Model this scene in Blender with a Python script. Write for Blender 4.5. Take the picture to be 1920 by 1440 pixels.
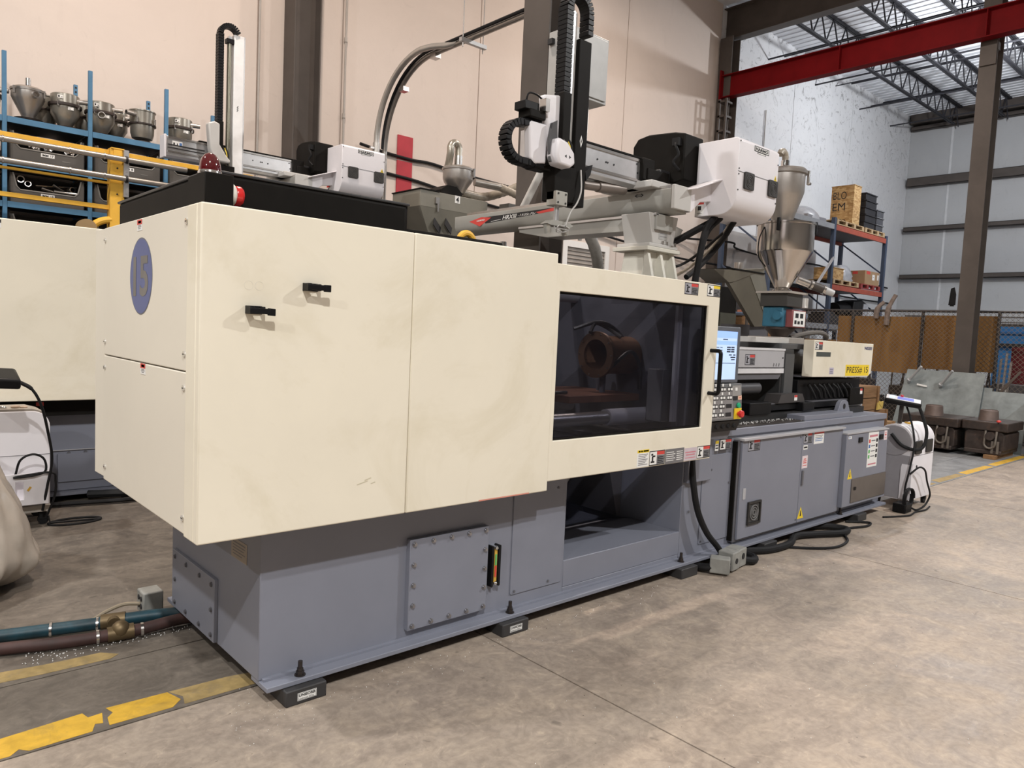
import bpy, bmesh, math, random
from mathutils import Vector, Matrix
random.seed(7)
PI = math.pi
scene = bpy.context.scene
for _o in list(bpy.data.objects):
    bpy.data.objects.remove(_o)
COL = scene.collection

# ------------------------------------------------------------------ camera
cam_data = bpy.data.cameras.new('camera')
cam_data.sensor_width = 36.0
cam_data.lens = 1384.05 / 1920.0 * 36.0
cam_data.clip_start = 0.05
cam_data.clip_end = 200
cam = bpy.data.objects.new('camera', cam_data)
COL.objects.link(cam)
YAW, PITCH, ROLL, CAMH = 0.835608, -0.0722913, -0.0457409, 1.55
_f = Vector((math.cos(PITCH)*math.cos(YAW), math.cos(PITCH)*math.sin(YAW), math.sin(PITCH)))
_r = _f.cross(Vector((0, 0, 1))).normalized()
_d = _f.cross(_r)
_r2 = math.cos(ROLL)*_r + math.sin(ROLL)*_d
_d2 = -math.sin(ROLL)*_r + math.cos(ROLL)*_d
_m = Matrix((_r2, -_d2, -_f)).transposed().to_4x4()
_m.translation = Vector((0, 0, CAMH))
cam.matrix_world = _m
scene.camera = cam

# ------------------------------------------------------------------ world, lamps, exposure
scene.view_settings.view_transform = 'Standard'
scene.view_settings.look = 'None'
scene.view_settings.gamma = 1.0
scene.view_settings.use_curve_mapping = False
scene.view_settings.exposure = -1.1
world = bpy.data.worlds.new('hall_air')
scene.world = world
world.use_nodes = True
world.node_tree.nodes['Background'].inputs[0].default_value = (0.9, 0.95, 1.0, 1)
world.node_tree.nodes['Background'].inputs[1].default_value = 0.05

COOL = (0.95, 0.97, 1.0)
NEUT = (1.0, 0.985, 0.965)
WARM = (1.0, 0.85, 0.74)
def lamp(x, y, z, power, col, size=0.5, bulb=False):
    d = bpy.data.lights.new('high_bay_lamp', 'POINT' if bulb else 'AREA')
    if bulb:
        d.shadow_soft_size = size/2
    else:
        d.shape = 'DISK'
        d.size = size
    d.energy = power
    d.color = col
    o = bpy.data.objects.new('high_bay_lamp', d)
    COL.objects.link(o)
    o.location = (x, y, z)
    return o
# front aisle row (over and behind the photographer)
lamp(-1.5, -3.8, 7.8, 1800, NEUT, 0.26)
lamp(9.7, -3.0, 7.8, 1650, NEUT, 0.28)
lamp(-9.0, -3.0, 7.8, 1200, NEUT, 0.3)
lamp(19.5, -3.5, 7.4, 700, COOL, 0.3, True)
# between the two presses, then one unseen in the right bay
lamp(-3.5, 4.9, 7.8, 950, NEUT, 0.3)
lamp(2.6, 5.6, 8.2, 620, WARM, 0.3)
lamp(9.4, 5.6, 8.2, 560, WARM, 0.3)
lamp(17.8, 4.6, 7.1, 1250, COOL, 0.3, True)  # unseen bulb, added low in the right bay to brighten the roof deck

# ------------------------------------------------------------------ materials
def _nodes(name):
    m = bpy.data.materials.new(name)
    m.use_nodes = True
    nt = m.node_tree
    return m, nt, nt.nodes['Principled BSDF']
def _n(nt, kind, **k):
    n = nt.nodes.new(kind)
    for a, b in k.items():
        setattr(n, a, b)
    return n
def _ramp(nt, src, stops):
    r = nt.nodes.new('ShaderNodeValToRGB')
    e = r.color_ramp.elements
    while len(e) < len(stops):
        e.new(0.5)
    for i, (p, c) in enumerate(stops):
        e[i].position = p
        e[i].color = (c[0], c[1], c[2], 1) if hasattr(c, '__len__') else (c, c, c, 1)
    nt.links.new(src, r.inputs[0])
    return r.outputs[0]
def _noise(nt, scale, detail=4, rough=0.55, dist=0.0, vec=None):
    n = nt.nodes.new('ShaderNodeTexNoise')
    n.inputs['Scale'].default_value = scale
    n.inputs['Detail'].default_value = detail
    n.inputs['Roughness'].default_value = rough
    n.inputs['Distortion'].default_value = dist
    if vec is not None:
        nt.links.new(vec, n.inputs['Vector'])
    return n.outputs['Fac']
def _mix(nt, fac, a, b, blend='MIX'):
    n = nt.nodes.new('ShaderNodeMix')
    n.data_type = 'RGBA'
    n.blend_type = blend
    for sock, v in ((n.inputs[0], fac), (n.inputs[6], a), (n.inputs[7], b)):
        if isinstance(v, (int, float)):
            sock.default_value = v
        elif isinstance(v, (tuple, list)):
            sock.default_value = (v[0], v[1], v[2], 1)
        else:
            nt.links.new(v, sock)
    return n.outputs[2]
def _geo(nt, scale=(1, 1, 1)):
    g = nt.nodes.new('ShaderNodeNewGeometry')
    mp = nt.nodes.new('ShaderNodeMapping')
    mp.inputs['Scale'].default_value = scale
    nt.links.new(g.outputs['Position'], mp.inputs['Vector'])
    return mp.outputs[0]
def _bump(nt, bs, h, strength, dist=0.01):
    b = nt.nodes.new('ShaderNodeBump')
    b.inputs['Strength'].default_value = strength
    b.inputs['Distance'].default_value = dist
    nt.links.new(h, b.inputs['Height'])
    nt.links.new(b.outputs[0], bs.inputs['Normal'])
MATS = {}
def M(name, col, rough=0.5, metal=0.0, var=0.08, scale=6.0, bump=0.0, bscale=60.0, emit=0.0, trans=0.0, coat=0.0, dirt=None, dscale=3.0, spec=0.5):
    """painted / plastic / metal surface with slight procedural unevenness"""
    if name in MATS:
        return MATS[name]
    m, nt, bs = _nodes(name)
    vec = _geo(nt)
    n = _noise(nt, scale, 5, 0.6, 0.4, vec)
    lo = [max(0, c*(1-var)) for c in col]
    hi = [min(1, c*(1+var)) for c in col]
    c = _ramp(nt, n, [(0.3, lo), (0.7, hi)])
    if dirt:
        n2 = _noise(nt, dscale, 6, 0.7, 1.0, vec)
        fac = _ramp(nt, n2, [(0.52, 0.0), (0.78, 0.75)])
        c = _mix(nt, fac, c, dirt)
    nt.links.new(c, bs.inputs['Base Color'])
    bs.inputs['Roughness'].default_value = rough
    bs.inputs['Metallic'].default_value = metal
    bs.inputs['Specular IOR Level'].default_value = spec
    if trans:
        bs.inputs['Transmission Weight'].default_value = trans
    if coat:
        bs.inputs['Coat Weight'].default_value = coat
    if bump:
        _bump(nt, bs, _noise(nt, bscale, 3, 0.5, 0, vec), bump)
    if emit:
        nt.links.new(c, bs.inputs['Emission Color'])
        bs.inputs['Emission Strength'].default_value = emit
    MATS[name] = m
    return m
def concrete(name, base, dark, light, seed):
    m, nt, bs = _nodes(name)
    vec = _geo(nt)
    big = _noise(nt, 0.55, 6, 0.62, 1.2, vec)
    swirl = _noise(nt, 2.6, 8, 0.62, 1.6, vec)
    fine = _noise(nt, 34, 4, 0.6, 0, vec)
    mid = _noise(nt, 7.5, 7, 0.7, 2.4, vec)
    streak = _noise(nt, 3.0, 6, 0.65, 1.1, _geo(nt, (0.5, 2.6, 1)))
    c = _ramp(nt, swirl, [(0.32, dark), (0.5, base), (0.68, light)])
    c = _mix(nt, _ramp(nt, big, [(0.36, 0.5), (0.60, 0.0)]), c, [x*0.70 for x in dark])
    c = _mix(nt, _ramp(nt, streak, [(0.45, 0.0), (0.75, 0.55)]), c, light)
    c = _mix(nt, 0.22, c, _ramp(nt, fine, [(0.35, [x*0.6 for x in base]), (0.65, [min(1, x*1.35) for x in base])]))
    c = _mix(nt, _ramp(nt, mid, [(0.40, 0.28), (0.50, 0.0)]), c, [x*0.72 for x in dark])
    c = _mix(nt, _ramp(nt, mid, [(0.56, 0.0), (0.70, 0.55)]), c, [min(1, x*1.12) for x in light])
    specks = _noise(nt, 46, 2, 0.5, 0, vec)
    c = _mix(nt, _ramp(nt, specks, [(0.735, 0.0), (0.76, 0.8)]), c, [x*0.2 for x in base])
    spots = _noise(nt, 9, 3, 0.5, 0.5, vec)
    c = _mix(nt, _ramp(nt, spots, [(0.70, 0.0), (0.76, 0.65)]), c, [x*0.30 for x in base])
    nt.links.new(c, bs.inputs['Base Color'])
    nt.links.new(_ramp(nt, swirl, [(0.3, 0.38), (0.7, 0.62)]), bs.inputs['Roughness'])
    _bump(nt, bs, _mix(nt, 0.5, swirl, fine), 0.10, 0.006)
    MATS[name] = m
    return m
def wallpaint(name, base, dirt, amount, top=None):
    m, nt, bs = _nodes(name)
    vec = _geo(nt)
    a = _noise(nt, 0.5, 6, 0.65, 0.8, vec)
    b = _noise(nt, 3.5, 7, 0.72, 2.0, vec)
    s = _noise(nt, 5, 5, 0.6, 0.6, _geo(nt, (1.6, 1.6, 0.25)))
    c = _ramp(nt, a, [(0.3, [x*0.91 for x in base]), (0.7, base)])
    c = _mix(nt, _ramp(nt, b, [(0.60, 0.0), (0.80, amount)]), c, dirt)
    c = _mix(nt, _ramp(nt, s, [(0.60, 0.0), (0.85, amount*0.6)]), c, dirt)
    if top:
        # grime that gathered under the eaves: ragged dark scrawls above a height
        g = nt.nodes.new('ShaderNodeSeparateXYZ')
        nt.links.new(vec, g.inputs[0])
        mr = nt.nodes.new('ShaderNodeMapRange')
        mr.inputs['From Min'].default_value = top[0]
        mr.inputs['From Max'].default_value = top[1]
        nt.links.new(g.outputs[2], mr.inputs['Value'])
        w = _noise(nt, 2.2, 9, 0.78, 3.5, vec)
        fac = _ramp(nt, w, [(0.545, 0.0), (0.63, 0.85)])
        mul = nt.nodes.new('ShaderNodeMath'); mul.operation = 'MULTIPLY'
        nt.links.new(fac, mul.inputs[0]); nt.links.new(mr.outputs[0], mul.inputs[1])
        c = _mix(nt, mul.outputs[0], c, [x*0.35 for x in dirt])
    nt.links.new(c, bs.inputs['Base Color'])
    bs.inputs['Roughness'].default_value = 0.75
    _bump(nt, bs, _noise(nt, 20, 5, 0.6, 0, vec), 0.12, 0.01)
    MATS[name] = m
    return m
def wood(name, c1, c2, scale=(2, 30, 30)):
    m, nt, bs = _nodes(name)
    n = _noise(nt, 1.0, 6, 0.6, 1.5, _geo(nt, scale))
    c = _ramp(nt, n, [(0.3, c1), (0.7, c2)])
    nt.links.new(c, bs.inputs['Base Color'])
    bs.inputs['Roughness'].default_value = 0.8
    MATS[name] = m
    return m
def osb(name, c1, c2, c3):
    m, nt, bs = _nodes(name)
    v = nt.nodes.new('ShaderNodeTexVoronoi')
    v.inputs['Scale'].default_value = 14
    nt.links.new(_geo(nt, (1, 1, 2.5)), v.inputs['Vector'])
    c = _ramp(nt, v.outputs['Color'], [(0.2, c1), (0.55, c2), (0.85, c3)])
    n = _noise(nt, 4, 5, 0.6, 1, _geo(nt))
    c = _mix(nt, _ramp(nt, n, [(0.5, 0.0), (0.8, 0.5)]), c, c1)
    nt.links.new(c, bs.inputs['Base Color'])
    bs.inputs['Roughness'].default_value = 0.85
    MATS[name] = m
    return m
def glass(name, tint, rough=0.03, opacity=0.5, refl=0.15):
    """thin tinted sheet: part see-through, part dark body, glossy front"""
    m, nt, bs = _nodes(name)
    out = nt.nodes['Material Output']
    tr = nt.nodes.new('ShaderNodeBsdfTransparent')
    tr.inputs[0].default_value = (tint[0], tint[1], tint[2], 1)
    bs.inputs['Base Color'].default_value = (tint[0]*0.02, tint[1]*0.02, tint[2]*0.025, 1)
    bs.inputs['Roughness'].default_value = rough
    mx = nt.nodes.new('ShaderNodeMixShader')
    mx.inputs[0].default_value = opacity
    nt.links.new(tr.outputs[0], mx.inputs[1])
    nt.links.new(bs.outputs[0], mx.inputs[2])
    nt.links.new(mx.outputs[0], out.inputs[0])
    MATS[name] = m
    return m

cream = M('cream_paint', (0.80, 0.75, 0.625), 0.42, var=0.03, scale=1.5, dirt=(0.66, 0.60, 0.45), dscale=1.1)
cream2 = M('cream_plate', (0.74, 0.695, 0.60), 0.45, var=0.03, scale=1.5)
greyp = M('machine_grey_paint', (0.208, 0.22, 0.268), 0.42, var=0.06, scale=2.0)
greyd = M('dark_grey_paint', (0.12, 0.12, 0.135), 0.45, var=0.06)
greyl = M('light_grey_paint', (0.42, 0.42, 0.44), 0.45, var=0.04)
black = M('black_sheet', (0.009, 0.008, 0.007), 0.55, var=0.2, spec=0.10)
blackp = M('black_plastic', (0.007, 0.007, 0.008), 0.42, var=0.2, spec=0.2)
rubber = M('black_rubber', (0.011, 0.011, 0.012), 0.65, var=0.2, spec=0.25)
white = M('white_powder_coat', (0.78, 0.76, 0.79), 0.38, var=0.02)
whitel = M('white_label', (0.82, 0.82, 0.80), 0.5, var=0.02)
robg = M('robot_beam_grey', (0.36, 0.355, 0.33), 0.42, var=0.04)
robl = M('robot_light_grey', (0.52, 0.51, 0.49), 0.4, var=0.03)
alu = M('brushed_aluminium', (0.62, 0.62, 0.63), 0.32, metal=0.85, var=0.06, scale=14)
steel = M('bright_steel', (0.58, 0.56, 0.54), 0.25, metal=1.0, var=0.08, scale=10)
stain = M('stainless_sheet', (0.60, 0.57, 0.54), 0.16, metal=1.0, var=0.06, scale=5)
stainm = M('satin_stainless', (0.50, 0.47, 0.44), 0.38, metal=0.9, var=0.10, scale=5)
galv = M('galvanised_sheet', (0.21, 0.24, 0.245), 0.45, metal=0.3, var=0.25, scale=5, bump=0.05)
iron = M('rusty_iron', (0.045, 0.034, 0.030), 0.55, metal=0.3, var=0.4, scale=6, dirt=(0.10, 0.058, 0.038), dscale=7)
brownst = M('brown_steel_paint', (0.085, 0.072, 0.064), 0.55, var=0.15, scale=2, spec=0.3)
redst = M('dark_red_steel_paint', (0.15, 0.005, 0.007), 0.6, var=0.15, scale=3, spec=0.08)
joistm = M('joist_dark_paint', (0.03, 0.03, 0.036), 0.6, var=0.15, spec=0.3)
bluest = M('rack_blue_paint', (0.075, 0.20, 0.34), 0.5, var=0.1)
navy = M('rack_navy_paint', (0.045, 0.065, 0.11), 0.5, var=0.1)
orange = M('rack_orange_paint', (0.36, 0.075, 0.045), 0.55, var=0.15)
yell = M('safety_yellow_paint', (0.80, 0.45, 0.05), 0.5, var=0.1)
yellf = M('floor_line_yellow', (0.60, 0.36, 0.035), 0.6, var=0.15, scale=18, dirt=(0.25, 0.18, 0.06), dscale=5)
yellw = M('worn_floor_line_yellow', (0.34, 0.245, 0.10), 0.7, var=0.25, scale=14, dirt=(0.20, 0.165, 0.12), dscale=9)
yelll = M('label_yellow', (0.85, 0.62, 0.03), 0.5, var=0.02)
redl = M('label_red', (0.62, 0.06, 0.05), 0.5, var=0.03)
redp = M('alarm_red_plastic', (0.62, 0.02, 0.02), 0.25, var=0.03, coat=0.4)
lens = M('beacon_red_lens', (0.085, 0.003, 0.006), 0.06, var=0.02, coat=1.0)
chrome = M('chrome_ring', (0.75, 0.75, 0.75), 0.12, metal=1.0, var=0.03)
ink = M('black_ink', (0.012, 0.012, 0.014), 0.6, var=0.05)
inkg = M('grey_ink', (0.16, 0.16, 0.17), 0.6, var=0.05)
inkw = M('white_ink', (0.80, 0.80, 0.78), 0.5, var=0.02)
blued = M('oval_blue', (0.080, 0.105, 0.27), 0.45, var=0.05)
taupe = M('worn_number_taupe', (0.175, 0.165, 0.155), 0.6, var=0.1)
green = M('indicator_green', (0.01, 0.42, 0.20), 0.3, var=0.02)
bluel = M('label_blue', (0.07, 0.17, 0.42), 0.5, var=0.03)
pinkl = M('label_pink', (0.70, 0.45, 0.48), 0.6, var=0.03)
greenl = M('label_green', (0.12, 0.45, 0.14), 0.5, var=0.03)
hazel = M('yellow_tag', (0.60, 0.36, 0.05), 0.6, var=0.05)
fan = M('fan_grille_black', (0.022, 0.02, 0.018), 0.55, var=0.3, scale=60)
copper = M('copper_brown_paint', (0.26, 0.14, 0.08), 0.4, metal=0.4, var=0.2)
bin_m = M('grey_tote_plastic', (0.085, 0.078, 0.07), 0.5, var=0.08)
tote_b = M('black_tote_plastic', (0.018, 0.018, 0.022), 0.45, var=0.15)
hosebl = M('blue_green_hose', (0.006, 0.04, 0.058), 0.5, var=0.4, scale=12, dirt=(0.03, 0.028, 0.025), dscale=4)  # dirty hose; base colour also lowered for the shade it lies in
hosebr = M('red_brown_hose', (0.05, 0.022, 0.019), 0.65, var=0.3, scale=9, dirt=(0.03, 0.026, 0.023), dscale=4)  # dirt, plus floor shade put into the lowered base colour
hosecl = M('clear_wire_hose', (0.36, 0.32, 0.26), 0.35, var=0.2, scale=30)
hoseg = M('grey_hose', (0.24, 0.23, 0.21), 0.45, var=0.15, scale=30)
brass = M('dull_brass', (0.18, 0.13, 0.07), 0.5, metal=0.7, var=0.25)
jbox = M('grey_cast_box', (0.27, 0.27, 0.25), 0.55, var=0.15, scale=14)
bluem = M('hopper_drive_blue', (0.03, 0.14, 0.22), 0.45, var=0.1)
olive = M('hopper_olive_grey', (0.205, 0.195, 0.160), 0.42, var=0.06)
recm = M('receiver_satin', (0.36, 0.335, 0.29), 0.33, metal=0.7, var=0.12, scale=8)
osbm = osb('osb_board', (0.34, 0.19, 0.07), (0.50, 0.31, 0.13), (0.58, 0.40, 0.19))
card = M('cardboard', (0.34, 0.22, 0.12), 0.8, var=0.08)
pine = wood('pallet_pine', (0.36, 0.25, 0.14), (0.50, 0.37, 0.22))
oldwood = wood('old_crate_wood', (0.16, 0.085, 0.035), (0.27, 0.15, 0.07))
ply = wood('brown_plywood', (0.20, 0.095, 0.024), (0.31, 0.16, 0.045), (3, 3, 0.6))
bluew = M('blue_sheet_paint', (0.01, 0.135, 0.36), 0.5, var=0.08)
maroon = M('maroon_panel', (0.12, 0.008, 0.014), 0.5, var=0.1)
redwall = M('red_wall_paint', (0.42, 0.028, 0.042), 0.6, var=0.08)
poly = M('hazy_poly_film', (0.47, 0.425, 0.37), 0.30, var=0.12, scale=5, bump=0.9, bscale=5)
polyg = M('grey_shrink_film', (0.36, 0.37, 0.40), 0.25, var=0.15, scale=9)
screenb = M('screen_light_blue', (0.33, 0.52, 0.90), 0.3, var=0.02, emit=1.0)
screenw = M('screen_pale', (0.50, 0.66, 0.96), 0.3, var=0.02, emit=1.0)
screend = M('screen_dark_text', (0.03, 0.04, 0.07), 0.4, var=0.02)
screenv = M('pendant_screen_violet', (0.16, 0.20, 0.62), 0.2, var=0.02, emit=0.5)
deck = M('roof_deck_white', (0.78, 0.80, 0.84), 0.7, var=0.07, scale=1.2)
pane = glass('tinted_polycarbonate', (0.72, 0.72, 0.77), 0.04, 0.22)
shutter_m = M('roll_door_grey', (0.36, 0.33, 0.30), 0.5, var=0.08)
weld = M('weld_bead', (0.45, 0.45, 0.50), 0.3, metal=0.6, var=0.3, scale=80)
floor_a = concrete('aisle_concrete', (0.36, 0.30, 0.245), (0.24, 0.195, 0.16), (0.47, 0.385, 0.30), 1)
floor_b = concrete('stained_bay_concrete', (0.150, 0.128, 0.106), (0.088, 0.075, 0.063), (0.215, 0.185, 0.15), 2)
floor_c = concrete('grey_sealed_concrete', (0.235, 0.24, 0.245), (0.17, 0.175, 0.18), (0.29, 0.295, 0.30), 3)
wall_w = wallpaint('warm_cast_wall', (0.70, 0.615, 0.555), (0.36, 0.31, 0.28), 0.22)  # white wall; warm cast of the lamps partly put into the colour
wall_c = wallpaint('cool_white_wall', (0.76, 0.77, 0.79), (0.34, 0.33, 0.33), 0.22, top=(4.8, 8.6))
wall_g = wallpaint('insulated_grey_wall', (0.50, 0.51, 0.52), (0.22, 0.22, 0.22), 0.45)
# ------------------------------------------------------------------ building helpers
ORIGIN = {}
def V(*a):
    return Vector(a)
def org(o):
    return ORIGIN.get(o.name, Vector((0, 0, 0))) if o else Vector((0, 0, 0))
def _basis(d):
    d = d.normalized()
    a = Vector((0, 0, 1)) if abs(d.z) < 0.9 else Vector((1, 0, 0))
    u = d.cross(a).normalized()
    return u, d.cross(u).normalized()
class MB:
    """collects shapes in world coordinates; build() links them as ONE mesh object"""
    def __init__(s):
        s.v = []; s.f = []; s.mi = []; s.cur = 0
    def m(s, i):
        s.cur = i
        return s
    def raw(s, vs, fs):
        b = len(s.v)
        s.v += [tuple(p) for p in vs]
        for f in fs:
            s.f.append(tuple(b+i for i in f)); s.mi.append(s.cur)
        return s
    def box(s, x0, y0, z0, x1, y1, z1):
        x0, x1 = min(x0, x1), max(x0, x1); y0, y1 = min(y0, y1), max(y0, y1); z0, z1 = min(z0, z1), max(z0, z1)
        return s.raw([(x0,y0,z0),(x1,y0,z0),(x1,y1,z0),(x0,y1,z0),(x0,y0,z1),(x1,y0,z1),(x1,y1,z1),(x0,y1,z1)],
                     [(0,3,2,1),(4,5,6,7),(0,1,5,4),(1,2,6,5),(2,3,7,6),(3,0,4,7)])
    def ob(s, c, ax, ay, az):
        """oriented box: centre and three half-axis vectors"""
        c = Vector(c); ax = Vector(ax); ay = Vector(ay); az = Vector(az)
        p = [c+sx*ax+sy*ay+sz*az for sz in (-1, 1) for sx, sy in ((-1,-1),(1,-1),(1,1),(-1,1))]
        return s.raw(p, [(0,3,2,1),(4,5,6,7),(0,1,5,4),(1,2,6,5),(2,3,7,6),(3,0,4,7)])
    def bar(s, p, q, w, h=None, up=(0, 0, 1)):
        p = Vector(p); q = Vector(q); h = h or w
        d = (q-p); L = d.length; d = d/L
        u = Vector(up)
        if abs(u.dot(d)) > 0.98:
            u = Vector((1, 0, 0))
        sd = d.cross(u).normalized(); up2 = sd.cross(d).normalized()
        return s.ob((p+q)/2, d*L/2, sd*w/2, up2*h/2)
    def cyl(s, p, q, r, r2=None, n=16, caps=True):
        p = Vector(p); q = Vector(q); r2 = r if r2 is None else r2
        u, w = _basis(q-p)
        ring = [(math.cos(2*PI*i/n), math.sin(2*PI*i/n)) for i in range(n)]
        vs = [p+(u*c+w*t)*r for c, t in ring]+[q+(u*c+w*t)*r2 for c, t in ring]
        fs = [(i, (i+1) % n, n+(i+1) % n, n+i) for i in range(n)]
        if caps:
            fs += [tuple(range(n-1, -1, -1)), tuple(range(n, 2*n))]
        return s.raw(vs, fs)
    def ringx(s, p, q, ro, ri, n=24):
        """hollow cylinder (washer / pipe)"""
        p = Vector(p); q = Vector(q); u, w = _basis(q-p)
        vs = []
        for c0, r in ((p, ro), (q, ro), (q, ri), (p, ri)):
            vs += [c0+(u*math.cos(2*PI*i/n)+w*math.sin(2*PI*i/n))*r for i in range(n)]
        fs = []
        for k in range(4):
            a = k*n; b = ((k+1) % 4)*n
            fs += [(a+i, a+(i+1) % n, b+(i+1) % n, b+i) for i in range(n)]
        return s.raw(vs, fs)
    def tube(s, pts, r, n=8, caps=True, rib=0.0):
        pts = [Vector(p) for p in pts]
        vs = []; fs = []
        u = None
        for k, p in enumerate(pts):
            d = (pts[min(k+1, len(pts)-1)]-pts[max(k-1, 0)]).normalized()
            if u is None:
                u, w = _basis(d)
            else:
                u = (u-d*u.dot(d)).normalized(); w = d.cross(u).normalized()
            rr = r[k] if hasattr(r, '__len__') else r
            if rib and k % 2:
                rr = rr-rib
            vs += [p+(u*math.cos(2*PI*i/n)+w*math.sin(2*PI*i/n))*rr for i in range(n)]
        for k in range(len(pts)-1):
            fs += [(k*n+i, k*n+(i+1) % n, (k+1)*n+(i+1) % n, (k+1)*n+i) for i in range(n)]
        if caps:
            e = (len(pts)-1)*n
            fs += [tuple(range(n-1, -1, -1)), tuple(range(e, e+n))]
        return s.raw(vs, fs)
    def lathe(s, c, prof, n=32, axis=(0, 0, 1)):
        c = Vector(c); d = Vector(axis).normalized(); u, w = _basis(d)
        vs = []; fs = []
        for r, h in prof:
            vs += [c+d*h+(u*math.cos(2*PI*i/n)+w*math.sin(2*PI*i/n))*max(r, 1e-4) for i in range(n)]
        for k in range(len(prof)-1):
            fs += [(k*n+i, k*n+(i+1) % n, (k+1)*n+(i+1) % n, (k+1)*n+i) for i in range(n)]
        e = (len(prof)-1)*n
        if prof[0][0] > 1e-3:
            fs.append(tuple(range(n-1, -1, -1)))
        if prof[-1][0] > 1e-3:
            fs.append(tuple(range(e, e+n)))
        return s.raw(vs, fs)
    def prism(s, poly, axis, a, b):
        """extrude a 2D polygon: axis 'x' -> (y,z), 'y' -> (x,z), 'z' -> (x,y)"""
        def P(t, p):
            return (t, p[0], p[1]) if axis == 'x' else ((p[0], t, p[1]) if axis == 'y' else (p[0], p[1], t))
        n = len(poly)
        vs = [P(a, p) for p in poly]+[P(b, p) for p in poly]
        fs = [tuple(range(n-1, -1, -1)), tuple(range(n, 2*n))]+[(i, (i+1) % n, n+(i+1) % n, n+i) for i in range(n)]
        return s.raw(vs, fs)
    def frame(s, outer, inner, axis, a, b):
        """rectangular plate with a rectangular hole; outer/inner = (u0,v0,u1,v1)"""
        def q(r):
            return [(r[0], r[1]), (r[2], r[1]), (r[2], r[3]), (r[0], r[3])]
        def P(t, p):
            return (t, p[0], p[1]) if axis == 'x' else ((p[0], t, p[1]) if axis == 'y' else (p[0], p[1], t))
        o = q(outer); i = q(inner)
        vs = [P(a, p) for p in o]+[P(a, p) for p in i]+[P(b, p) for p in o]+[P(b, p) for p in i]
        fs = []
        for k in range(4):
            j = (k+1) % 4
            fs += [(k, j, 4+j, 4+k), (8+k, 12+k, 12+j, 8+j), (k, 8+k, 8+j, j), (4+k, 4+j, 12+j, 12+k)]
        return s.raw(vs, fs)
    def sph(s, c, r, n=16, k=10, top=False):
        c = Vector(c); r = Vector(r) if hasattr(r, '__len__') else Vector((r, r, r))
        vs = []; fs = []
        t1 = PI/2 if top else PI
        for j in range(k+1):
            t = t1*j/k
            vs += [c+Vector((r.x*max(math.sin(t), 1e-4)*math.cos(2*PI*i/n), r.y*max(math.sin(t), 1e-4)*math.sin(2*PI*i/n), r.z*math.cos(t))) for i in range(n)]
        for j in range(k):
            fs += [(j*n+i, (j+1)*n+i, (j+1)*n+(i+1) % n, j*n+(i+1) % n) for i in range(n)]
        return s.raw(vs, fs)
    def build(s, name, mats, parent=None, bevel=0.0, seg=2, sharp=35, label=None, kind=None):
        o0 = org(parent)
        me = bpy.data.meshes.new(name)
        bm = bmesh.new()
        vv = [bm.verts.new(Vector(p)-o0) for p in s.v]
        for f, mi in zip(s.f, s.mi):
            try:
                fc = bm.faces.new([vv[i] for i in f])
                fc.material_index = mi; fc.smooth = True
            except ValueError:
                pass
        bmesh.ops.recalc_face_normals(bm, faces=bm.faces)
        bm.to_mesh(me); bm.free()
        for mm in (mats if isinstance(mats, (list, tuple)) else [mats]):
            me.materials.append(mm)
        me.set_sharp_from_angle(angle=math.radians(sharp))
        o = bpy.data.objects.new(name, me)
        COL.objects.link(o)
        if parent:
            o.parent = parent
        ORIGIN[o.name] = o0.copy()
        if bevel:
            bv = o.modifiers.new('bevel', 'BEVEL')
            bv.width = bevel; bv.segments = seg; bv.limit_method = 'ANGLE'; bv.angle_limit = math.radians(40)
        if label:
            o['label'] = label
        if kind:
            o['kind'] = kind
        return o
def tag(o, label, cat, group=None):
    o['label'] = label; o['category'] = cat
    if group:
        o['group'] = group
    return o
def struct(o, label=None):
    o['kind'] = 'structure'
    if label:
        o['label'] = label
    return o
def thing(name, loc, label, cat, group=None):
    o = bpy.data.objects.new(name, None)
    o.empty_display_size = 0.1
    COL.objects.link(o)
    o.location = loc
    ORIGIN[o.name] = Vector(loc)
    return tag(o, label, cat, group)
def copy_tree(o, delta, parent=None, rz=0.0, label=None, scale=None):
    c = o.copy(); COL.objects.link(c)
    ORIGIN[c.name] = org(o)+Vector(delta)
    if parent is None:
        c.location = o.location+Vector(delta)
        c.rotation_euler = (0, 0, rz)
        if scale:
            c.scale = (scale, scale, scale)
        if label:
            c['label'] = label
    else:
        c.parent = parent
    for ch in list(o.children):
        copy_tree(ch, delta, c)
    return c
_TXT = {}
def text(body, h, mat, parent, pos, right=(1, 0, 0), up=(0, 0, 1), name='lettering', bold=0.0, width=None, depth=0.0008, shear=0.0, spacing=1.0, label=None):
    """lettering as a thin mesh; pos = lower left corner, h = cap height"""
    key = (body, bold, shear, spacing)
    if key not in _TXT:
        cu = bpy.data.curves.new('lettering', 'FONT')
        cu.body = body; cu.size = 1.0; cu.offset = bold; cu.shear = shear; cu.space_character = spacing
        cu.resolution_u = 3
        t = bpy.data.objects.new('tmp_lettering', cu)
        me = bpy.data.meshes.new_from_object(t)
        vs = [v.co.copy() for v in me.vertices]
        fs = [tuple(p.vertices) for p in me.polygons]
        bpy.data.objects.remove(t); bpy.data.curves.remove(cu); bpy.data.meshes.remove(me)
        x0 = min(v.x for v in vs); x1 = max(v.x for v in vs); y0 = min(v.y for v in vs); y1 = max(v.y for v in vs)
        _TXT[key] = ([((v.x-x0)/(y1-y0), (v.y-y0)/(y1-y0)) for v in vs], fs, (x1-x0)/(y1-y0))
    vs, fs, asp = _TXT[key]
    R = Vector(right).normalized(); U = Vector(up).normalized(); N = R.cross(U)
    sx = h if width is None else width/asp
    p = Vector(pos)
    mb = MB()
    mb.raw([p+R*(x*sx)+U*(y*h)+N*depth for x, y in vs], fs)
    return mb.build(name, mat, parent, label=label)
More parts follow.
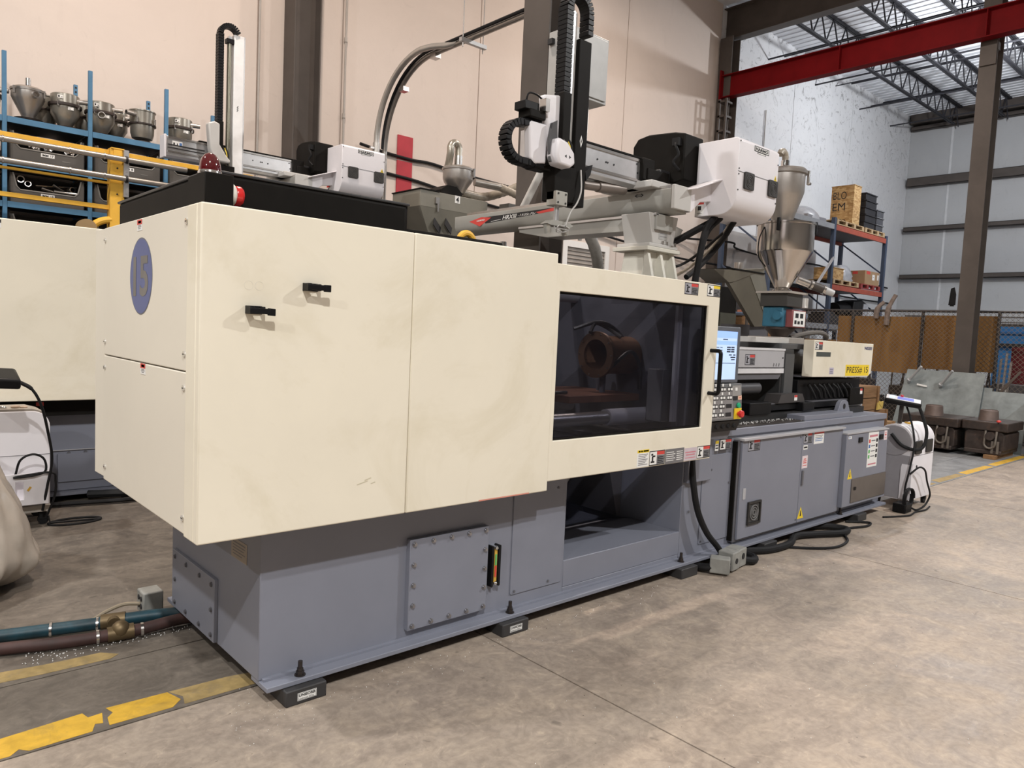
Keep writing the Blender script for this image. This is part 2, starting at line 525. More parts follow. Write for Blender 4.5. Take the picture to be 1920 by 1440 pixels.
def arc(c, r, a0, a1, n, u=(1, 0, 0), w=(0, 0, 1)):
    c = Vector(c); u = Vector(u); w = Vector(w)
    return [c+u*(r*math.cos(a0+(a1-a0)*i/n))+w*(r*math.sin(a0+(a1-a0)*i/n)) for i in range(n+1)]
def spline(pts, k=6):
    """Catmull-Rom through points"""
    P = [Vector(p) for p in pts]
    P = [P[0]*2-P[1]]+P+[P[-1]*2-P[-2]]
    out = []
    for i in range(1, len(P)-2):
        for j in range(k):
            t = j/k
            a, b, c, d = P[i-1], P[i], P[i+1], P[i+2]
            out.append(0.5*((2*b)+(c-a)*t+(2*a-5*b+4*c-d)*t*t+(3*b-a-3*c+d)*t**3))
    out.append(P[-2])
    return out
def rrect(x0, y0, x1, y1, r, n=4):
    out = []
    for cx, cy, a in ((x1-r, y1-r, 0), (x0+r, y1-r, PI/2), (x0+r, y0+r, PI), (x1-r, y0+r, 1.5*PI)):
        out += [(cx+r*math.cos(a+PI/2*i/n), cy+r*math.sin(a+PI/2*i/n)) for i in range(n+1)]
    return out
def decal(parent, name, pos, right, up, w, h, cells, base, mats, t=0.0008, label=None):
    """flat printed sticker: base sheet plus printed rectangles (u0,v0,u1,v1,material index) in 0..1"""
    R = Vector(right).normalized(); U = Vector(up).normalized(); N = R.cross(U)
    p = Vector(pos)
    mb = MB()
    def rect(u0, v0, u1, v1, d, i):
        mb.m(i)
        q = [p+R*(u*w)+U*(v*h)+N*d for u, v in ((u0, v0), (u1, v0), (u1, v1), (u0, v1))]
        mb.raw(q, [(0, 1, 2, 3)])
    mb.m(0)
    mb.ob(p+R*w/2+U*h/2+N*t/2, R*w/2, U*h/2, N*t/2)
    for u0, v0, u1, v1, i in cells:
        rect(u0, v0, u1, v1, t+0.0004, i)
    return mb.build(name, [base]+list(mats), parent, label=label)
WARN = [(0, 0, 1, .06, 1), (0, .94, 1, 1, 1), (0, 0, .03, 1, 1), (.97, 0, 1, 1, 1), (.10, .18, .34, .30, 1), (.16, .30, .26, .62, 1), (.20, .56, .38, .68, 1), (.12, .68, .24, .82, 1),
        (.48, .70, .97, .94, 2), (.48, .06, .97, .68, 3), (.53, .50, .90, .55, 0), (.53, .38, .92, .43, 0), (.53, .26, .86, .31, 0), (.53, .14, .90, .19, 0)]
def warn(parent, pos, w, h, right=(1, 0, 0), up=(0, 0, 1), head=None, base=None, name='warning_label', label=None):
    return decal(parent, name, pos, right, up, w, h, WARN, base or whitel, [ink, head or redl, inkg], label=label)
def hexbolt(mb, p, n, r=0.012, h=0.01):
    p = Vector(p); n = Vector(n)
    mb.cyl(p, p+n*h*0.35, r*1.35, n=12)
    mb.cyl(p+n*h*0.35, p+n*h, r, n=6)
    return mb
# ------------------------------------------------------------------ the hall
XL, XR, YF, YB, ZC = -16.0, 24.5, -16.0, 9.3, 8.66
floor = MB().box(XL, YF, -0.25, XR, YB, -0.012).build('floor', greyd)
struct(floor, 'worn concrete hall floor of large cast slabs with dark joints')
xe = [XL, -13.2, -10.1, -7.0, -3.86, -0.74, 2.38, 5.50, 8.62, 11.74, 14.86, 18.0, 21.1, XR]
ye = [YF, -12.7, -9.55, -6.42, -3.3, -0.19, 2.93, 3.52, 6.62, YB]
g = 0.004
for i in range(len(xe)-1):
    for j in range(len(ye)-1):
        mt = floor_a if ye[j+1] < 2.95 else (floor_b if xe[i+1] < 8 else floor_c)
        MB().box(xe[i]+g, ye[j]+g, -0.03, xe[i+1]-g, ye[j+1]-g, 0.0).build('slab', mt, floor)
# painted floor lines (worn outlines)
def paint(poly, mt, nm='painted_line'):
    return MB().prism(poly, 'z', -0.001, 0.0012).build(nm, mt, floor)
paint([(0.10,2.955),(0.40,2.945),(0.43,2.975),(0.455,2.945),(0.655,2.95),(0.675,3.0),(0.70,2.99),(0.715,3.07),(0.665,3.065),(0.655,3.11),(0.35,3.085),(0.05,3.09)], yellf)
paint([(0.715,2.96),(0.94,2.955),(0.985,3.0),(0.96,3.09),(0.735,3.10),(0.748,3.05),(0.722,3.02)], yellf)
paint([(0.985,2.955),(1.34,2.95),(1.36,3.05),(1.2,3.08),(0.965,3.09),(1.0,3.02)], yellw)
paint([(0.10,3.60),(0.60,3.555),(0.86,3.55),(0.90,3.58),(0.84,3.64),(0.62,3.65),(0.10,3.73)], yellw)
paint([(-9,2.955),(-3.2,2.955),(-3.25,3.08),(-9,3.08)], yellf)
xx = 8.9
for L, gp in ((0.5,0.12),(0.9,0.06),(1.1,0.1),(1.6,0.04),(2.2,0.08),(2.0,0.05),(2.4,0.06)):
    paint([(xx,2.965),(xx+L,2.96),(xx+L-0.04,3.06),(xx+0.05,3.075)], yellw if L < 1 else yellf); xx += L+gp
wall_d = wallpaint('unseen_hall_wall', (0.30, 0.28, 0.26), (0.2, 0.19, 0.18), 0.3)  # unseen walls added for bounce light, darkened and set back to weaken it
# walls -----------------------------------------------------------
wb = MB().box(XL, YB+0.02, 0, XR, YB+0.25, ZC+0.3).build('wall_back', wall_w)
struct(wb, 'tall tilt up concrete back wall, white, lamp tint in its colour, warm then cool beyond the third column')
pan = [XL, -10.7, -6.6, -2.5, 0.6, 3.86, 5.03, 7.4, 9.4, 10.9, 13.95, 17.2, 20.4, XR]
for i in range(len(pan)-1):
    a, b = pan[i]+0.008, pan[i+1]-0.008
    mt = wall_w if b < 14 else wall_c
    mb = MB()
    if abs(pan[i]-9.4) < 0.01:         # bay with the roll-up door opening
        mb.box(a, YB-0.02, 3.12, b, YB+0.03, ZC+0.1)
        mb.box(a, YB-0.02, 0, 9.52, YB+0.03, 3.12).box(10.60, YB-0.02, 0, b, YB+0.03, 3.12)
    else:
        mb.box(a, YB-0.02, 0, b, YB+0.03, ZC+0.1)
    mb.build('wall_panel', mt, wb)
d1 = MB().frame((9.44, 0, 10.68, 3.2), (9.55, -0.1, 10.57, 3.09), 'y', YB-0.05, YB-0.021).build('door_1', whitel)
struct(d1, 'grey roll up door in a white frame behind the press')
z = 0.02
slat = None
while z < 3.05:
    if slat is None:
        slat = MB().prism([(YB-0.03, z), (YB-0.012, z+0.012), (YB-0.012, z+0.052), (YB-0.03, z+0.066), (YB-0.005, z+0.066), (YB-0.005, z)], 'x', 9.55, 10.57).build('slat', shutter_m, d1)
        z0 = z
    else:
        c = slat.copy(); COL.objects.link(c); c.location.z = z-z0
    z += 0.07
wr = MB().box(XR, YF, 0, XR+0.2, YB, ZC+0.3).build('wall_right', wall_g)
struct(wr, 'grey insulated end wall behind brown horizontal girts')
for y0 in (8.1, 7.15, 5.6, 4.1, 2.6, 1.1, -0.4, -1.9, -3.4, -4.9):
    MB().box(XR-0.012, y0-0.03, 0, XR+0.005, y0+0.03, ZC).build('wall_seam', M('seam_tape_white', (0.66, 0.67, 0.68), 0.6), wr)
for z0 in (2.3, 3.75, 5.2, 6.62, 8.24):
    mb = MB()
    h = 0.13 if z0 != 6.62 else 0.26
    mb.box(XR-0.22, YF, z0-h/2, XR-0.2, YB-0.1, z0+h/2).box(XR-0.22, YF, z0+h/2-0.012, XR-0.012, YB-0.1, z0+h/2).box(XR-0.22, YF, z0-h/2, XR-0.02, YB-0.1, z0-h/2+0.012)
    mb.build('girt', brownst, wr)
MB().box(XR-0.30, YF, 8.36, XR-0.02, YB-0.1, 8.64).build('eave_beam', brownst, wr)
wf = struct(MB().box(XL, YF-0.2, 0, XR, YF, ZC+0.3).build('wall_front', wall_d), 'unseen hall wall far behind the photographer, greyed to cut bounce light')
wl = struct(MB().box(XL-0.2, YF, 0, XL, YB, ZC+0.3).build('wall_left', wall_d), 'unseen wall at the near end of the hall, greyed to cut bounce light')
# roof: white deck on dark bar joists ------------------------------
ce = MB().box(XL, YF, ZC, XR, YB+0.2, ZC+0.12).build('ceiling', deck)
struct(ce, 'white metal roof deck carried by dark bar joists')
for i in range(46):
    x = 14.3+i*0.22
    MB().box(x, -2.5, ZC-0.02, x+0.07, YB, ZC+0.002).build('deck_rib', deck, ce)
def joist(y):
    x0, x1 = 14.0, XR-0.25
    j = MB().box(x0, y-0.055, 8.60, x1, y-0.008, 8.645).box(x0, y+0.008, 8.60, x1, y+0.055, 8.645).build('bar_joist', joistm, ce)
    MB().box(x0+0.5, y-0.045, 8.035, x1-0.5, y-0.008, 8.07).box(x0+0.5, y+0.008, 8.035, x1-0.5, y+0.045, 8.07).build('bottom_chord', joistm, j)
    x = x0+0.25
    up = True
    while x < x1-0.3:
        a = (x, y, 8.61 if up else 8.05); b = (x+0.30, y, 8.05 if up else 8.61)
        MB().bar(a, b, 0.024).build('web_rod', joistm, j)
        x += 0.30; up = not up
for y in (7.86, 6.62, 5.40, 4.17, 2.94, 1.7, 0.46):
    joist(y)
for x, z in ((15.3, 8.58), (15.9, 8.05), (17.6, 8.58), (18.2, 8.05), (20.2, 8.58), (20.8, 8.05), (22.3, 8.58), (22.9, 8.05)):
    MB().bar((x, 0, z), (x, YB-0.02, z), 0.03).build('bridging_angle', joistm, ce)
for x in (16.6, 19.3, 21.5):
    MB().cyl((x, 0, 8.30), (x, YB-0.02, 8.30), 0.014, n=8).build('sprinkler_pipe', joistm, ce)
# main steel -----------------------------------------------------
def ibeam_profile(w, h, tf=0.016, tw=0.012):
    a, b = w/2, h/2
    return [(-a,-b),(a,-b),(a,-b+tf),(tw/2,-b+tf),(tw/2,b-tf),(a,b-tf),(a,b),(-a,b),(-a,b-tf),(-tw/2,b-tf),(-tw/2,-b+tf),(-a,-b+tf)]
gd = MB().prism([(14.12+p, 8.25+q) for p, q in ibeam_profile(0.24, 0.66)], 'y', -5.0, YB-0.02).build('roof_girder', brownst)
tag(gd, 'brown roof girder running out from the back wall under the joists', 'girder')
def column(x, y, w, d, top, label):
    t = thing('steel_column', (x, y, 0), label, 'column')
    MB().prism([(x+q, y+p) for p, q in ibeam_profile(w, d)], 'z', 0.02, top).build('column_shaft', brownst, t)
    bp = MB().box(x-d*0.75, y-w*0.8, 0, x+d*0.75, y+w*0.8, 0.02).build('base_plate', brownst, t)
    for sx in (-1, 1):
        for sy in (-1, 1):
            MB().cyl((x+sx*d*0.6, y+sy*w*0.62, 0.02), (x+sx*d*0.6, y+sy*w*0.62, 0.07), 0.014, n=6).build('anchor_bolt', steel, bp)
    return t
column(4.36, 9.08, 0.30, 0.36, 8.6, 'brown steel column against the warm wall, left of the red wall stripe')
column(14.0, 9.08, 0.30, 0.30, 7.9, 'brown wall column carrying the end of the red beam')
c2 = column(4.215, 4.42, 0.30, 0.27, 8.6, 'brown steel column standing behind the tall robot arm, grey cabinet on it')
c4 = column(14.16, 4.2, 0.26, 0.30, 7.9, 'free standing brown column in front of the plywood fence, carrying the red beam')
MB().box(13.98, 4.08, 6.50, 14.16, 4.32, 6.62).box(13.98, 4.08, 6.25, 14.0, 4.32, 6.5).prism([(14.0, 6.25), (14.02, 6.25), (14.16, 6.1), (14.16, 6.5), (14.0, 6.5)], 'y', 4.12, 4.14).build('beam_bracket', brownst, c4)
rb = thing('runway_beam', (13.9, 4.0, 6.63), 'dark red steel I-beam spanning from the wall column over the free standing column', 'beam')
MB().prism([(13.87+p, 6.87+q) for p, q in ibeam_profile(0.20, 0.46)], 'y', -4.0, 9.12).build('beam_web', redst, rb)
MB().box(13.74, 9.09, 6.60, 14.0, 9.12, 7.2).build('end_plate', redst, rb)
for y in (1.2, 4.2, 6.6):
    MB().box(13.775, y-0.006, 6.66, 13.965, y+0.006, 7.08).build('stiffener', redst, rb)
lad = thing('cable_ladder', (13.9, 9.1, 5.9), 'short dark steel ladder bracket on the wall column under the red beam', 'bracket')
for dy in (-0.28, -0.12):
    MB().box(13.60, 9.1+dy, 5.55, 13.64, 9.14+dy, 6.55).build('ladder_rail', brownst, lad)
for z in (5.6, 5.9, 6.2, 6.5):
    MB().box(13.60, 8.85, z-0.02, 13.86, 9.02, z+0.02).build('ladder_rung', brownst, lad)
rs = thing('wall_stripe', (6.07, 9.27, 2.9), 'tall narrow red painted board on the warm wall', 'stripe')
MB().box(5.945, 9.262, 3.95, 6.205, 9.279, 4.29).build('upper_board', redwall, rs)
MB().box(5.945, 9.262, 2.7, 6.205, 9.279, 3.93).build('lower_board', redwall, rs)
# ------------------------------------------------------------------ the injection moulding press
P = thing('injection_molding_machine', (4.0, 3.3, 0.0), 'long cream and grey injection moulding press numbered 15 in the foreground', 'machine')
XN = (-1, 0, 0); YNg = (0, -1, 0)
BR = (0, -1, 0)      # "right" direction when looking at the end face (towards -y)
# --- welded base
mb = MB()
mb.box(1.216, 2.793, 0.088, 2.977, 3.86, 0.92).box(4.078, 2.793, 0.088, 7.31, 3.86, 0.88).box(2.977, 2.793, 0.088, 4.078, 3.86, 0.12)
mb.box(2.977, 2.793, 0.12, 4.078, 2.81, 0.274).box(2.977, 3.82, 0.12, 4.078, 3.86, 0.92)
mb.box(2.977, 2.793, 0.80, 4.078, 2.83, 0.92)
mb.prism([(4.50, 0.88), (7.31, 0.88), (7.31, 0.93), (4.50, 0.93)], 'y', 2.775, 3.87)
base = mb.build('machine_base', greyp, P, bevel=0.004)
MB().box(2.979, 2.81, 0.255, 4.076, 3.22, 0.274).prism([(3.22, 0.255), (3.22, 0.274), (3.75, 0.14), (3.75, 0.12)], 'x', 2.979, 4.076).build('chute_floor', greyp, base)
MB().prism([(2.979, 0.45), (2.979, 0.90), (3.5, 0.90), (3.46, 0.90), (3.02, 0.45)], 'y', 3.02, 3.8).prism([(2.979, 0.28), (3.02, 0.45), (2.979, 0.45)], 'y', 3.02, 3.8).build('chute_plate', greyd, base)
MB().prism([(4.076, 0.275), (4.076, 0.86), (3.86, 0.86), (4.04, 0.275)], 'y', 3.3, 3.8).build('chute_plate', greyd, base)
MB().box(1.219, 2.715, 0.067, 7.30, 2.87, 0.088).build('base_flange', greyp, P, bevel=0.003)
MB().box(1.219, 3.78, 0.067, 7.30, 3.94, 0.088).build('base_flange', greyp, P, bevel=0.003)
mb = MB()                                   # stitch welds along the foot of the wall
x = 1.24
while x < 7.2:
    L = random.uniform(0.07, 0.10)
    for k in range(9):
        xa = x+L*k/9
        mb.cyl((xa, 2.789, 0.091), (xa+L/9*0.9, 2.789, 0.091), 0.0055+random.uniform(-.001, .0015), n=6)
    x += L+0.075
mb.build('weld_seam', weld, base, kind='stuff')
MB().box(1.23, 2.772, 0.088, 7.25, 2.793, 0.098).build('foot_bead', greyp, base)
# end plate of the base, rating sheet
ep = MB().box(1.199, 3.235, 0.095, 1.216, 3.80, 0.385).build('end_access_plate', greyp, base, bevel=0.002)
for y in (3.27, 3.42, 3.6, 3.76):
    for z in (0.125, 0.24, 0.355):
        if z == 0.24 and 3.3 < y < 3.7:
            continue
        hexbolt(MB(), (1.199, y, z), XN, 0.009, 0.008).build('bolt', greyd, base)
decal(base, 'rating_sheet', (1.2155, 3.09, 0.532), BR, (0, 0, 1), 0.165, 0.085, [(.1,.8,.9,.86,1),(.1,.65,.9,.70,1),(.1,.5,.8,.55,1),(.1,.35,.9,.4,1),(.1,.2,.7,.25,1)], M('beige_sheet', (0.35, 0.31, 0.27), 0.7), [inkg])
# front bolted plate
pl = MB().box(1.914, 2.762, 0.135, 2.389, 2.793, 0.567).build('front_access_plate', greyp, base, bevel=0.003)
bolt_xy = []
for k in range(5):
    bolt_xy += [(1.936, 0.545-0.097*k)]
for k in range(1, 5):
    bolt_xy += [(1.936+0.1075*k, 0.547), (1.936+0.1075*k, 0.158)]
for k in range(1, 4):
    bolt_xy += [(2.366, 0.547-0.097*k)]
b0 = None
for (x, z) in bolt_xy:
    if b0 is None:
        q = MB(); q.cyl((x, 2.762, z), (x, 2.757, z), 0.0115, n=14); q.cyl((x, 2.757, z), (x, 2.748, z), 0.0078, n=12)
        b0 = q.build('bolt', M('zinc_bolt', (0.36, 0.36, 0.38), 0.3, metal=0.9), base); bx, bz = x, z
    else:
        c = b0.copy(); COL.objects.link(c); c.location.x += x-bx; c.location.z += z-bz
# oil level gauge
ga = MB().prism(rrect(2.410, 0.245, 2.424, 0.458, 0.006), 'y', 2.755, 2.793).prism(rrect(2.455, 0.245, 2.470, 0.458, 0.006), 'y', 2.755, 2.793).build('oil_gauge', blackp, P)
MB().box(2.422, 2.766, 0.255, 2.457, 2.793, 0.452).build('gauge_back', chrome, ga)
MB().box(2.431, 2.760, 0.268, 2.449, 2.766, 0.44).build('gauge_tube', hazel, ga)
MB().box(2.435, 2.757, 0.295, 2.445, 2.760, 0.352).build('red_band', redl, ga)
MB().box(2.435, 2.757, 0.356, 2.445, 2.760, 0.412).build('green_band', greenl, ga)
for z in (0.262, 0.445):
    MB().sph((2.44, 2.758, z), 0.011, 12, 8).build('gauge_screw', chrome, ga)
# thin access panels of the base front
def thinpanel(x0, x1, z0, z1, y=2.793, r=0.012):
    return MB().prism(rrect(x0, z0, x1, z1, r), 'y', y-0.006, y+0.001).build('access_panel', greyp, base, bevel=0.0015)
thinpanel(2.574, 2.955, 0.16, 0.80)
thinpanel(4.30, 4.655, 0.15, 0.76)
for (x, z) in ((2.60, 0.178), (2.852, 0.185), (2.90, 0.70), (4.32, 0.17), (4.14, 0.60), (4.16, 0.40), (4.40, 0.66), (4.63, 0.55)):
    MB().cyl((x, 2.788, z), (x, 2.781, z), 0.007, n=8).build('screw', greyd, base)
# --- cream clamp guard: two front panels
f1 = MB()
f1.box(0.896, 2.593, 0.750, 1.7635, 2.633, 1.937).box(0.896, 2.633, 0.750, 0.936, 2.730, 1.937)
f1 = f1.build('front_cover', cream, P, bevel=0.006, seg=3)
MB().box(1.7665, 2.593, 0.750, 2.617, 2.633, 1.937).build('front_cover', cream, P, bevel=0.006, seg=3)
MB().box(0.905, 2.738, 1.350, 0.93, 3.888, 1.940).build('upper_end_cover', cream2, P, bevel=0.004)
MB().box(0.905, 2.738, 0.752, 0.93, 3.888, 1.3455).build('lower_end_cover', cream2, P, bevel=0.004)
MB().prism([(0.912, 3.893), (0.93, 3.893), (0.93, 4.052), (0.905, 4.052)], 'z', 0.76, 1.94).box(0.93, 3.99, 0.76, 2.62, 4.05, 1.93).build('rear_cover', cream2, P, bevel=0.003)
MB().box(0.932, 2.74, 1.80, 2.62, 3.98, 1.90).build('guard_roof', greyd, P)
MB().box(0.932, 2.64, 0.90, 0.945, 3.99, 1.80).build('inner_shroud', greyd, P)
for (y, z) in ((2.759,1.884),(2.768,1.411),(3.872,1.883),(3.871,1.411),(2.769,1.288),(3.868,1.291),(2.762,0.811),(3.858,0.817)):
    q = MB(); q.cyl((0.905, y, z), (0.8995, y, z), 0.011, n=14); q.m(1).box(0.899, y-0.007, z-0.0018, 0.9002, y+0.007, z+0.0018)
    q.build('cover_screw', [chrome, ink], P)
# blue oval with worn 15
ov = MB()
def ell(cy, cz, ry, rz, x0, x1, i):
    ov.m(i).prism([(cy+ry*math.cos(2*PI*k/48), cz+rz*math.sin(2*PI*k/48)) for k in range(48)], 'x', x0, x1)
ell(3.307, 1.703, 0.155, 0.158, 0.9042, 0.905, 1)
ell(3.307, 1.703, 0.150, 0.153, 0.9036, 0.9044, 0)
ov = ov.build('number_oval', [blued, inkg], P)
text('15', 0.165, taupe, ov, (0.9036, 3.409, 1.620), BR, (0, 0, 1), 'number', bold=0.028, width=0.205)
for (y, z) in ((3.362, 1.890), (3.299, 1.301)):
    decal(P, 'warning_label', (0.9045, y, z), BR, (0, 0, 1), 0.068, 0.045, [(0,.55,1,1,1),(.2,.66,.8,.88,2),(.2,.42,.8,.48,3),(.15,.3,.85,.36,3),(.2,.16,.7,.22,3)], whitel, [redl, pinkl, inkg])
# black latch hooks, ghost rings
def latch(x, z, dz):
    q = MB()
    q.box(x, 2.587, z, x+0.062, 2.593, z+0.03)
    q.box(x, 2.545, z+0.001, x+0.016, 2.59, z+0.029)
    q.ob((x+0.035, 2.545, z+0.014+dz), (0.036, -0.004, dz*0.5), (0, 0.006, 0), (0, 0, 0.010))
    q.ob((x+0.076, 2.542, z+0.013+dz*1.6), (0.014, 0, dz*0.3), (0, 0.005, 0), (0, 0, 0.013))
    q.box(x+0.052, 2.56, z+0.002, x+0.062, 2.59, z+0.028)
    return q.build('latch_hook', blackp, P, bevel=0.002)
latch(1.052, 1.566, -0.002)
latch(1.268, 1.662, 0.0)
for x in (1.064, 1.103):
    MB().ringx((x, 2.5925, 1.668), (x, 2.5932, 1.668), 0.0165, 0.0150).build('ghost_ring', cream2, P)
mb = MB()                                   # scuffs on the lower edge
for (x, z, w, h) in ((1.55, 0.905, 0.05, 0.012), (1.575, 0.918, 0.03, 0.008), (1.60, 0.90, 0.02, 0.005)):
    mb.ob((x, 2.5925, z), (w/2, 0, h/2), (0, 0.0003, 0), (-0.001, 0, 0.002))
mb.build('scuff_mark', M('scuff_grey', (0.58, 0.53, 0.40), 0.6), P)
MB().ob((2.33, 2.5925, 0.755), (0.16, 0, 0.0), (0, 0.0004, 0), (0, 0, 0.003)).build('red_scuff', M('red_scuff_paint', (0.62, 0.25, 0.19), 0.6), P)
# --- black hood on top, beacon and sounder
hd = MB().box(1.0, 2.80, 1.90, 1.865, 4.035, 2.085).build('top_hood', black, P, bevel=0.02, seg=3)
MB().box(0.995, 2.795, 2.078, 1.87, 4.04, 2.09).build('hood_lip', M('hood_edge_black', (0.035, 0.035, 0.037), 0.4), hd, bevel=0.004)
MB().box(1.865, 2.82, 1.90, 2.45, 4.03, 1.985).build('rear_hood', black, P, bevel=0.01)
MB().box(1.83, 2.86, 2.07, 1.90, 2.92, 2.10).box(1.86, 2.86, 1.98, 1.90, 2.92, 2.10).build('hood_clip', black, P, bevel=0.003)
lb = MB().box(0.952, 2.722, 1.92, 1.055, 2.90, 2.064).build('beacon_box', black, P, bevel=0.003)
be = MB().lathe((0.993, 2.79, 2.064), [(0.043, 0), (0.043, 0.006), (0.040, 0.014)], 28).build('beacon_ring', chrome, lb)
MB().lathe((0.993, 2.79, 2.074), [(0.039, 0), (0.0385, 0.012), (0.036, 0.03), (0.030, 0.048), (0.020, 0.062), (0.008, 0.069), (0.0, 0.070)], 28).build('beacon_lens', lens, lb)
sd = MB().lathe((1.055, 2.765, 2.0), [(0.040, 0), (0.040, 0.012), (0.033, 0.018)], 24, (1, 0, 0)).build('sounder_base', M('sounder_white', (0.70, 0.68, 0.62), 0.5), lb)
MB().lathe((1.073, 2.765, 2.0), [(0.034, 0), (0.036, 0.004), (0.036, 0.02), (0.030, 0.028), (0.012, 0.031), (0.0, 0.031)], 24, (1, 0, 0)).build('sounder_dome', redp, lb)
# --- sliding safety door with tinted window
door = MB().frame((2.617, 0.797, 4.072, 1.892), (2.642, 1.003, 3.953, 1.756), 'y', 2.597, 2.640).build('safety_door', cream, P, bevel=0.004, seg=2)
MB().frame((2.64, 1.001, 3.955, 1.758), (2.652, 1.013, 3.943, 1.746), 'y', 2.610, 2.640).build('window_seal', black, door)
MB().box(2.648, 2.616, 1.009, 3.947, 2.621, 1.750).build('window_pane', pane, door)
hp = [(4.008, 2.597, 1.482), (4.008, 2.545, 1.482)]+arc((4.008, 2.545, 1.462), 0.020, PI/2, PI, 5, (0, 1, 0))+arc((4.008, 2.545, 1.235), 0.020, PI, 1.5*PI, 5, (0, 1, 0))+[(4.008, 2.597, 1.215)]
MB().tube(hp, 0.0125, 12).build('door_handle', blackp, door)
warn(door, (3.690, 2.597, 1.812), 0.140, 0.070, base=M('label_grey', (0.36, 0.36, 0.40), 0.5))
warn(door, (3.925, 2.597, 1.815), 0.142, 0.072, head=yelll)
decal(door, 'notice_label', (3.333, 2.597, 0.805), (1,0,0), (0,0,1), 0.108, 0.098, [(0,.82,1,1,1),(.1,.87,.25,.96,2),(.3,.87,.45,.96,2),(.5,.87,.95,.96,2)]+[(.1,.7-.1*k,.9-.1*(k%3),.74-.1*k,3) for k in range(7)], whitel, [yelll, ink, inkg])
warn(door, (3.445, 2.597, 0.803), 0.148, 0.086)
decal(door, 'rating_plate', (3.597, 2.597, 0.800), (1,0,0), (0,0,1), 0.190, 0.088, [(.06,.75-.14*k,.45+.08*(k%2),.80-.14*k,1) for k in range(5)]+[(.6,.75-.14*k,.93,.80-.14*k,1) for k in range(5)], M('plate_silver_grey', (0.20, 0.20, 0.21), 0.45, metal=0.3), [inkw])
decal(door, 'notice_label', (3.790, 2.597, 0.803), (1,0,0), (0,0,1), 0.132, 0.078, [(.08,.6,.92,.7,1),(.15,.4,.85,.5,1),(.08,.18,.92,.24,1)], M('faded_label', (0.55, 0.48, 0.52), 0.6), [M('faded_red', (0.55, 0.20, 0.24), 0.6)])
warn(door, (3.925, 2.597, 0.806), 0.142, 0.077)
# --- clamp interior seen through the window
MB().box(2.30, 2.72, 0.92, 2.68, 3.90, 1.86).build('moving_platen', greyd, P, bevel=0.01)
MB().box(3.90, 2.74, 0.92, 4.22, 3.92, 1.89).build('fixed_platen', greyd, P, bevel=0.01)
MB().box(4.222, 2.95, 0.94, 4.30, 3.9, 1.86).build('platen_back_cover', black, P)
MB().box(3.80, 2.71, 1.03, 3.82, 2.73, 1.75).box(3.82, 2.705, 1.03, 3.84, 2.735, 1.75).build('door_rail', greyl, P)
MB().box(2.63, 2.66, 0.90, 4.06, 2.70, 0.985).build('lower_door_rail', greyd, P)
MB().box(2.63, 2.66, 1.80, 4.06, 2.70, 1.87).build('upper_door_rail', greyd, P)
tb = M('tie_bar_steel', (0.42, 0.41, 0.40), 0.3, metal=0.8)
for (y, z) in ((2.95, 1.045), (3.68, 1.045), (2.95, 1.82), (3.68, 1.82)):
    MB().cyl((2.6, y, z), (3.95, y, z), 0.040, n=20).build('tie_bar', tb, P)
    MB().cyl((3.45, y, z), (3.92, y, z), 0.052, n=20).build('tie_bar_sleeve', greyl, P)
rg = MB().ringx((3.58, 3.17, 1.42), (3.90, 3.17, 1.42), 0.125, 0.098, 32).build('nozzle_ring', copper, P)
MB().ringx((3.575, 3.17, 1.42), (3.60, 3.17, 1.42), 0.150, 0.098, 32).build('ring_flange', M('bronze_edge', (0.22, 0.13, 0.08), 0.35, metal=0.6), rg)
for k in range(10):
    a = 2*PI*k/10
    MB().cyl((3.571, 3.17+0.136*math.cos(a), 1.42+0.136*math.sin(a)), (3.577, 3.17+0.136*math.cos(a), 1.42+0.136*math.sin(a)), 0.006, n=6).build('ring_screw', steel, rg)
MB().cyl((3.66, 3.17, 1.30), (3.66, 3.17, 1.17), 0.02, n=10).cyl((3.78, 3.3, 1.32), (3.78, 3.3, 1.17), 0.02, n=10).build('ring_leg', greyd, rg)
MB().box(3.2, 3.02, 1.13, 3.86, 3.6, 1.175).build('mould_base_plate', M('rust_plate', (0.17, 0.075, 0.045), 0.6, var=0.2), P, bevel=0.004)
for k, pts in enumerate(([(3.55,3.2,1.56),(3.62,3.22,1.62),(3.7,3.2,1.60),(3.74,3.1,1.54)], [(3.5,3.3,1.58),(3.65,3.2,1.63),(3.8,3.15,1.55),(3.85,3.1,1.40)], [(3.6,3.05,1.35),(3.72,3.0,1.45),(3.85,3.02,1.35),(3.9,3.05,1.2)], [(2.7,3.0,1.36),(2.85,3.0,1.28),(3.0,3.05,1.2),(3.25,3.1,1.19)])):
    MB().tube(spline(pts, 6), 0.012, 8).build('hydraulic_hose', M('inner_hose', (0.05, 0.047, 0.045), 0.4), P)
MB().box(3.78, 2.78, 1.02, 3.89, 2.90, 1.35).build('limit_switch_box', M('switch_grey', (0.12, 0.12, 0.125), 0.5), P, bevel=0.005)
MB().cyl((2.69, 2.85, 1.29), (2.80, 2.85, 1.22), 0.035, n=14).cyl((2.69, 2.80, 1.10), (2.78, 2.80, 1.10), 0.03, n=14).build('ejector_cylinder', M('cyl_steel', (0.2, 0.2, 0.21), 0.35, metal=0.6), P)
MB().box(2.62, 3.94, 0.80, 4.10, 3.98, 1.88).build('rear_guard', M('rear_guard_dark', (0.05, 0.045, 0.04), 0.6), P)
MB().box(2.70, 3.92, 1.10, 2.90, 3.94, 1.75).build('rear_guard_strip', cream, P)
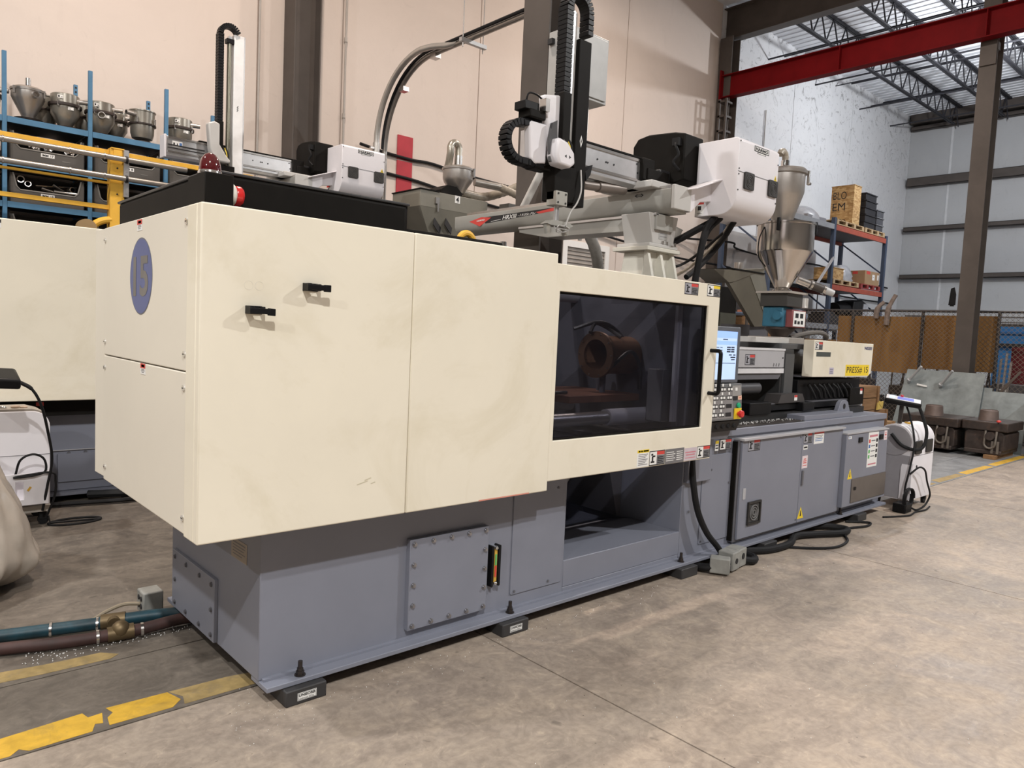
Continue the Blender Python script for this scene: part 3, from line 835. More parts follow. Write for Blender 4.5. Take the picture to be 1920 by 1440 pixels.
# --- operator panel
pn = MB().box(4.085, 2.655, 1.270, 4.440, 2.72, 1.640).build('operator_panel', M('panel_slate', (0.105, 0.115, 0.135), 0.45), P, bevel=0.006)
decal(pn, 'screen', (4.115, 2.655, 1.293), (1,0,0), (0,0,1), 0.285, 0.316,
      [(0,.86,1,1,2),(0,.72,1,.80,2),(.05,.60,.1,.70,3),(.58,.655,.74,.685,3),(.76,.655,.90,.685,3),(.58,.61,.74,.64,3),(.76,.61,.90,.64,3),(.58,.565,.74,.595,3),(.76,.565,.90,.595,3),(.68,.50,.80,.525,3),(.86,.50,.96,.525,3),(.75,.45,.96,.475,3),(.78,.405,.94,.425,3),(.15,.655,.26,.67,3),(.3,.655,.4,.67,3),(.15,.6,.26,.615,3),(.3,.6,.4,.615,3),(.4,.82,.6,.84,3),(.03,.335,.97,.345,3)],
      screenw, [screenb, screenb, screend])
kp = MB().prism([(2.645, 1.265), (2.72, 1.265), (2.72, 1.025), (2.628, 1.025)], 'x', 4.090, 4.478).build('keypad', M('keypad_grey', (0.15, 0.155, 0.16), 0.45), pn, bevel=0.004)
kr, ku = (1, 0, 0), Vector((0, 2.645-2.628, 0.24)).normalized()
def kpos(u, v, d=0.0):
    return Vector((4.090+0.388*u, 2.628+0.017*v-0.0012-d, 1.025+0.24*v))
decal(kp, 'key_sheet', kpos(0.03, 0.05), kr, ku, 0.26, 0.20, [], M('keypad_light', (0.23, 0.22, 0.22), 0.5), [])
for r in range(4):
    for c in range(3):
        dark = (c == 2 and r > 1)
        q = kpos(0.05+0.21*c+0.02*(3-r), 0.80-0.23*r, 0.002)
        kk = decal(kp, 'key_pair', q, kr, ku, 0.066, 0.026, [] if dark else [(.08,.2,.44,.8,1),(.56,.2,.92,.8,1)], ink, [inkw])
        if not dark:
            decal(kp, 'key_legend', kpos(0.10+0.21*c+0.02*(3-r), 0.93-0.23*r, 0.002), kr, ku, 0.018, 0.018, [], inkw, [])
decal(kp, 'mode_block', kpos(0.68, 0.66, 0.002), kr, ku, 0.105, 0.07, [(.35,.5,.6,.8,1)], M('mode_grey', (0.30, 0.29, 0.28), 0.5), [inkw])
decal(kp, 'orange_key', kpos(0.86, 0.55, 0.002), kr, ku, 0.045, 0.03, [(.4,.3,.7,.6,1)], M('peach_key', (0.72, 0.48, 0.36), 0.5), [redl])
decal(kp, 'dark_key', kpos(0.72, 0.55, 0.002), kr, ku, 0.045, 0.026, [], ink, [])
g0 = kpos(0.86, 0.40)
MB().cyl(g0, g0+Vector((0, -0.014, 0)), 0.018, n=18).build('start_button', green, kp, bevel=0.003)
e0 = kpos(0.84, 0.17)
MB().ob(e0+Vector((0, -0.004, 0)), (0.040, 0, 0), (0, 0.004, 0), (0, 0, 0.036)).build('stop_plate', yelll, kp)
MB().cyl(e0+Vector((0, -0.006, 0)), e0+Vector((0, -0.022, 0)), 0.014, n=14).cyl(e0+Vector((0.002, -0.022, 0)), e0+Vector((0.002, -0.042, 0)), 0.026, 0.023, n=20).build('stop_button', redp, kp, bevel=0.003)
sk = MB().prism([(2.640, 1.020), (2.72, 1.020), (2.72, 0.955), (2.665, 0.945)], 'x', 4.095, 4.480).build('socket_strip', blackp, pn, bevel=0.004)
for k in range(5):
    MB().cyl((4.15+0.068*k, 2.652, 0.985), (4.15+0.068*k, 2.644, 0.985), 0.020, 0.014, n=16).build('socket_cap', rubber, sk)
MB().prism([(4.10, 0.945), (4.47, 0.945), (4.43, 0.885), (4.10, 0.90)], 'y', 2.70, 2.79).build('panel_arm', greyd, pn)
MB().box(4.09, 2.76, 0.60, 4.36, 2.793, 0.89).build('front_box', greyp, P, bevel=0.003)
decal(P, 'warning_label', (4.398, 2.768, 0.792), (1,0,0), (0,0,1), 0.042, 0.07, [(0,.7,1,1,1),(.1,.5,.9,.58,2),(.1,.2,.9,.32,2)], whitel, [yelll, ink])
warn(P, (4.455, 2.768, 0.792), 0.145, 0.076)
# --- cabinets under the injection bed
MB().box(4.672, 2.752, 0.112, 6.318, 2.80, 0.850).build('cabinet_frame', greyd, P, bevel=0.002)
MB().box(4.685, 2.715, 0.848, 6.305, 2.80, 0.862).build('cabinet_lip', greyl, P)
MB().box(4.66, 2.758, 0.125, 4.672, 2.793, 0.84).build('cabinet_gasket', black, P)
for (x0, x1) in ((4.700, 5.578), (5.584, 6.300)):
    dr = MB().box(x0, 2.735, 0.132, x1, 2.753, 0.846).build('cabinet_door', greyp, P, bevel=0.003)
    if x0 < 5:
        vt = MB().frame((4.815, 0.222, 4.995, 0.392), (4.83, 0.237, 4.98, 0.377), 'y', 2.722, 2.736).build('fan_vent', fan, dr)
        for r in (0.022, 0.040, 0.058):
            MB().ringx((4.905, 2.724, 0.307), (4.905, 2.730, 0.307), r, r-0.006, 20).build('grille_ring', M('grille_grey', (0.18, 0.18, 0.18), 0.5), vt)
        MB().box(4.835, 2.731, 0.242, 4.975, 2.735, 0.372).build('grille_back', M('grille_dark', (0.05, 0.05, 0.05), 0.6), vt)
        MB().box(4.74, 2.731, 0.42, 4.775, 2.735, 0.50).build('lock_plate', greyl, dr)
        warn(dr, (4.77, 2.735, 0.765), 0.165, 0.085, base=M('label_grey', (0.36, 0.36, 0.40), 0.5))
    else:
        decal(dr, 'warning_label', (5.60, 2.735, 0.765), (1,0,0), (0,0,1), 0.14, 0.085, WARN, M('label_grey', (0.36, 0.36, 0.40), 0.5), [ink, redl, inkg])
        decal(dr, 'danger_label', (5.775, 2.735, 0.748), (1,0,0), (0,0,1), 0.170, 0.105, [(0,.78,1,1,1),(.1,.6,.9,.65,2),(.1,.48,.8,.53,2),(.1,.36,.9,.41,3),(.1,.22,.85,.27,3)], whitel, [redl, inkg, bluel])
        decal(dr, 'small_label', (5.605, 2.735, 0.715), (1,0,0), (0,0,1), 0.07, 0.035, [(.1,.3,.9,.7,1)], whitel, [ink])
        decal(dr, 'ban_label', (5.60, 2.735, 0.565), (1,0,0), (0,0,1), 0.090, 0.10, [(.2,.55,.8,.62,1),(.3,.7,.7,.77,1),(.2,.4,.8,.47,1),(.15,.2,.85,.25,1)], M('pale_pink_label', (0.72, 0.62, 0.64), 0.6), [redl])
        MB().box(5.605, 2.725, 0.43, 5.63, 2.736, 0.55).build('door_latch', greyd, dr, bevel=0.002)
        tri = MB()
        tri.m(0).prism([(5.585, 0.16), (5.685, 0.16), (5.635, 0.255)], 'y', 2.7342, 2.735)
        tri.m(1).prism([(5.625, 0.18), (5.645, 0.18), (5.640, 0.225), (5.630, 0.225)], 'y', 2.7336, 2.7343)
        tri.build('shock_triangle', [yelll, ink], dr)
for (x, z) in ((5.55, 0.82), (5.555, 0.16)):
    MB().cyl((x, 2.735, z), (x, 2.730, z), 0.006, n=8).build('screw', greyd, P)
eb = MB().prism([(6.30, 0.165), (7.20, 0.165), (7.16, 0.800), (6.30, 0.800)], 'y', 2.70, 2.80).build('terminal_cabinet', greyp, P, bevel=0.003)
MB().box(6.295, 2.692, 0.798, 7.17, 2.80, 0.810).build('cabinet_lip', greyl, eb)
MB().box(6.455, 2.693, 0.19, 7.18, 2.701, 0.400).build('lower_flap', M('brown_grey_flap', (0.105, 0.09, 0.08), 0.35), eb, bevel=0.002)
MB().box(6.50, 2.688, 0.30, 6.54, 2.694, 0.325).build('flap_latch', blackp, eb)
for x in (6.535, 6.975):
    MB().box(x, 2.69, 0.715, x+0.075, 2.701, 0.760).build('door_pull', blackp, eb, bevel=0.003)
decal(eb, 'notice_sheet', (6.745, 2.70, 0.475), (1,0,0), (0,0,1), 0.215, 0.315,
      [(.1,.86,.9,.92,1),(.06,.70,.22,.80,2),(.06,.55,.22,.65,3),(.06,.40,.22,.50,4),(.06,.25,.22,.35,4),(.1,.06,.9,.1,1)]+[(.3,.74-.15*k,.7,.77-.15*k,5) for k in range(4)]+[(.78,.70-.15*k,.95,.80-.15*k,6) for k in range(4)],
      whitel, [M('faded_red', (0.55, 0.20, 0.24), 0.6), redl, bluel, greenl, inkg, ink])
decal(eb, 'ban_label', (7.085, 2.70, 0.70), (1,0,0), (0,0,1), 0.065, 0.09, [(.2,.5,.8,.6,1),(.3,.7,.7,.76,1),(.2,.2,.8,.25,1)], M('pale_pink_label', (0.72, 0.62, 0.64), 0.6), [redl])
decal(eb, 'small_label', (6.335, 2.70, 0.757), (1,0,0), (0,0,1), 0.06, 0.022, [(.1,.3,.6,.7,1)], whitel, [bluel])
tri = MB()
tri.m(0).prism([(6.37, 0.405), (6.46, 0.405), (6.415, 0.495)], 'y', 2.6992, 2.70)
tri.m(1).prism([(6.407, 0.422), (6.423, 0.422), (6.419, 0.465), (6.411, 0.465)], 'y', 2.6986, 2.6993)
tri.build('shock_triangle', [yelll, ink], eb)
# --- injection unit on the bed
MB().box(4.55, 2.95, 0.93, 7.2, 3.75, 0.985).build('bed_plate', M('oily_black', (0.02, 0.02, 0.02), 0.4), P)
MB().box(4.56, 2.795, 0.93, 5.715, 2.948, 0.936).build('oil_tray', M('tray_brown_black', (0.035, 0.030, 0.027), 0.5), P)
MB().box(5.72, 2.80, 0.93, 6.62, 2.96, 0.972).build('bed_step', greyp, P, bevel=0.003)
le = MB().prism([(6.50, 0.93), (6.75, 0.93), (6.75, 0.96), (6.70, 1.045), (6.66, 1.065), (6.59, 1.065), (6.55, 1.045), (6.50, 0.96)], 'y', 2.885, 2.925).build('lifting_lug', greyp, P, bevel=0.003)
MB().cyl((6.625, 2.883, 1.01), (6.625, 2.927, 1.01), 0.024, n=16).build('lug_hole', ink, le)
for y in (3.02, 3.62):
    MB().box(4.95, y-0.03, 1.00, 7.15, y+0.03, 1.05).build('slide_rail', blackp, P, bevel=0.003)
    MB().box(4.95, y-0.02, 1.05, 7.15, y+0.02, 1.058).build('rail_edge', greyd, P)
for (x0, x1, z1) in ((4.75, 4.98, 1.10), (5.10, 5.42, 1.08), (5.95, 6.15, 1.06)):
    MB().box(x0, 2.93, 0.985, x1, 3.15, z1).build('carriage_block', blackp, P, bevel=0.006)
MB().box(4.95, 2.97, 0.93, 5.2, 3.1, 0.985).build('block_foot', greyl, P)
MB().cyl((4.30, 3.12, 1.175), (5.35, 3.12, 1.175), 0.032, n=18).build('nozzle_touch_rod', M('rod_steel', (0.40, 0.40, 0.42), 0.22, metal=1.0), P)
MB().cyl((5.05, 3.12, 1.175), (5.50, 3.12, 1.175), 0.052, n=18).build('touch_cylinder', M('dark_cylinder', (0.06, 0.06, 0.065), 0.35), P)
MB().cyl((4.25, 3.33, 1.38), (5.9, 3.33, 1.38), 0.075, n=20).build('barrel', copper, P)
bc = MB().box(4.95, 3.05, 1.345, 5.80, 3.56, 1.485).build('barrel_cover', greyl, P, bevel=0.005)
MB().frame((4.95, 3.045, 5.80, 3.565), (5.03, 3.11, 5.75, 3.50), 'z', 1.485, 1.502).build('cover_rim', M('rim_white', (0.66, 0.66, 0.68), 0.4), bc)
MB().box(4.95, 3.045, 1.300, 5.795, 3.56, 1.338).build('lower_rim', M('rim_white', (0.66, 0.66, 0.68), 0.4), bc)
MB().prism([(4.98, 1.30), (5.79, 1.30), (5.74, 1.25), (4.98, 1.25)], 'y', 3.06, 3.55).build('drip_tray', greyd, bc)
warn(bc, (5.185, 3.05, 1.365), 0.145, 0.085, base=M('label_grey', (0.36, 0.36, 0.40), 0.5))
for k in range(3):
    MB().ob((5.63+0.042*k, 3.049, 1.368), (0.004, 0, 0.012), (0, 0.001, 0), (-0.006, 0, 0.003)).build('slash_mark', inkg, bc)
MB().cyl((5.77, 3.05, 1.425), (5.77, 3.045, 1.425), 0.006, n=8).build('screw', ink, bc)
MB().box(5.81, 3.08, 1.02, 6.02, 3.60, 1.50).build('feed_housing', M('housing_black', (0.035, 0.036, 0.038), 0.45), P, bevel=0.008)
MB().box(5.84, 3.06, 1.12, 5.99, 3.09, 1.46).build('housing_face', M('housing_face_grey', (0.075, 0.077, 0.08), 0.45), P)
MB().cyl((5.9, 3.33, 1.42), (6.62, 3.33, 1.42), 0.15, n=26).build('injection_motor', M('motor_grey', (0.085, 0.085, 0.088), 0.4), P)
MB().box(6.05, 3.04, 0.985, 7.28, 3.62, 1.24).build('drive_body', blackp, P, bevel=0.006)
MB().prism([(5.6, 1.06), (6.05, 1.06), (6.0, 1.13), (5.64, 1.13)], 'y', 2.97, 3.1).build('sloped_shroud', M('shroud_dark', (0.05, 0.045, 0.045), 0.5), P)
decal(P, 'small_label', (5.86, 2.9695, 1.075), (1,0,0), (0,0,1), 0.05, 0.045, [(0,.6,1,1,1)], whitel, [redl])
ic = MB().prism([(6.105, 1.272), (7.225, 1.263), (7.300, 1.300), (7.312, 1.578), (6.105, 1.588)], 'y', 2.95, 3.045).build('injection_cover', cream, P, bevel=0.004)
MB().box(6.12, 3.05, 1.262, 7.30, 3.66, 1.275).build('cover_floor', greyd, ic)
warn(ic, (6.118, 2.95, 1.505), 0.140, 0.068, head=redl)
decal(ic, 'dark_slot', (6.152, 2.95, 1.447), (1,0,0), (0,0,1), 0.27, 0.040, [], M('slot_grey_green', (0.065, 0.075, 0.07), 0.5), [])
decal(ic, 'small_label', (6.42, 2.95, 1.292), (1,0,0), (0,0,1), 0.08, 0.06, [(.1,.7,.9,.8,1),(.1,.4,.8,.5,1),(.1,.15,.9,.25,1)], M('lilac_label', (0.48, 0.44, 0.56), 0.6), [inkg])
pt = decal(ic, 'press_tag', (6.740, 2.95, 1.276), (1,0,0), (0,0,1), 0.505, 0.102, [], yelll, [])
text('PRESS# 15', 0.062, ink, pt, (6.765, 2.949, 1.298), bold=0.0, width=0.455)
text('NISSEI', 0.030, M('brand_navy', (0.02, 0.03, 0.16), 0.5), ic, (7.115, 2.949, 1.520), bold=0.02, width=0.165, name='brand_lettering')
MB().tube(spline([(6.9, 3.25, 1.56), (6.85, 3.2, 1.63), (6.7, 3.2, 1.66), (6.5, 3.25, 1.64), (6.35, 3.3, 1.60)], 6), 0.022, 8).build('motor_cable', M('cable_grey', (0.14, 0.13, 0.12), 0.5), P)
mb = MB()
for k in range(10):
    x = 6.2+0.09*k
    mb.tube(spline([(x, 3.02, 1.20), (x+0.04, 2.99, 1.12+0.02*(k % 3)), (x+0.1, 3.0, 1.08)], 4), 0.012, 6)
mb.build('drive_cables', rubber, P)
MB().box(6.95, 2.98, 1.0, 7.25, 3.1, 1.16).build('black_bin', black, P, bevel=0.004)
decal(P, 'small_label', (7.16, 2.9795, 1.10), (1,0,0), (0,0,1), 0.05, 0.05, [(0,.6,1,1,1)], whitel, [redl])
MB().box(6.95, 3.0, 0.93, 7.28, 3.3, 1.0).build('rear_block', greyl, P)
MB().tube([(2.245+0.045*math.cos(a), 2.86, 1.965+0.045*math.sin(a)) for a in [i*2*PI/24 for i in range(25)]], 0.016, 10).build('lifting_ring', yell, P)
MB().cyl((2.50, 2.88, 1.93), (2.50, 2.88, 2.0), 0.022, 0.016, n=14).cyl((2.44, 2.9, 1.93), (2.46, 2.9, 1.985), 0.010, n=8).build('grease_fitting', chrome, P)
# long corrugated cable from the panel to the floor boxes
MB().tube(spline([(4.13, 2.77, 0.80), (4.12, 2.74, 0.62), (4.17, 2.725, 0.42), (4.27, 2.71, 0.26), (4.38, 2.69, 0.15), (4.42, 2.665, 0.085)], 8), 0.021, 10).build('panel_conduit', rubber, P)
# --- levelling pads under the flange
padlab = ['black levelling pad under the nearest corner of the press base', 'black levelling pad under the press, second from the near corner', 'black levelling pad without a visible label beside the grey floor boxes', 'black levelling pad in shadow under the cabinets of the press', 'black levelling pad under the far end of the press']
for k, (x, bx) in enumerate(((1.374, 1.376), (2.528, 2.543), (4.06, 4.05), (5.10, 5.10), (6.70, 6.39))):
    t = thing('leveling_mount', (x, 2.79, 0), padlab[k], 'levelling pad', 'levelling pads of the press')
    MB().box(x-0.09, 2.680, 0, x+0.09, 2.86, 0.066).build('pad_block', M('pad_black', (0.032, 0.031, 0.032), 0.55), t, bevel=0.006)
    if k == 3:
        continue
    q = MB(); q.cyl((bx, 2.748, 0.0885), (bx, 2.748, 0.092), 0.023, n=16); q.cyl((bx, 2.748, 0.092), (bx, 2.748, 0.108), 0.017, n=6); q.cyl((bx, 2.748, 0.108), (bx, 2.748, 0.120), 0.013, n=6); q.cyl((bx, 2.748, 0.120), (bx, 2.748, 0.148), 0.0095, n=12)
    q.build('leveling_bolt', M('bolt_dark', (0.05, 0.042, 0.04), 0.4, metal=0.6), t)
    if k < 2:
        d = decal(t, 'maker_label', (x-0.040, 2.680, 0.016), (1,0,0), (0,0,1), 0.083, 0.032, [(.03,.05,.97,.09,1),(.03,.91,.97,.95,1),(.02,.05,.035,.95,1),(.965,.05,.98,.95,1)], whitel, [ink])
        text('UNISORB', 0.0115, ink, d, (x-0.035, 2.679, 0.032), bold=0.03, width=0.072)
        text('Levelmount 350 kz', 0.0075, ink, d, (x-0.035, 2.679, 0.0205), width=0.066)
# grey floor boxes by the conduit
def jb(x, y, rz, w, d, h, holes, label, cable):
    t = thing('junction_box', (x, y, 0.0), label, 'junction box')
    c, s = math.cos(rz), math.sin(rz)
    ax, ay = Vector((c, s, 0)), Vector((-s, c, 0))
    o = Vector((x, y, 0.012+h/2))
    MB().ob(o, ax*w/2, ay*d/2, Vector((0, 0, h/2))).build('box_body', jbox, t, bevel=0.008)
    for u, v, r in holes:
        p = o+ax*u-ay*(d/2)+Vector((0, 0, v))
        MB().cyl(p, p-ay*0.003, r, n=16).build('knockout', ink, t)
    if cable:
        MB().tube(spline(cable, 6), 0.026, 10).build('flexible_conduit', rubber, t)
jb(4.285, 2.602, 0.55, 0.085, 0.13, 0.105, [(-.02,.025,.013),(.02,.025,.013),(-.02,-.022,.013),(.02,-.022,.013)], 'small grey outlet box with four sockets on the floor by the press', [(4.25,2.63,0.05),(4.22,2.67,0.04),(4.20,2.74,0.035)])
jb(4.415, 2.615, 0.12, 0.11, 0.11, 0.125, [(0,0,.019)], 'middle grey outlet box with one round hole on the floor by the press', None)
jb(4.53, 2.635, 0.12, 0.115, 0.11, 0.125, [(0,0.01,.021)], 'right grey outlet box with one round hole and a thick black conduit', [(4.59,2.62,0.04),(4.66,2.58,0.03),(4.73,2.60,0.03),(4.76,2.66,0.03),(4.75,2.76,0.03)])
cb = MB().tube(spline([(4.75,2.80,0.03),(5.0,2.66,0.03),(5.3,2.64,0.032),(5.55,2.72,0.032),(5.75,2.66,0.032),(6.0,2.55,0.032),(6.15,2.58,0.032),(6.1,2.72,0.032),(5.9,2.85,0.032)], 8), 0.026, 10).build('floor_conduit', rubber)
tag(cb, 'thick black conduit snaking out from under the press cabinets', 'conduit')
cb = MB().tube(spline([(5.2,2.72,0.012),(5.4,2.52,0.012),(5.6,2.42,0.012),(5.85,2.44,0.012),(6.05,2.55,0.012),(6.25,2.62,0.012),(6.5,2.56,0.012),(6.65,2.60,0.012),(6.5,2.74,0.012)], 8), 0.010, 8).build('floor_cable', rubber)
tag(cb, 'thin black cable looped on the floor in front of the cabinets', 'cable')
# ------------------------------------------------------------------ take-out robots
def robot(dx, dy, dz, kick, label, white_arm, detail):
    T = thing('take_out_robot', (3.95+dx, 3.1+dy, 1.89+dz), label, 'robot')
    D = Vector((dx, dy, dz))
    class RB(MB):
        def raw(s, vs, fs):
            return MB.raw(s, [Vector(p)+s.d for p in vs], fs)
    def B(k=0.0):
        b = RB(); b.d = D+Vector((k, 0, 0)); return b
    def pt(x, y, z, k=0.0):
        return Vector((x+k, y, z))+D
    # pedestal: cream ribbed stand + grey saddle
    st = B().prism([(3.78, 1.895), (4.10, 1.895), (4.06, 2.10), (3.82, 2.10)], 'y', 3.0, 3.18).build('stand', M('stand_cream', (0.66, 0.64, 0.56), 0.42), T, bevel=0.004)
    for x in (3.78, 3.94, 4.10):
        xi = 3.94+(x-3.94)*0.8
        B().prism([(2.92, 1.895), (3.0, 1.895), (3.0, 2.10), (2.975, 2.10)], 'x', xi-0.012, xi+0.012).build('stand_rib', M('stand_cream', (0.66, 0.64, 0.56), 0.42), st)
    B().box(3.77, 2.95, 2.10, 4.12, 3.24, 2.125).build('stand_plate', M('stand_cream', (0.66, 0.64, 0.56), 0.42), st, bevel=0.003)
    sa = B().prism([(3.79, 2.34), (4.10, 2.34), (4.06, 2.15), (3.84, 2.15)], 'y', 2.97, 3.20).box(3.80, 2.96, 2.127, 4.10, 3.23, 2.15).build('saddle', robl, T, bevel=0.004)
    B().prism([(2.97, 2.15), (2.945, 2.15), (2.97, 2.26)], 'x', 4.02, 4.035).build('saddle_rib', robl, sa)
    decal(sa, 'rating_plate', pt(3.90, 2.969, 2.18), (1,0,0), (0,0,1), 0.09, 0.06, [(.1,.6,.9,.66,1),(.1,.3,.9,.36,1)], M('plate_grey2', (0.40, 0.40, 0.39), 0.4), [inkg])
    for k in range(4):
        B().cyl((3.94+0.045*k, 2.965, 2.15), (3.94+0.045*k, 2.965, 2.172), 0.008, n=6).build('bolt', steel, sa)
    # traverse beam (runs away from the operator) and its lower ledge
    bm = B().prism([(3.87, 2.49), (3.87, 2.405), (3.885, 2.372), (3.915, 2.350), (3.95, 2.345), (4.03, 2.345), (4.03, 2.49)], 'y', 2.86, 5.10).build('traverse_beam', robg, T, bevel=0.003)
    B().prism([(2.95, 2.235), (3.95, 2.245), (4.25, 2.300), (4.25, 2.335), (2.95, 2.335)], 'x', 3.845, 4.02).build('lower_ledge', robg, T, bevel=0.003)
    B().box(3.835, 2.95, 2.325, 3.86, 4.25, 2.340).build('ledge_rail', alu, T)
    B().box(3.88, 2.88, 2.49, 3.905, 4.95, 2.512).box(3.985, 2.88, 2.49, 4.01, 4.95, 2.512).build('guide_rail', steel, T)
    B().box(3.86, 2.835, 2.36, 4.04, 2.86, 2.51).build('beam_end_cap', robl, T, bevel=0.004)
    if detail:
        q = B()
        q.m(0).raw([(3.8695, 4.728, 2.457), (3.8695, 3.915, 2.463), (3.8695, 3.90, 2.440), (3.8695, 4.69, 2.405)], [(0, 1, 2, 3)])
        q.m(1).raw([(3.869, 4.901, 2.436), (3.869, 4.74, 2.462), (3.869, 4.62, 2.448), (3.869, 4.76, 2.388)], [(0, 1, 2, 3)])
        q.m(1).raw([(3.869, 4.10, 2.446), (3.869, 3.905, 2.462), (3.869, 3.89, 2.440), (3.869, 4.06, 2.432)], [(0, 1, 2, 3)])
        q.m(2).raw([(3.8685, 4.62, 2.418), (3.8685, 4.50, 2.426), (3.8685, 4.50, 2.423), (3.8685, 4.62, 2.415)], [(0, 1, 2, 3)])
        bd = q.build('beam_banner', [ink, redl, inkw], bm)
        text('HRXIII', 0.031, inkw, bd, pt(3.8685, 4.48, 2.420), (0, -1, 0.012), (0, 0, 1), bold=0.015, shear=0.3, width=0.17)
        text('-150Si-Fly', 0.022, inkw, bd, pt(3.8685, 4.30, 2.424), (0, -1, 0.012), (0, 0, 1), shear=0.3, width=0.20)
        text('HARMO', 0.013, inkw, bd, pt(3.8685, 4.80, 2.426), (0, -1, 0.05), (0, 0, 1), bold=0.03, width=0.10)
        for s in (-1, 1):
            B().raw([(3.8692, 3.123+0.038*s, 2.467), (3.8692, 3.123+0.014*s, 2.480), (3.8692, 3.123+0.014*s, 2.473), (3.8692, 3.123+0.024*s, 2.467), (3.8692, 3.123+0.014*s, 2.461), (3.8692, 3.123+0.014*s, 2.454)], [(0, 1, 2, 3, 4, 5)]).build('arrow_mark', ink, bm)
            B().ringx((3.8692, 3.123+0.006*s, 2.467), (3.8686, 3.123+0.006*s, 2.467), 0.008, 0.005, 12).build('loop_mark', ink, bm)
    # carriage + kick beam along the press
    B().box(3.80, 2.97, 2.50, 4.12, 3.40, 2.545).build('carriage_plate', robl, T, bevel=0.006)
    kx0 = 2.60 if white_arm else 2.88
    kb = B(kick).prism([(3.10, 2.690), (3.10, 2.52), (3.125, 2.50), (3.21, 2.50), (3.21, 2.69)], 'x', kx0, 3.87).build('kick_beam', alu, T, bevel=0.003)
    B(kick).box(kx0+0.02, 3.093, 2.672, 3.865, 3.10, 2.688).box(kx0+0.02, 3.093, 2.545, 3.865, 3.10, 2.56).build('kick_rail', steel, kb)
    B(kick).box(2.9, 3.09, 2.692, 3.86, 3.2, 2.702).build('kick_top_strip', black, kb)
    for x, z in ((3.42, 2.615), (3.50, 2.612), (3.516, 2.612), (3.575, 2.61), (3.80, 2.655), (3.81, 2.60)):
        B(kick).cyl((x, 3.10, z), (x, 3.097, z), 0.006, n=10).build('tapped_hole', ink, kb)
    B(kick).box(3.83, 3.07, 2.56, 3.95, 3.22, 2.70).box(3.87, 3.06, 2.545, 4.10, 3.22, 2.64).build('kick_end_block', black, T, bevel=0.006)
    # black cable drum housing behind the beam end
    B().prism([(3.33, 2.70), (3.41, 2.78), (3.41, 2.87), (3.37, 2.92), (3.28, 2.935), (3.19, 2.93), (3.06, 2.92), (2.975, 2.90), (2.975, 2.60), (3.05, 2.58), (3.20, 2.62)], 'x', 4.13, 4.34).build('drum_housing', black, T, bevel=0.008)
    B().box(4.09, 3.0, 2.82, 4.13, 3.05, 2.87).tube(spline([(4.12, 3.03, 2.86), (4.09, 3.02, 2.82), (4.10, 3.0, 2.76), (4.09, 3.03, 2.71), (4.12, 3.0, 2.66)], 4), 0.010, 6).build('drum_cable', rubber, T)
    B().box(4.02, 3.08, 2.55, 4.13, 3.20, 2.66).build('drum_bracket', M('bracket_black', (0.03, 0.03, 0.032), 0.4), T, bevel=0.004)
    # white control box
    prof = [(2.65, 2.835), (2.67, 2.855), (2.96, 2.855), (2.96, 2.368), (2.77, 2.368)]+[(2.77-0.12*math.sin(a), 2.488-0.12*math.cos(a)) for a in [i*PI/12 for i in range(1, 7)]]
    bx = B().prism(prof, 'x', 4.265, 4.768).build('control_box', white, T, bevel=0.004)
    B().box(4.266, 2.648, 2.636, 4.767, 2.651, 2.640).build('box_seam', inkg, bx)
    for x in (4.335, 4.640):
        fg = B().prism(rrect(x, 2.535, x+0.115, 2.645, 0.012), 'y', 2.636, 2.65).build('fan_grille', fan, bx, bevel=0.002)
        for r in (0.018, 0.032, 0.046):
            B().ringx((x+0.0575, 2.634, 2.59), (x+0.0575, 2.637, 2.59), r, r-0.004, 18).build('grille_ring', M('grille_brown', (0.045, 0.04, 0.035), 0.5), fg)
    for (x, z) in ((4.275, 2.83), (4.275, 2.655), (4.275, 2.62), (4.275, 2.52), (4.757, 2.76), (4.757, 2.60), (4.757, 2.50)):
        B().cyl((x, 2.651, z), (x, 2.647, z), 0.005, n=8).build('screw', ink, bx)
    lg = decal(bx, 'maker_plate', pt(4.445, 2.65, 2.797), (1,0,0), (0,0,1), 0.185, 0.036, [(.04,.14,.96,.86,1)], ink, [inkw])
    text('HARMO', 0.020, ink, lg, pt(4.458, 2.6485, 2.805), bold=0.04, width=0.158)
    decal(bx, 'plate_tab', pt(4.485, 2.65, 2.786), (1,0,0), (0,0,1), 0.105, 0.011, [(.05,.2,.95,.8,1)], ink, [inkw])
    tri = B()
    tri.m(0).prism([(4.715, 2.648), (4.755, 2.648), (4.735, 2.685)], 'y', 2.6492, 2.65)
    tri.m(1).prism([(4.731, 2.654), (4.739, 2.654), (4.737, 2.673), (4.733, 2.673)], 'y', 2.6487, 2.6493)
    tri.build('shock_triangle', [yelll, ink], bx)
    decal(bx, 'warning_label', pt(4.265, 2.955, 2.378), BR, (0, 0, 1), 0.065, 0.092, [(0,.76,1,1,1),(.3,.35,.7,.65,2),(.2,.1,.8,.14,3)], whitel, [redl, ink, inkg])
    B().prism([(3.99, 2.36), (3.99, 2.50), (4.27, 2.60), (4.27, 2.46), (4.15, 2.44), (4.05, 2.36)], 'y', 2.84, 2.88).prism([(3.99, 2.49), (3.99, 2.50), (4.27, 2.60), (4.27, 2.59)], 'y', 2.76, 2.88).build('box_bracket', white, T, bevel=0.004)
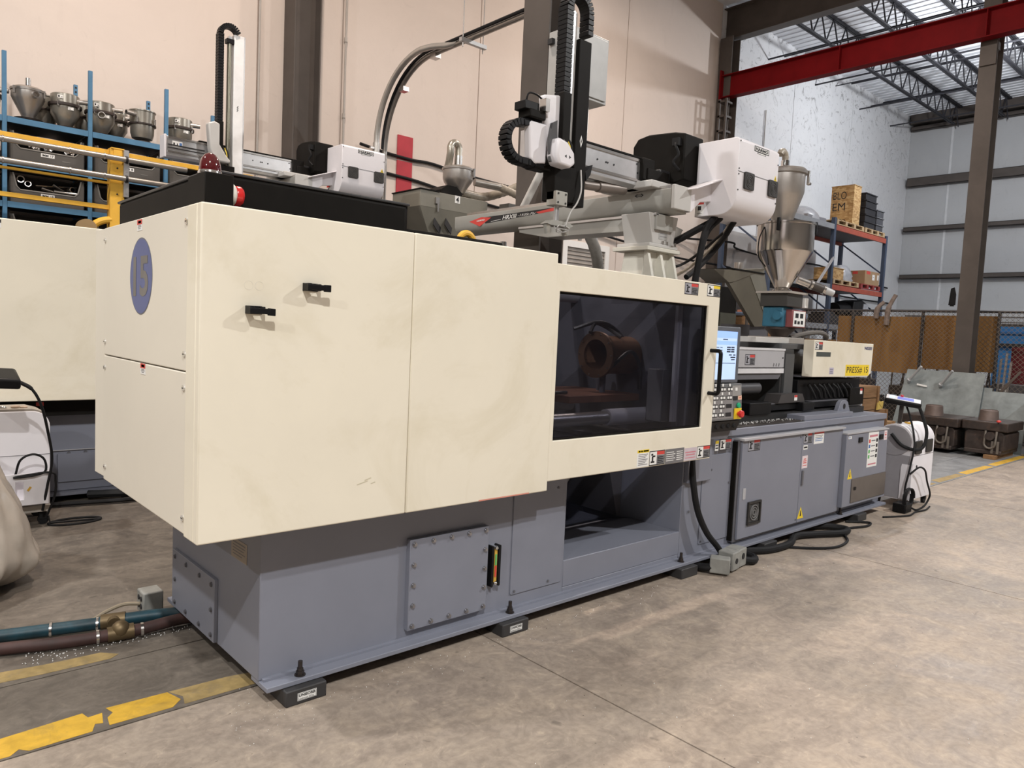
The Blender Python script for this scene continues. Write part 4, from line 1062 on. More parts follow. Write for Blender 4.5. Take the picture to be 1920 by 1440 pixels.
    # cables hanging under the box
    for pts, r in (([(4.40, 2.86, 2.37), (4.32, 2.95, 2.30), (4.18, 3.05, 2.20), (4.08, 3.12, 2.16)], 0.024),
                   ([(4.33, 2.84, 2.37), (4.25, 2.85, 2.28), (4.215, 2.86, 2.12), (4.20, 2.88, 1.90)], 0.022),
                   ([(4.40, 2.84, 2.37), (4.30, 2.87, 2.27), (4.255, 2.89, 2.10), (4.24, 2.92, 1.90)], 0.018),
                   ([(4.58, 2.85, 2.37), (4.60, 2.95, 2.25), (4.48, 3.02, 2.08), (4.30, 3.02, 1.97)], 0.020),
                   ([(4.08, 3.14, 2.17), (4.25, 3.2, 2.08), (4.45, 3.25, 2.06), (4.62, 3.2, 2.14), (4.70, 2.95, 2.36)], 0.010)):
        B().tube(spline(pts, 8), r, 10).build('box_cable', rubber, T)
    ka = kick-(0.0 if white_arm else 0.055)
    # arm head on the kick beam: white covers, motor, chain bend
    if white_arm:
        B(kick).box(2.585, 3.085, 2.495, 2.605, 3.215, 2.70).build('beam_end_cap', white, kb, bevel=0.004)
        B(kick).box(2.62, 3.09, 2.61, 2.95, 3.097, 2.618).box(2.62, 3.09, 2.585, 2.95, 3.097, 2.59).build('beam_stripe', ink, kb)
        decal(kb, 'beam_sticker', pt(2.66, 3.10, 2.60, kick), (1, 0, 0), (0, 0, 1), 0.09, 0.055, [(.1,.3,.25,.7,1),(.45,.35,.55,.65,1),(.7,.2,.95,.8,2)], whitel, [ink, bluel])
        B(ka).prism([(2.96, 2.62), (2.94, 2.86), (3.0, 2.885), (3.05, 2.87), (3.05, 2.68), (3.12, 2.58), (3.16, 2.54), (3.14, 2.515), (3.03, 2.52), (2.985, 2.56)], 'y', 2.98, 3.06).build('arm_head_cover', robl, T, bevel=0.014, seg=3)
    else:
        B(ka).prism([(2.845, 2.69), (2.86, 2.705), (2.985, 2.705), (2.985, 2.49), (2.90, 2.475), (2.86, 2.50)], 'y', 3.04, 3.09).build('motor_cover', white if not white_arm else robl, T, bevel=0.012, seg=3)
        B(ka).prism([(2.965, 2.62), (2.985, 2.71), (3.02, 2.73), (3.02, 2.70), (3.04, 2.49), (2.98, 2.50)], 'y', 3.0, 3.02).build('motor_clear_cap', M('smoky_cap', (0.10, 0.10, 0.105), 0.15), T)
        hd = B(ka).prism([(2.95, 2.76), (2.94, 2.86), (3.07, 2.885), (3.07, 2.66), (3.12, 2.645), (3.18, 2.60), (3.19, 2.545), (3.14, 2.515), (3.03, 2.52), (2.985, 2.60), (2.975, 2.70)], 'y', 3.03, 3.085).build('arm_head_cover', white if not white_arm else robl, T, bevel=0.014, seg=3)
        B(ka).box(2.83, 3.02, 2.715, 2.95, 3.12, 2.76).build('chain_bracket', black, T, bevel=0.006)
        B(ka).box(2.80, 3.03, 2.755, 2.905, 3.12, 2.80).tube(spline([(2.83, 3.06, 2.80), (2.84, 3.05, 2.845), (2.90, 3.05, 2.85), (2.95, 3.05, 2.83)], 4), 0.006, 6).build('connector_block', blackp, T, bevel=0.003)
        B(ka).box(2.925, 3.0, 2.76, 2.955, 3.05, 2.83).build('valve_block', steel, T)
        # kick chain: loop of separate links in the x-z plane
        loop = [Vector((2.95-0.0, 3.08, 2.70)), Vector((2.88, 3.08, 2.70))]+arc((2.81, 3.08, 2.583), 0.107, PI/2, 1.5*PI, 13)+[Vector((2.86, 3.08, 2.476)), Vector((2.91, 3.08, 2.470)), Vector((2.98, 3.08, 2.467))]
        kc = B(ka).box(2.90, 3.04, 2.455, 3.02, 3.12, 2.465).build('kick_chain', black, T)
        for a, b in zip(loop[:-1], loop[1:]):
            d = (b-a)
            n = Vector((-d.z, 0, d.x)).normalized()
            c = (a+b)/2
            B(ka).ob(c+n*0.004, d*0.46, Vector((0, 0.036, 0)), n*0.019).build('chain_link', blackp, kc, bevel=0.003)
    if not white_arm:
        B(ka).prism([(2.985, 2.625), (3.06, 2.61), (3.115, 2.56), (3.125, 2.50), (3.09, 2.475), (3.0, 2.48), (2.975, 2.53)], 'y', 2.945, 3.035).build('arm_head_nose', white, T, bevel=0.014, seg=3)
        for s_ in (-1, 1):
            B(ka).raw([(3.06+0.026*s_, 2.9445, 2.53), (3.06+0.010*s_, 2.9445, 2.54), (3.06+0.010*s_, 2.9445, 2.52)], [(0, 1, 2)]).build('nose_mark', ink, T)
    # vertical arm
    zt = 3.40
    if white_arm:
        zt = 3.74
    B(ka).box(3.145, 3.05, 2.50, 3.175, 3.10, zt-0.02).build('arm_rail', alu, T)
    if white_arm:
        B(ka).box(3.19, 3.03, 2.36, 3.29, 3.10, zt).build('arm_cover', M('arm_white', (0.84, 0.84, 0.84), 0.35), T, bevel=0.004)
        B(ka).cyl((3.155, 3.06, 2.42), (3.155, 3.06, zt-0.08), 0.022, n=16).build('arm_cylinder', M('cyl_olive', (0.24, 0.23, 0.18), 0.3, metal=0.6), T)
        B(ka).box(3.12, 3.03, zt-0.09, 3.19, 3.09, zt-0.05).build('cylinder_head', blackp, T)
        B(ka).box(3.285, 3.03, 2.36, 3.295, 3.20, zt).build('arm_side_plate', alu, T)
        for k in range(3):
            B(ka).ob((3.232, 3.0295, 3.04+0.017*k), (0.006, 0, 0.009), (0, 0.0006, 0), (-0.002, 0, 0.002)).build('slash_mark', ink, T)
    else:
        ac = B(ka).box(3.20, 3.03, 2.29, 3.30, 3.11, 3.235).build('arm_cover', black, T, bevel=0.004)
        B(ka).box(3.178, 3.06, 2.45, 3.20, 3.11, 3.38).build('arm_spine', robl, T)
        for s in (-1, 1):
            B(ka).raw([(3.25+0.012*s, 3.0293, 2.665), (3.25, 3.0293, 2.70), (3.25, 3.0293, 2.685), (3.25+0.005*s, 3.0293, 2.665), (3.25, 3.0293, 2.645), (3.25, 3.0293, 2.63)], [(0, 1, 2, 3, 4, 5)]).build('arrow_mark', inkw, ac)
        B(ka).prism([(3.30, 2.50), (3.36, 2.55), (3.345, 2.49), (3.31, 2.45)], 'y', 3.03, 3.10).build('stop_bumper', rubber, T)
    lx, rx, r = (3.06, 3.23, 0.085) if white_arm else (3.095, 3.265, 0.085)
    q = B(ka)
    z = 2.60
    while z < zt-0.03:
        q.box(lx-0.026, 3.01, z, lx+0.026, 3.085, z+0.022)
        z += 0.026
    vc = q.build('vertical_chain', blackp, T)
    B(ka).box(lx-0.022, 3.016, 2.6, lx+0.022, 3.08, zt-0.03).build('chain_core', M('chain_core_black', (0.03, 0.03, 0.031), 0.5), vc)
    pts = arc((0.5*(lx+rx), 3.047, zt-0.02), r, PI, (0.0 if not white_arm else 0.35), 13)
    if not white_arm:
        pts += [pts[-1]+Vector((0, 0, -0.03*k)) for k in range(1, 5)]
    for a, b in zip(pts[:-1], pts[1:]):
        d = b-a; n = Vector((-d.z, 0, d.x)).normalized(); c = (a+b)/2
        B(ka).ob(c, d*0.45, Vector((0, 0.037, 0)), n*0.022).build('chain_link', blackp, vc, bevel=0.002)
    B(ka).box(lx-0.032, 3.0, 2.62, lx+0.03, 3.05, 2.90).build('chain_guard', black, T, bevel=0.003)
    for k, (mt, o) in enumerate(((rubber, 0.0), (yelll, 0.02), (rubber, 0.035), (M('cable_grey', (0.14, 0.13, 0.12), 0.5), -0.015))):
        B(ka).tube(spline([(3.09+o, 3.02, 2.66), (3.10+o, 2.99, 2.60), (3.12+o*0.5, 3.0, 2.53), (3.15, 3.03, 2.50)], 5), 0.007 if k != 1 else 0.004, 6).build('arm_cable', mt, T)
    if detail:
        B().cyl((3.97, 4.36, 2.505), (4.06, 4.19, 2.90), 0.030, n=16).build('slanted_tube', robl, T)
        B().cyl((3.50, 3.16, 2.47), (3.75, 3.16, 2.49), 0.035, n=16).cyl((3.36, 3.16, 2.46), (3.5, 3.16, 2.47), 0.028, n=14).build('traverse_motor', M('motor_tan', (0.22, 0.19, 0.17), 0.4, metal=0.4), T)
        B().tube(spline([(4.62, 2.90, 2.37), (4.75, 3.1, 2.25), (4.72, 3.3, 2.08), (4.55, 3.4, 1.96)], 8), 0.012, 8).build('clear_tube', hosecl, T)
    # gripper under the arm
    B(ka).box(3.04, 3.02, 2.30, 3.21, 3.12, 2.50).build('arm_foot', black, T, bevel=0.004)
    if detail:
        gp = B(ka).box(3.04, 3.0, 2.27, 3.13, 3.08, 2.35).build('gripper_block', M('gripper_alu', (0.44, 0.43, 0.39), 0.4, metal=0.4), T, bevel=0.003)
        for (x, z) in ((3.055, 2.285), (3.115, 2.285), (3.055, 2.335), (3.115, 2.335)):
            B(ka).cyl((x, 3.0, z), (x, 2.997, z), 0.006, n=8).build('screw', ink, gp)
        B(ka).cyl((3.085, 3.04, 2.27), (3.085, 3.04, 2.17), 0.016, n=12).build('gripper_tube', alu, gp)
        B(ka).prism([(2.99, 2.16), (3.03, 2.185), (3.16, 2.185), (3.20, 2.17), (3.17, 2.155), (3.02, 2.155)], 'y', 3.01, 3.07).build('gripper_yoke', M('gripper_alu', (0.44, 0.43, 0.39), 0.4, metal=0.4), gp)
        for x in (3.015, 3.155):
            B(ka).cyl((x, 3.04, 2.16), (x+0.01, 3.04, 2.11), 0.024, 0.018, n=12).build('gripper_finger', M('gripper_alu', (0.44, 0.43, 0.39), 0.4, metal=0.4), gp)
        B(ka).tube([(3.05, 3.0, 2.14)]+[Vector((3.09+0.05*math.cos(t*0.6), 3.0+0.02*math.sin(t), 2.14+0.02*math.sin(t*0.6))) for t in range(24)]+[(3.12, 3.0, 2.15)], 0.003, 5).build('coiled_lead', robl, gp)
        B(ka).tube(spline([(3.25, 3.02, 2.50), (3.24, 3.0, 2.38), (3.20, 2.99, 2.30), (3.15, 2.99, 2.24), (3.12, 3.0, 2.15)], 6), 0.005, 6).build('gripper_lead', robl, gp)
    return T
robot(0, 0, 0, 0.0, 'large take-out robot with black vertical arm standing on the press 15', False, True)
robot(-0.51, 4.22, 0.50, 0.11, 'take-out robot with white vertical arm in front of the blue shelves', True, False)
# ------------------------------------------------------------------ second press behind
Q = thing('injection_molding_machine', (2.5, 7.3, 0), 'second cream press behind, seen at the left edge beyond the white cart', 'machine')
MB().box(-1.6, 6.80, 0.088, 6.4, 8.0, 0.72).build('machine_base', greyp, Q, bevel=0.004)
MB().box(-1.6, 6.73, 0.060, 6.4, 6.95, 0.085).build('base_flange', greyp, Q)
MB().box(-1.6, 6.66, 0.72, 4.2, 8.0, 0.862).build('black_skirt', black, Q)
for (x0, x1) in ((-1.9, -0.31), (-0.305, 3.2)):
    MB().box(x0, 6.50, 0.855, x1, 6.54, 2.192).build('front_cover', cream, Q, bevel=0.006)
MB().box(-1.9, 6.54, 0.86, 3.2, 7.98, 2.10).build('clamp_body', greyd, Q)
MB().box(3.2, 6.60, 0.86, 4.4, 8.0, 2.0).build('platen_block', greyd, Q)
MB().box(3.05, 6.95, 2.0, 3.75, 7.75, 2.388).build('platen_top', robg, Q)
MB().box(4.4, 6.7, 0.72, 6.3, 7.9, 1.9).build('injection_body', greyd, Q)
MB().box(4.9, 6.95, 1.9, 5.6, 7.6, 2.5).build('feed_throat', greyd, Q)
decal(Q, 'warning_label', (0.805, 6.4995, 2.12), (1,0,0), (0,0,1), 0.035, 0.06, [(0,.6,1,1,1)], whitel, [ink])
MB().box(-1.5, 6.784, 0.418, 6.3, 6.80, 0.424).build('base_seam', greyl, Q)
for x in (1.33, 1.45):
    MB().cyl((x, 6.80, 0.395), (x, 6.792, 0.395), 0.012, n=10).build('screw', greyd, Q)
MB().box(1.25, 6.785, 0.16, 1.62, 6.80, 0.39).build('base_panel', greyp, Q, bevel=0.002)
MB().box(1.08, 6.655, 0.80, 1.13, 6.66, 0.83).build('red_tag', redl, Q)
for k in range(3):
    pd = thing('leveling_mount', (-0.8+2.6*k, 6.85, 0), ['black pad under the far left of the second press', 'black pad under the second press near the white cart', 'black pad under the second press, hidden behind press 15'][k], 'levelling pad', 'levelling pads of the second press')
    MB().box(-0.9+2.6*k, 6.70, 0, -0.68+2.6*k, 6.93, 0.059).build('pad_block', M('pad_black', (0.032, 0.031, 0.032), 0.55), pd, bevel=0.005)
hs = MB().tube(spline([(1.1, 6.62, 0.025), (1.5, 6.54, 0.025), (1.75, 6.50, 0.025), (2.2, 6.55, 0.025), (3.0, 6.6, 0.025)], 6), 0.018, 8).build('floor_hose', rubber)
tag(hs, 'black hose on the floor along the second press', 'hose')
hs = MB().tube(spline([(1.45, 6.70, 0.06), (1.65, 6.58, 0.07), (1.95, 6.58, 0.045), (2.5, 6.64, 0.04)], 6), 0.032, 8).build('floor_hose', rubber)
tag(hs, 'thick black hose under the flange of the second press', 'hose')
# ------------------------------------------------------------------ white robot controller carts
def cart(o, label, cat='controller cart'):
    """controller cart: rounded white cabinet on casters; front faces -y, local frame at its base centre"""
    T = thing('robot_controller_cart', o, label, cat)
    x, y, z = o
    return T
T = cart((0.80, 6.28, 0), 'white robot controller cart with rounded top at the left edge')
prof = [(0.42, 0.145), (1.078, 0.145), (1.078, 0.70)]+[(0.968+0.11*math.cos(a), 0.715+0.11*math.sin(a)) for a in [i*PI/16 for i in range(0, 9)]]+[(0.42, 0.825)]
cb = MB().prism(prof, 'y', 6.12, 6.44).build('cabinet', white, T, bevel=0.003)
MB().prism([(0.44, 0.826), (0.968, 0.826), (1.03, 0.808), (1.04, 0.820), (0.968, 0.842), (0.44, 0.842)], 'y', 6.125, 6.435).build('top_sheet', M('taupe_sheet', (0.30, 0.26, 0.22), 0.5), cb)
MB().box(0.42, 6.1185, 0.512, 1.078, 6.1205, 0.516).build('cabinet_seam', inkg, cb)
pk = MB().frame((0.75, 0.175, 1.055, 0.400), (0.855, 0.215, 0.902, 0.345), 'y', 6.02, 6.028).box(0.75, 6.028, 0.175, 1.055, 6.12, 0.185).box(1.047, 6.028, 0.175, 1.055, 6.12, 0.39).build('document_pocket', white, T, bevel=0.003)
MB().ob((0.935, 6.0185, 0.29), (0.009, 0, 0.014), (0, 0.001, 0), (-0.006, 0, 0.004)).build('yellow_tag', hazel, pk)
MB().box(0.42, 6.10, 0.10, 1.08, 6.44, 0.145).build('cart_plinth', M('plinth_grey', (0.40, 0.37, 0.33), 0.5), T)
for (x, y) in ((1.04, 6.15), (1.04, 6.41), (0.47, 6.15), (0.47, 6.41)):
    q = MB().cyl((x, y-0.014, 0.035), (x, y+0.014, 0.035), 0.035, n=18).box(x-0.025, y-0.02, 0.04, x+0.02, y+0.02, 0.10)
    q.build('caster', rubber, T)
MB().tube(spline([(0.86, 6.06, 0.39), (0.88, 6.0, 0.50), (0.95, 5.98, 0.54), (1.02, 6.0, 0.50), (1.03, 6.01, 0.41), (0.95, 6.0, 0.385), (0.84, 6.01, 0.38), (1.06, 6.0, 0.40), (1.095, 6.02, 0.33), (1.09, 6.03, 0.22), (1.05, 6.06, 0.08)], 6), 0.008, 7).build('cart_cable', rubber, T)
loop = [Vector((1.23+0.17*math.cos(t), 6.08+0.09*math.sin(t), 0.008)) for t in [i*2*PI/26-0.2 for i in range(27)]]
MB().tube([(1.06, 6.08, 0.07), (1.07, 6.06, 0.02)]+loop, 0.008, 7).build('floor_cable', rubber, T)
for (x, z, r, mt) in ((0.80, 0.85, 0.02, chrome), (0.88, 0.852, 0.018, M('beige_cap', (0.45, 0.33, 0.24), 0.5)), (0.93, 0.848, 0.015, M('beige_cap', (0.45, 0.33, 0.24), 0.5))):
    o = MB().sph((x, 6.2, z), (r*1.6, r, r*0.7), 10, 8).build('small_fitting', mt)
    tag(o, {0.80: 'shiny metal fitting lying on top of the white cart', 0.88: 'larger beige cap lying on top of the white cart', 0.93: 'smaller beige cap lying on top of the white cart'}[x], 'fitting')
T2 = thing('teach_pendant', (0.70, 5.75, 0.86), 'black teach pendant sticking out at the left edge above the white cart', 'pendant')
MB().ob((0.62, 5.72, 1.10), Vector((0.21, 0.0, -0.012)), Vector((0, 0.11, 0.03)), Vector((0.0, -0.008, 0.035))).build('pendant_body', blackp, T2, bevel=0.018, seg=3)
MB().cyl((0.50, 5.85, 1.07), (0.50, 6.2, 0.842), 0.02, n=10).build('pendant_stalk', blackp, T2)
MB().tube(spline([(0.83, 5.70, 1.07), (0.90, 5.68, 1.02), (0.96, 5.72, 0.90), (1.02, 5.85, 0.70), (1.06, 5.95, 0.50), (1.04, 6.0, 0.30), (1.02, 6.05, 0.12)], 8), [0.013]*8+[0.009]*41, 8).build('pendant_cable', rubber, T2)
# ------------------------------------------------------------------ hazy plastic bag at the left edge
prof = [(0.0, 0.0), (0.38, 0.01), (0.53, 0.06), (0.60, 0.14), (0.585, 0.24), (0.54, 0.40), (0.47, 0.56), (0.40, 0.72), (0.34, 0.88), (0.30, 1.0), (0.32, 1.04)]
_p = spline([(r, 0, z) for r, z in prof], 4)
prof = [(max(0.0, v.x), max(0.0, v.z)) for v in _p]
mb = MB(); n = 120
vs = []; fs = []
rnd = random.Random(5)
ph = [rnd.uniform(0, 6.28) for _ in range(8)]
for k, (r, z) in enumerate(prof):
    for i in range(n):
        a = 2*PI*i/n
        w = 1+0.035*math.sin(7*a+ph[0]+z*3)+0.028*math.sin(13*a+ph[1]-z*9)*math.sin(3*a+6*z)+0.020*abs(math.sin(12*a+ph[2]+11*z))+0.014*math.sin(29*a+ph[4]-15*z)
        vs.append((0.20+r*w*math.cos(a), 5.02+r*w*math.sin(a), max(0.002, z+0.012*math.sin(5*a+ph[3])*(k > 6))))
for k in range(len(prof)-1):
    fs += [(k*n+i, k*n+(i+1) % n, (k+1)*n+(i+1) % n, (k+1)*n+i) for i in range(n)]
mb.raw(vs, fs)
bag = mb.build('plastic_bag', poly, sharp=70)
tag(bag, 'large hazy beige plastic bag standing on the floor at the left edge', 'bag')
# ------------------------------------------------------------------ hoses to the press, floor box
H = thing('water_hose', (0.8, 3.9, 0), 'dark blue green hose with clamps leading under the press', 'hose')
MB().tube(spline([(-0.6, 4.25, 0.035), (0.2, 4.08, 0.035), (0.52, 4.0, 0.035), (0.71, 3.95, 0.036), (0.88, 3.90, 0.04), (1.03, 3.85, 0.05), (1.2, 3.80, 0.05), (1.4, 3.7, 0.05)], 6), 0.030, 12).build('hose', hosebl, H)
for (x, y) in ((0.70, 3.951), (0.885, 3.898)):
    MB().ringx((x-0.005, y+0.0015, 0.038), (x+0.005, y-0.0015, 0.038), 0.034, 0.029, 16).build('hose_clamp', steel, H)
MB().cyl((0.90, 3.895, 0.045), (1.0, 3.86, 0.05), 0.036, n=12).cyl((0.95, 3.878, 0.05), (0.94, 3.82, 0.05), 0.03, n=12).build('hose_coupling', brass, H)
H = thing('water_hose', (0.8, 3.72, 0), 'red brown hose with a valve leading under the press, in front of the blue one', 'hose')
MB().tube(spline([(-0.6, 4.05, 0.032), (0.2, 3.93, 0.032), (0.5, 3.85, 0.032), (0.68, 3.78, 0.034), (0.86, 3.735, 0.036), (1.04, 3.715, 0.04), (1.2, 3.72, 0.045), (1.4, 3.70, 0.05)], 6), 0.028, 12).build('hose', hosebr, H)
MB().cyl((0.89, 3.735, 0.037), (1.0, 3.72, 0.04), 0.036, n=12).sph((0.945, 3.728, 0.055), 0.042, 14, 10).build('hose_valve', brass, H)
for (x, y) in ((0.85, 3.738), (1.035, 3.715)):
    MB().ringx((x-0.006, y+0.001, 0.037), (x+0.006, y-0.001, 0.037), 0.033, 0.027, 16).build('hose_clamp', steel, H)
J = thing('junction_box', (1.15, 4.0, 0), 'small grey outlet box on the floor behind the near end of the press', 'junction box')
MB().box(1.105, 3.95, 0.01, 1.205, 4.06, 0.125).build('box_body', jbox, J, bevel=0.008)
for (y, z) in ((3.98, 0.09), (4.02, 0.09), (3.98, 0.05), (4.02, 0.05)):
    MB().cyl((1.105, y, z), (1.101, y, z), 0.013, n=12).build('knockout', ink, J)
MB().tube(spline([(1.105, 4.0, 0.06), (1.03, 4.02, 0.065), (0.95, 4.03, 0.04), (0.88, 4.03, 0.012), (0.75, 4.05, 0.01), (0.5, 4.12, 0.01)], 6), 0.010, 8).build('box_cable', M('tan_cable', (0.22, 0.18, 0.12), 0.5), J)
# ------------------------------------------------------------------ blue shelving with receivers and totes
RK = thing('storage_rack', (1.85, 8.8, 0), 'tall blue steel shelving against the warm wall, loaded with receivers and totes', 'shelving')
RX = [-0.305, 0.412, 1.13, 1.845, 2.565, 3.28]
for x in RX:
    for y in (8.52, 9.16):
        MB().box(x-0.018, y-0.018, 0, x+0.018, y+0.018, 3.935).build('rack_post', bluest, RK)
for x in RX[2:5]:
    q = MB()
    for k in range(12):
        q.box(x-0.008, 9.139, 3.40+0.045*k, x+0.008, 9.1425, 3.418+0.045*k)
    q.build('post_slots', ink, RK)
SH = [3.345, 2.945, 2.555, 2.165, 1.6, 1.0]
for z in SH:
    for i in range(len(RX)-1):
        MB().box(RX[i]+0.02, 8.50, z-0.055, RX[i+1]-0.02, 8.525, z).build('shelf_beam', bluest, RK)
        MB().box(RX[i]+0.005, 8.526, z-0.02, RX[i+1]-0.005, 9.14, z-0.004).build('shelf_board', M('shelf_dark', (0.035, 0.05, 0.07), 0.6), RK)
def receiver(o, kind, label):
    x, y, z = o
    T = thing('vacuum_receiver', o, label, 'vacuum receiver', 'receivers on the blue shelving')
    if kind == 0:
        MB().lathe((x, y, z), [(0.12, 0.03), (0.125, 0.045), (0.07, 0.05), (0.07, 0.03)], 28).build('stand_ring', iron, T)
        for k in range(3):
            a = 2.1*k+0.5
            MB().cyl((x+0.1*math.cos(a), y+0.1*math.sin(a), 0.0+z), (x+0.09*math.cos(a), y+0.09*math.sin(a), z+0.045), 0.012, n=8).build('stand_leg', steel, T)
        MB().lathe((x, y, z), [(0.055, 0.055), (0.06, 0.08), (0.13, 0.22), (0.142, 0.25), (0.142, 0.31)], 32).build('cone_body', stainm, T)
        MB().lathe((x, y, z), [(0.150, 0.305), (0.152, 0.325), (0.12, 0.345), (0.04, 0.36), (0.0, 0.362)], 32).build('lid', stainm, T)
        MB().cyl((x, y, z+0.35), (x, y, z+0.44), 0.024, n=16).build('top_tube', steel, T)
        MB().ringx((x+0.03, y-0.12, z+0.26), (x+0.04, y-0.19, z+0.26), 0.030, 0.024, 18).build('inlet_port', steel, T)
        for a in (-2.6, -0.6):
            MB().box(x+0.148*math.cos(a)-0.008, y+0.148*math.sin(a)-0.008, z+0.26, x+0.148*math.cos(a)+0.008, y+0.148*math.sin(a)+0.008, z+0.33).build('lid_latch', steel, T)
    else:
        flip = kind == 2
        if flip:
            MB().lathe((x, y, z), [(0.03, 0.04), (0.10, 0.07), (0.115, 0.12), (0.118, 0.21)], 28).build('cone_body', recm, T)
            MB().lathe((x, y, z), [(0.135, 0.205), (0.135, 0.22)], 28).build('joint_ring', iron, T)
            MB().lathe((x, y, z), [(0.118, 0.22), (0.125, 0.34), (0.133, 0.345), (0.133, 0.355), (0.0, 0.357)], 28).build('upper_drum', recm, T)
            MB().lathe((x, y, z), [(0.09, 0.0), (0.09, 0.04)], 20).build('stand_ring', iron, T)
        else:
            MB().lathe((x, y, z), [(0.09, 0.0), (0.13, 0.01), (0.135, 0.03), (0.08, 0.045)], 28).build('stand_ring', iron, T)
            MB().lathe((x, y, z), [(0.055, 0.04), (0.08, 0.08), (0.128, 0.16), (0.130, 0.235)], 28).build('cone_body', recm, T)
            MB().lathe((x, y, z), [(0.148, 0.232), (0.150, 0.25), (0.148, 0.258)], 28).build('joint_ring', iron, T)
            MB().lathe((x, y, z), [(0.128, 0.256), (0.128, 0.345), (0.12, 0.352), (0.0, 0.354)], 28).build('upper_drum', recm, T)
            decal(T, 'drum_label', (x-0.09, y-0.1285, z+0.29), (1,0,0), (0,0,1), 0.05, 0.03, [(.1,.2,.4,.8,1),(.6,.3,.9,.5,1)], whitel, [ink])
            decal(T, 'body_label', (x-0.0, y-0.1315, z+0.19), (1,0,0), (0,0,1), 0.05, 0.03, [(.1,.2,.5,.4,1)], whitel, [inkg])
        s = -1 if flip else 1
        MB().ringx((x+s*0.09, y-0.07, z+0.30), (x+s*0.185, y-0.10, z+0.30), 0.024, 0.019, 16).build('outlet_port', stainm, T)
        if kind == 3:
            MB().ringx((x-0.02, y-0.115, z+0.20), (x-0.03, y-0.18, z+0.20), 0.033, 0.027, 18).build('inlet_port', stainm, T)
        for a in (-2.2, -0.8, 0.4):
            MB().box(x+0.140*math.cos(a)-0.008, y+0.140*math.sin(a)-0.008, z+0.215, x+0.140*math.cos(a)+0.008, y+0.140*math.sin(a)+0.008, z+0.275).build('clamp', steel, T)
    return T
zs = 3.342
receiver((1.35, 8.72, zs), 0, 'shiny conical vacuum receiver with lid and top pipe, leftmost on the top shelf')
receiver((1.665, 8.72, zs), 1, 'olive grey receiver with labels, second from the left on the top shelf')
receiver((1.99, 8.74, zs), 3, 'olive grey receiver with a round front port, third from the left on the top shelf')
receiver((2.385, 8.72, zs), 2, 'rounded olive receiver with a left spout, fourth from the left on the top shelf')
receiver((2.76, 8.70, zs), 1, 'olive grey receiver next to the white robot arm on the top shelf')
receiver((1.52, 8.98, zs), 2, 'receiver half hidden in the back row of the top shelf, left')
receiver((1.90, 9.0, zs), 2, 'receiver half hidden in the back row of the top shelf, middle')
receiver((2.18, 9.0, zs), 1, 'receiver half hidden in the back row of the top shelf, right')
receiver((1.02, 8.9, zs), 1, 'receiver cut off by the left edge on the top shelf')
def tote(o, label, tag_text):
    x, y, z = o
    T = thing('parts_tote', o, label, 'tote', 'grey totes on the blue shelving')
    w, d, h = 0.62, 0.50, 0.33
    q = MB()
    q.box(x-w/2, y-d/2, z, x+w/2, y+d/2, z+0.012)
    q.box(x-w/2, y+d/2-0.01, z, x+w/2, y+d/2, z+h)
    for s in (-1, 1):
        q.prism([(y-d/2, z), (y+d/2, z), (y+d/2, z+h), (y-d/2+0.10, z+h), (y-d/2, z+h*0.86)], 'x', x+s*(w/2)-0.006, x+s*(w/2)+0.006)
    fw = [(x-w/2, z), (x+w/2, z), (x+w/2, z+h*0.86), (x+w/2-0.03, z+h*0.86), (x+w/2-0.055, z+0.155), (x+w/2-0.085, z+0.125), (x-w/2+0.085, z+0.125), (x-w/2+0.055, z+0.155), (x-w/2+0.03, z+h*0.86), (x-w/2, z+h*0.86)]
    q.prism(fw, 'y', y-d/2-0.008, y-d/2+0.004)
    q.build('tote_body', bin_m, T, bevel=0.004)
    q = MB().box(x-w/2-0.012, y+d/2-0.012, z+h-0.015, x+w/2+0.012, y+d/2+0.012, z+h)
    for s in (-1, 1):
        q.box(x+s*(w/2)-0.012, y-d/2+0.09, z+h-0.015, x+s*(w/2)+0.012, y+d/2, z+h)
    q.build('tote_rim', M('tote_rim_grey', (0.16, 0.15, 0.135), 0.5), T, bevel=0.003)
    yr = y-d/2-0.004
    MB().tube([(x-w/2+0.022, yr, z+h*0.86), (x-w/2+0.050, yr, z+0.158), (x-w/2+0.082, yr, z+0.127), (x+w/2-0.082, yr, z+0.127), (x+w/2-0.050, yr, z+0.158), (x+w/2-0.022, yr, z+h*0.86)], 0.009, 8).build('front_rim', M('tote_rim_grey', (0.16, 0.15, 0.135), 0.5), T)
    for s in (-1, 1):
        MB().box(x+s*0.25-0.012, y+d/2-0.04, z+0.02, x+s*0.25+0.012, y+d/2-0.01, z+0.2).build('tote_rib', bin_m, T)
    if tag_text:
        lb = decal(T, 'tote_label', (x-0.060, y-d/2-0.008, z+0.080), (1,0,0), (0,0,1), 0.115, 0.034, [], whitel, [])
        text(tag_text, 0.021, ink, lb, (x-0.052, y-d/2-0.0095, z+0.0865), bold=0.012, width=0.098)
    MB().box(x+0.12, y-d/2-0.010, z+0.06, x+0.19, y-d/2-0.008, z+0.068).build('tote_embossing', M('tote_rim_grey', (0.16, 0.15, 0.135), 0.5), T)
    return T
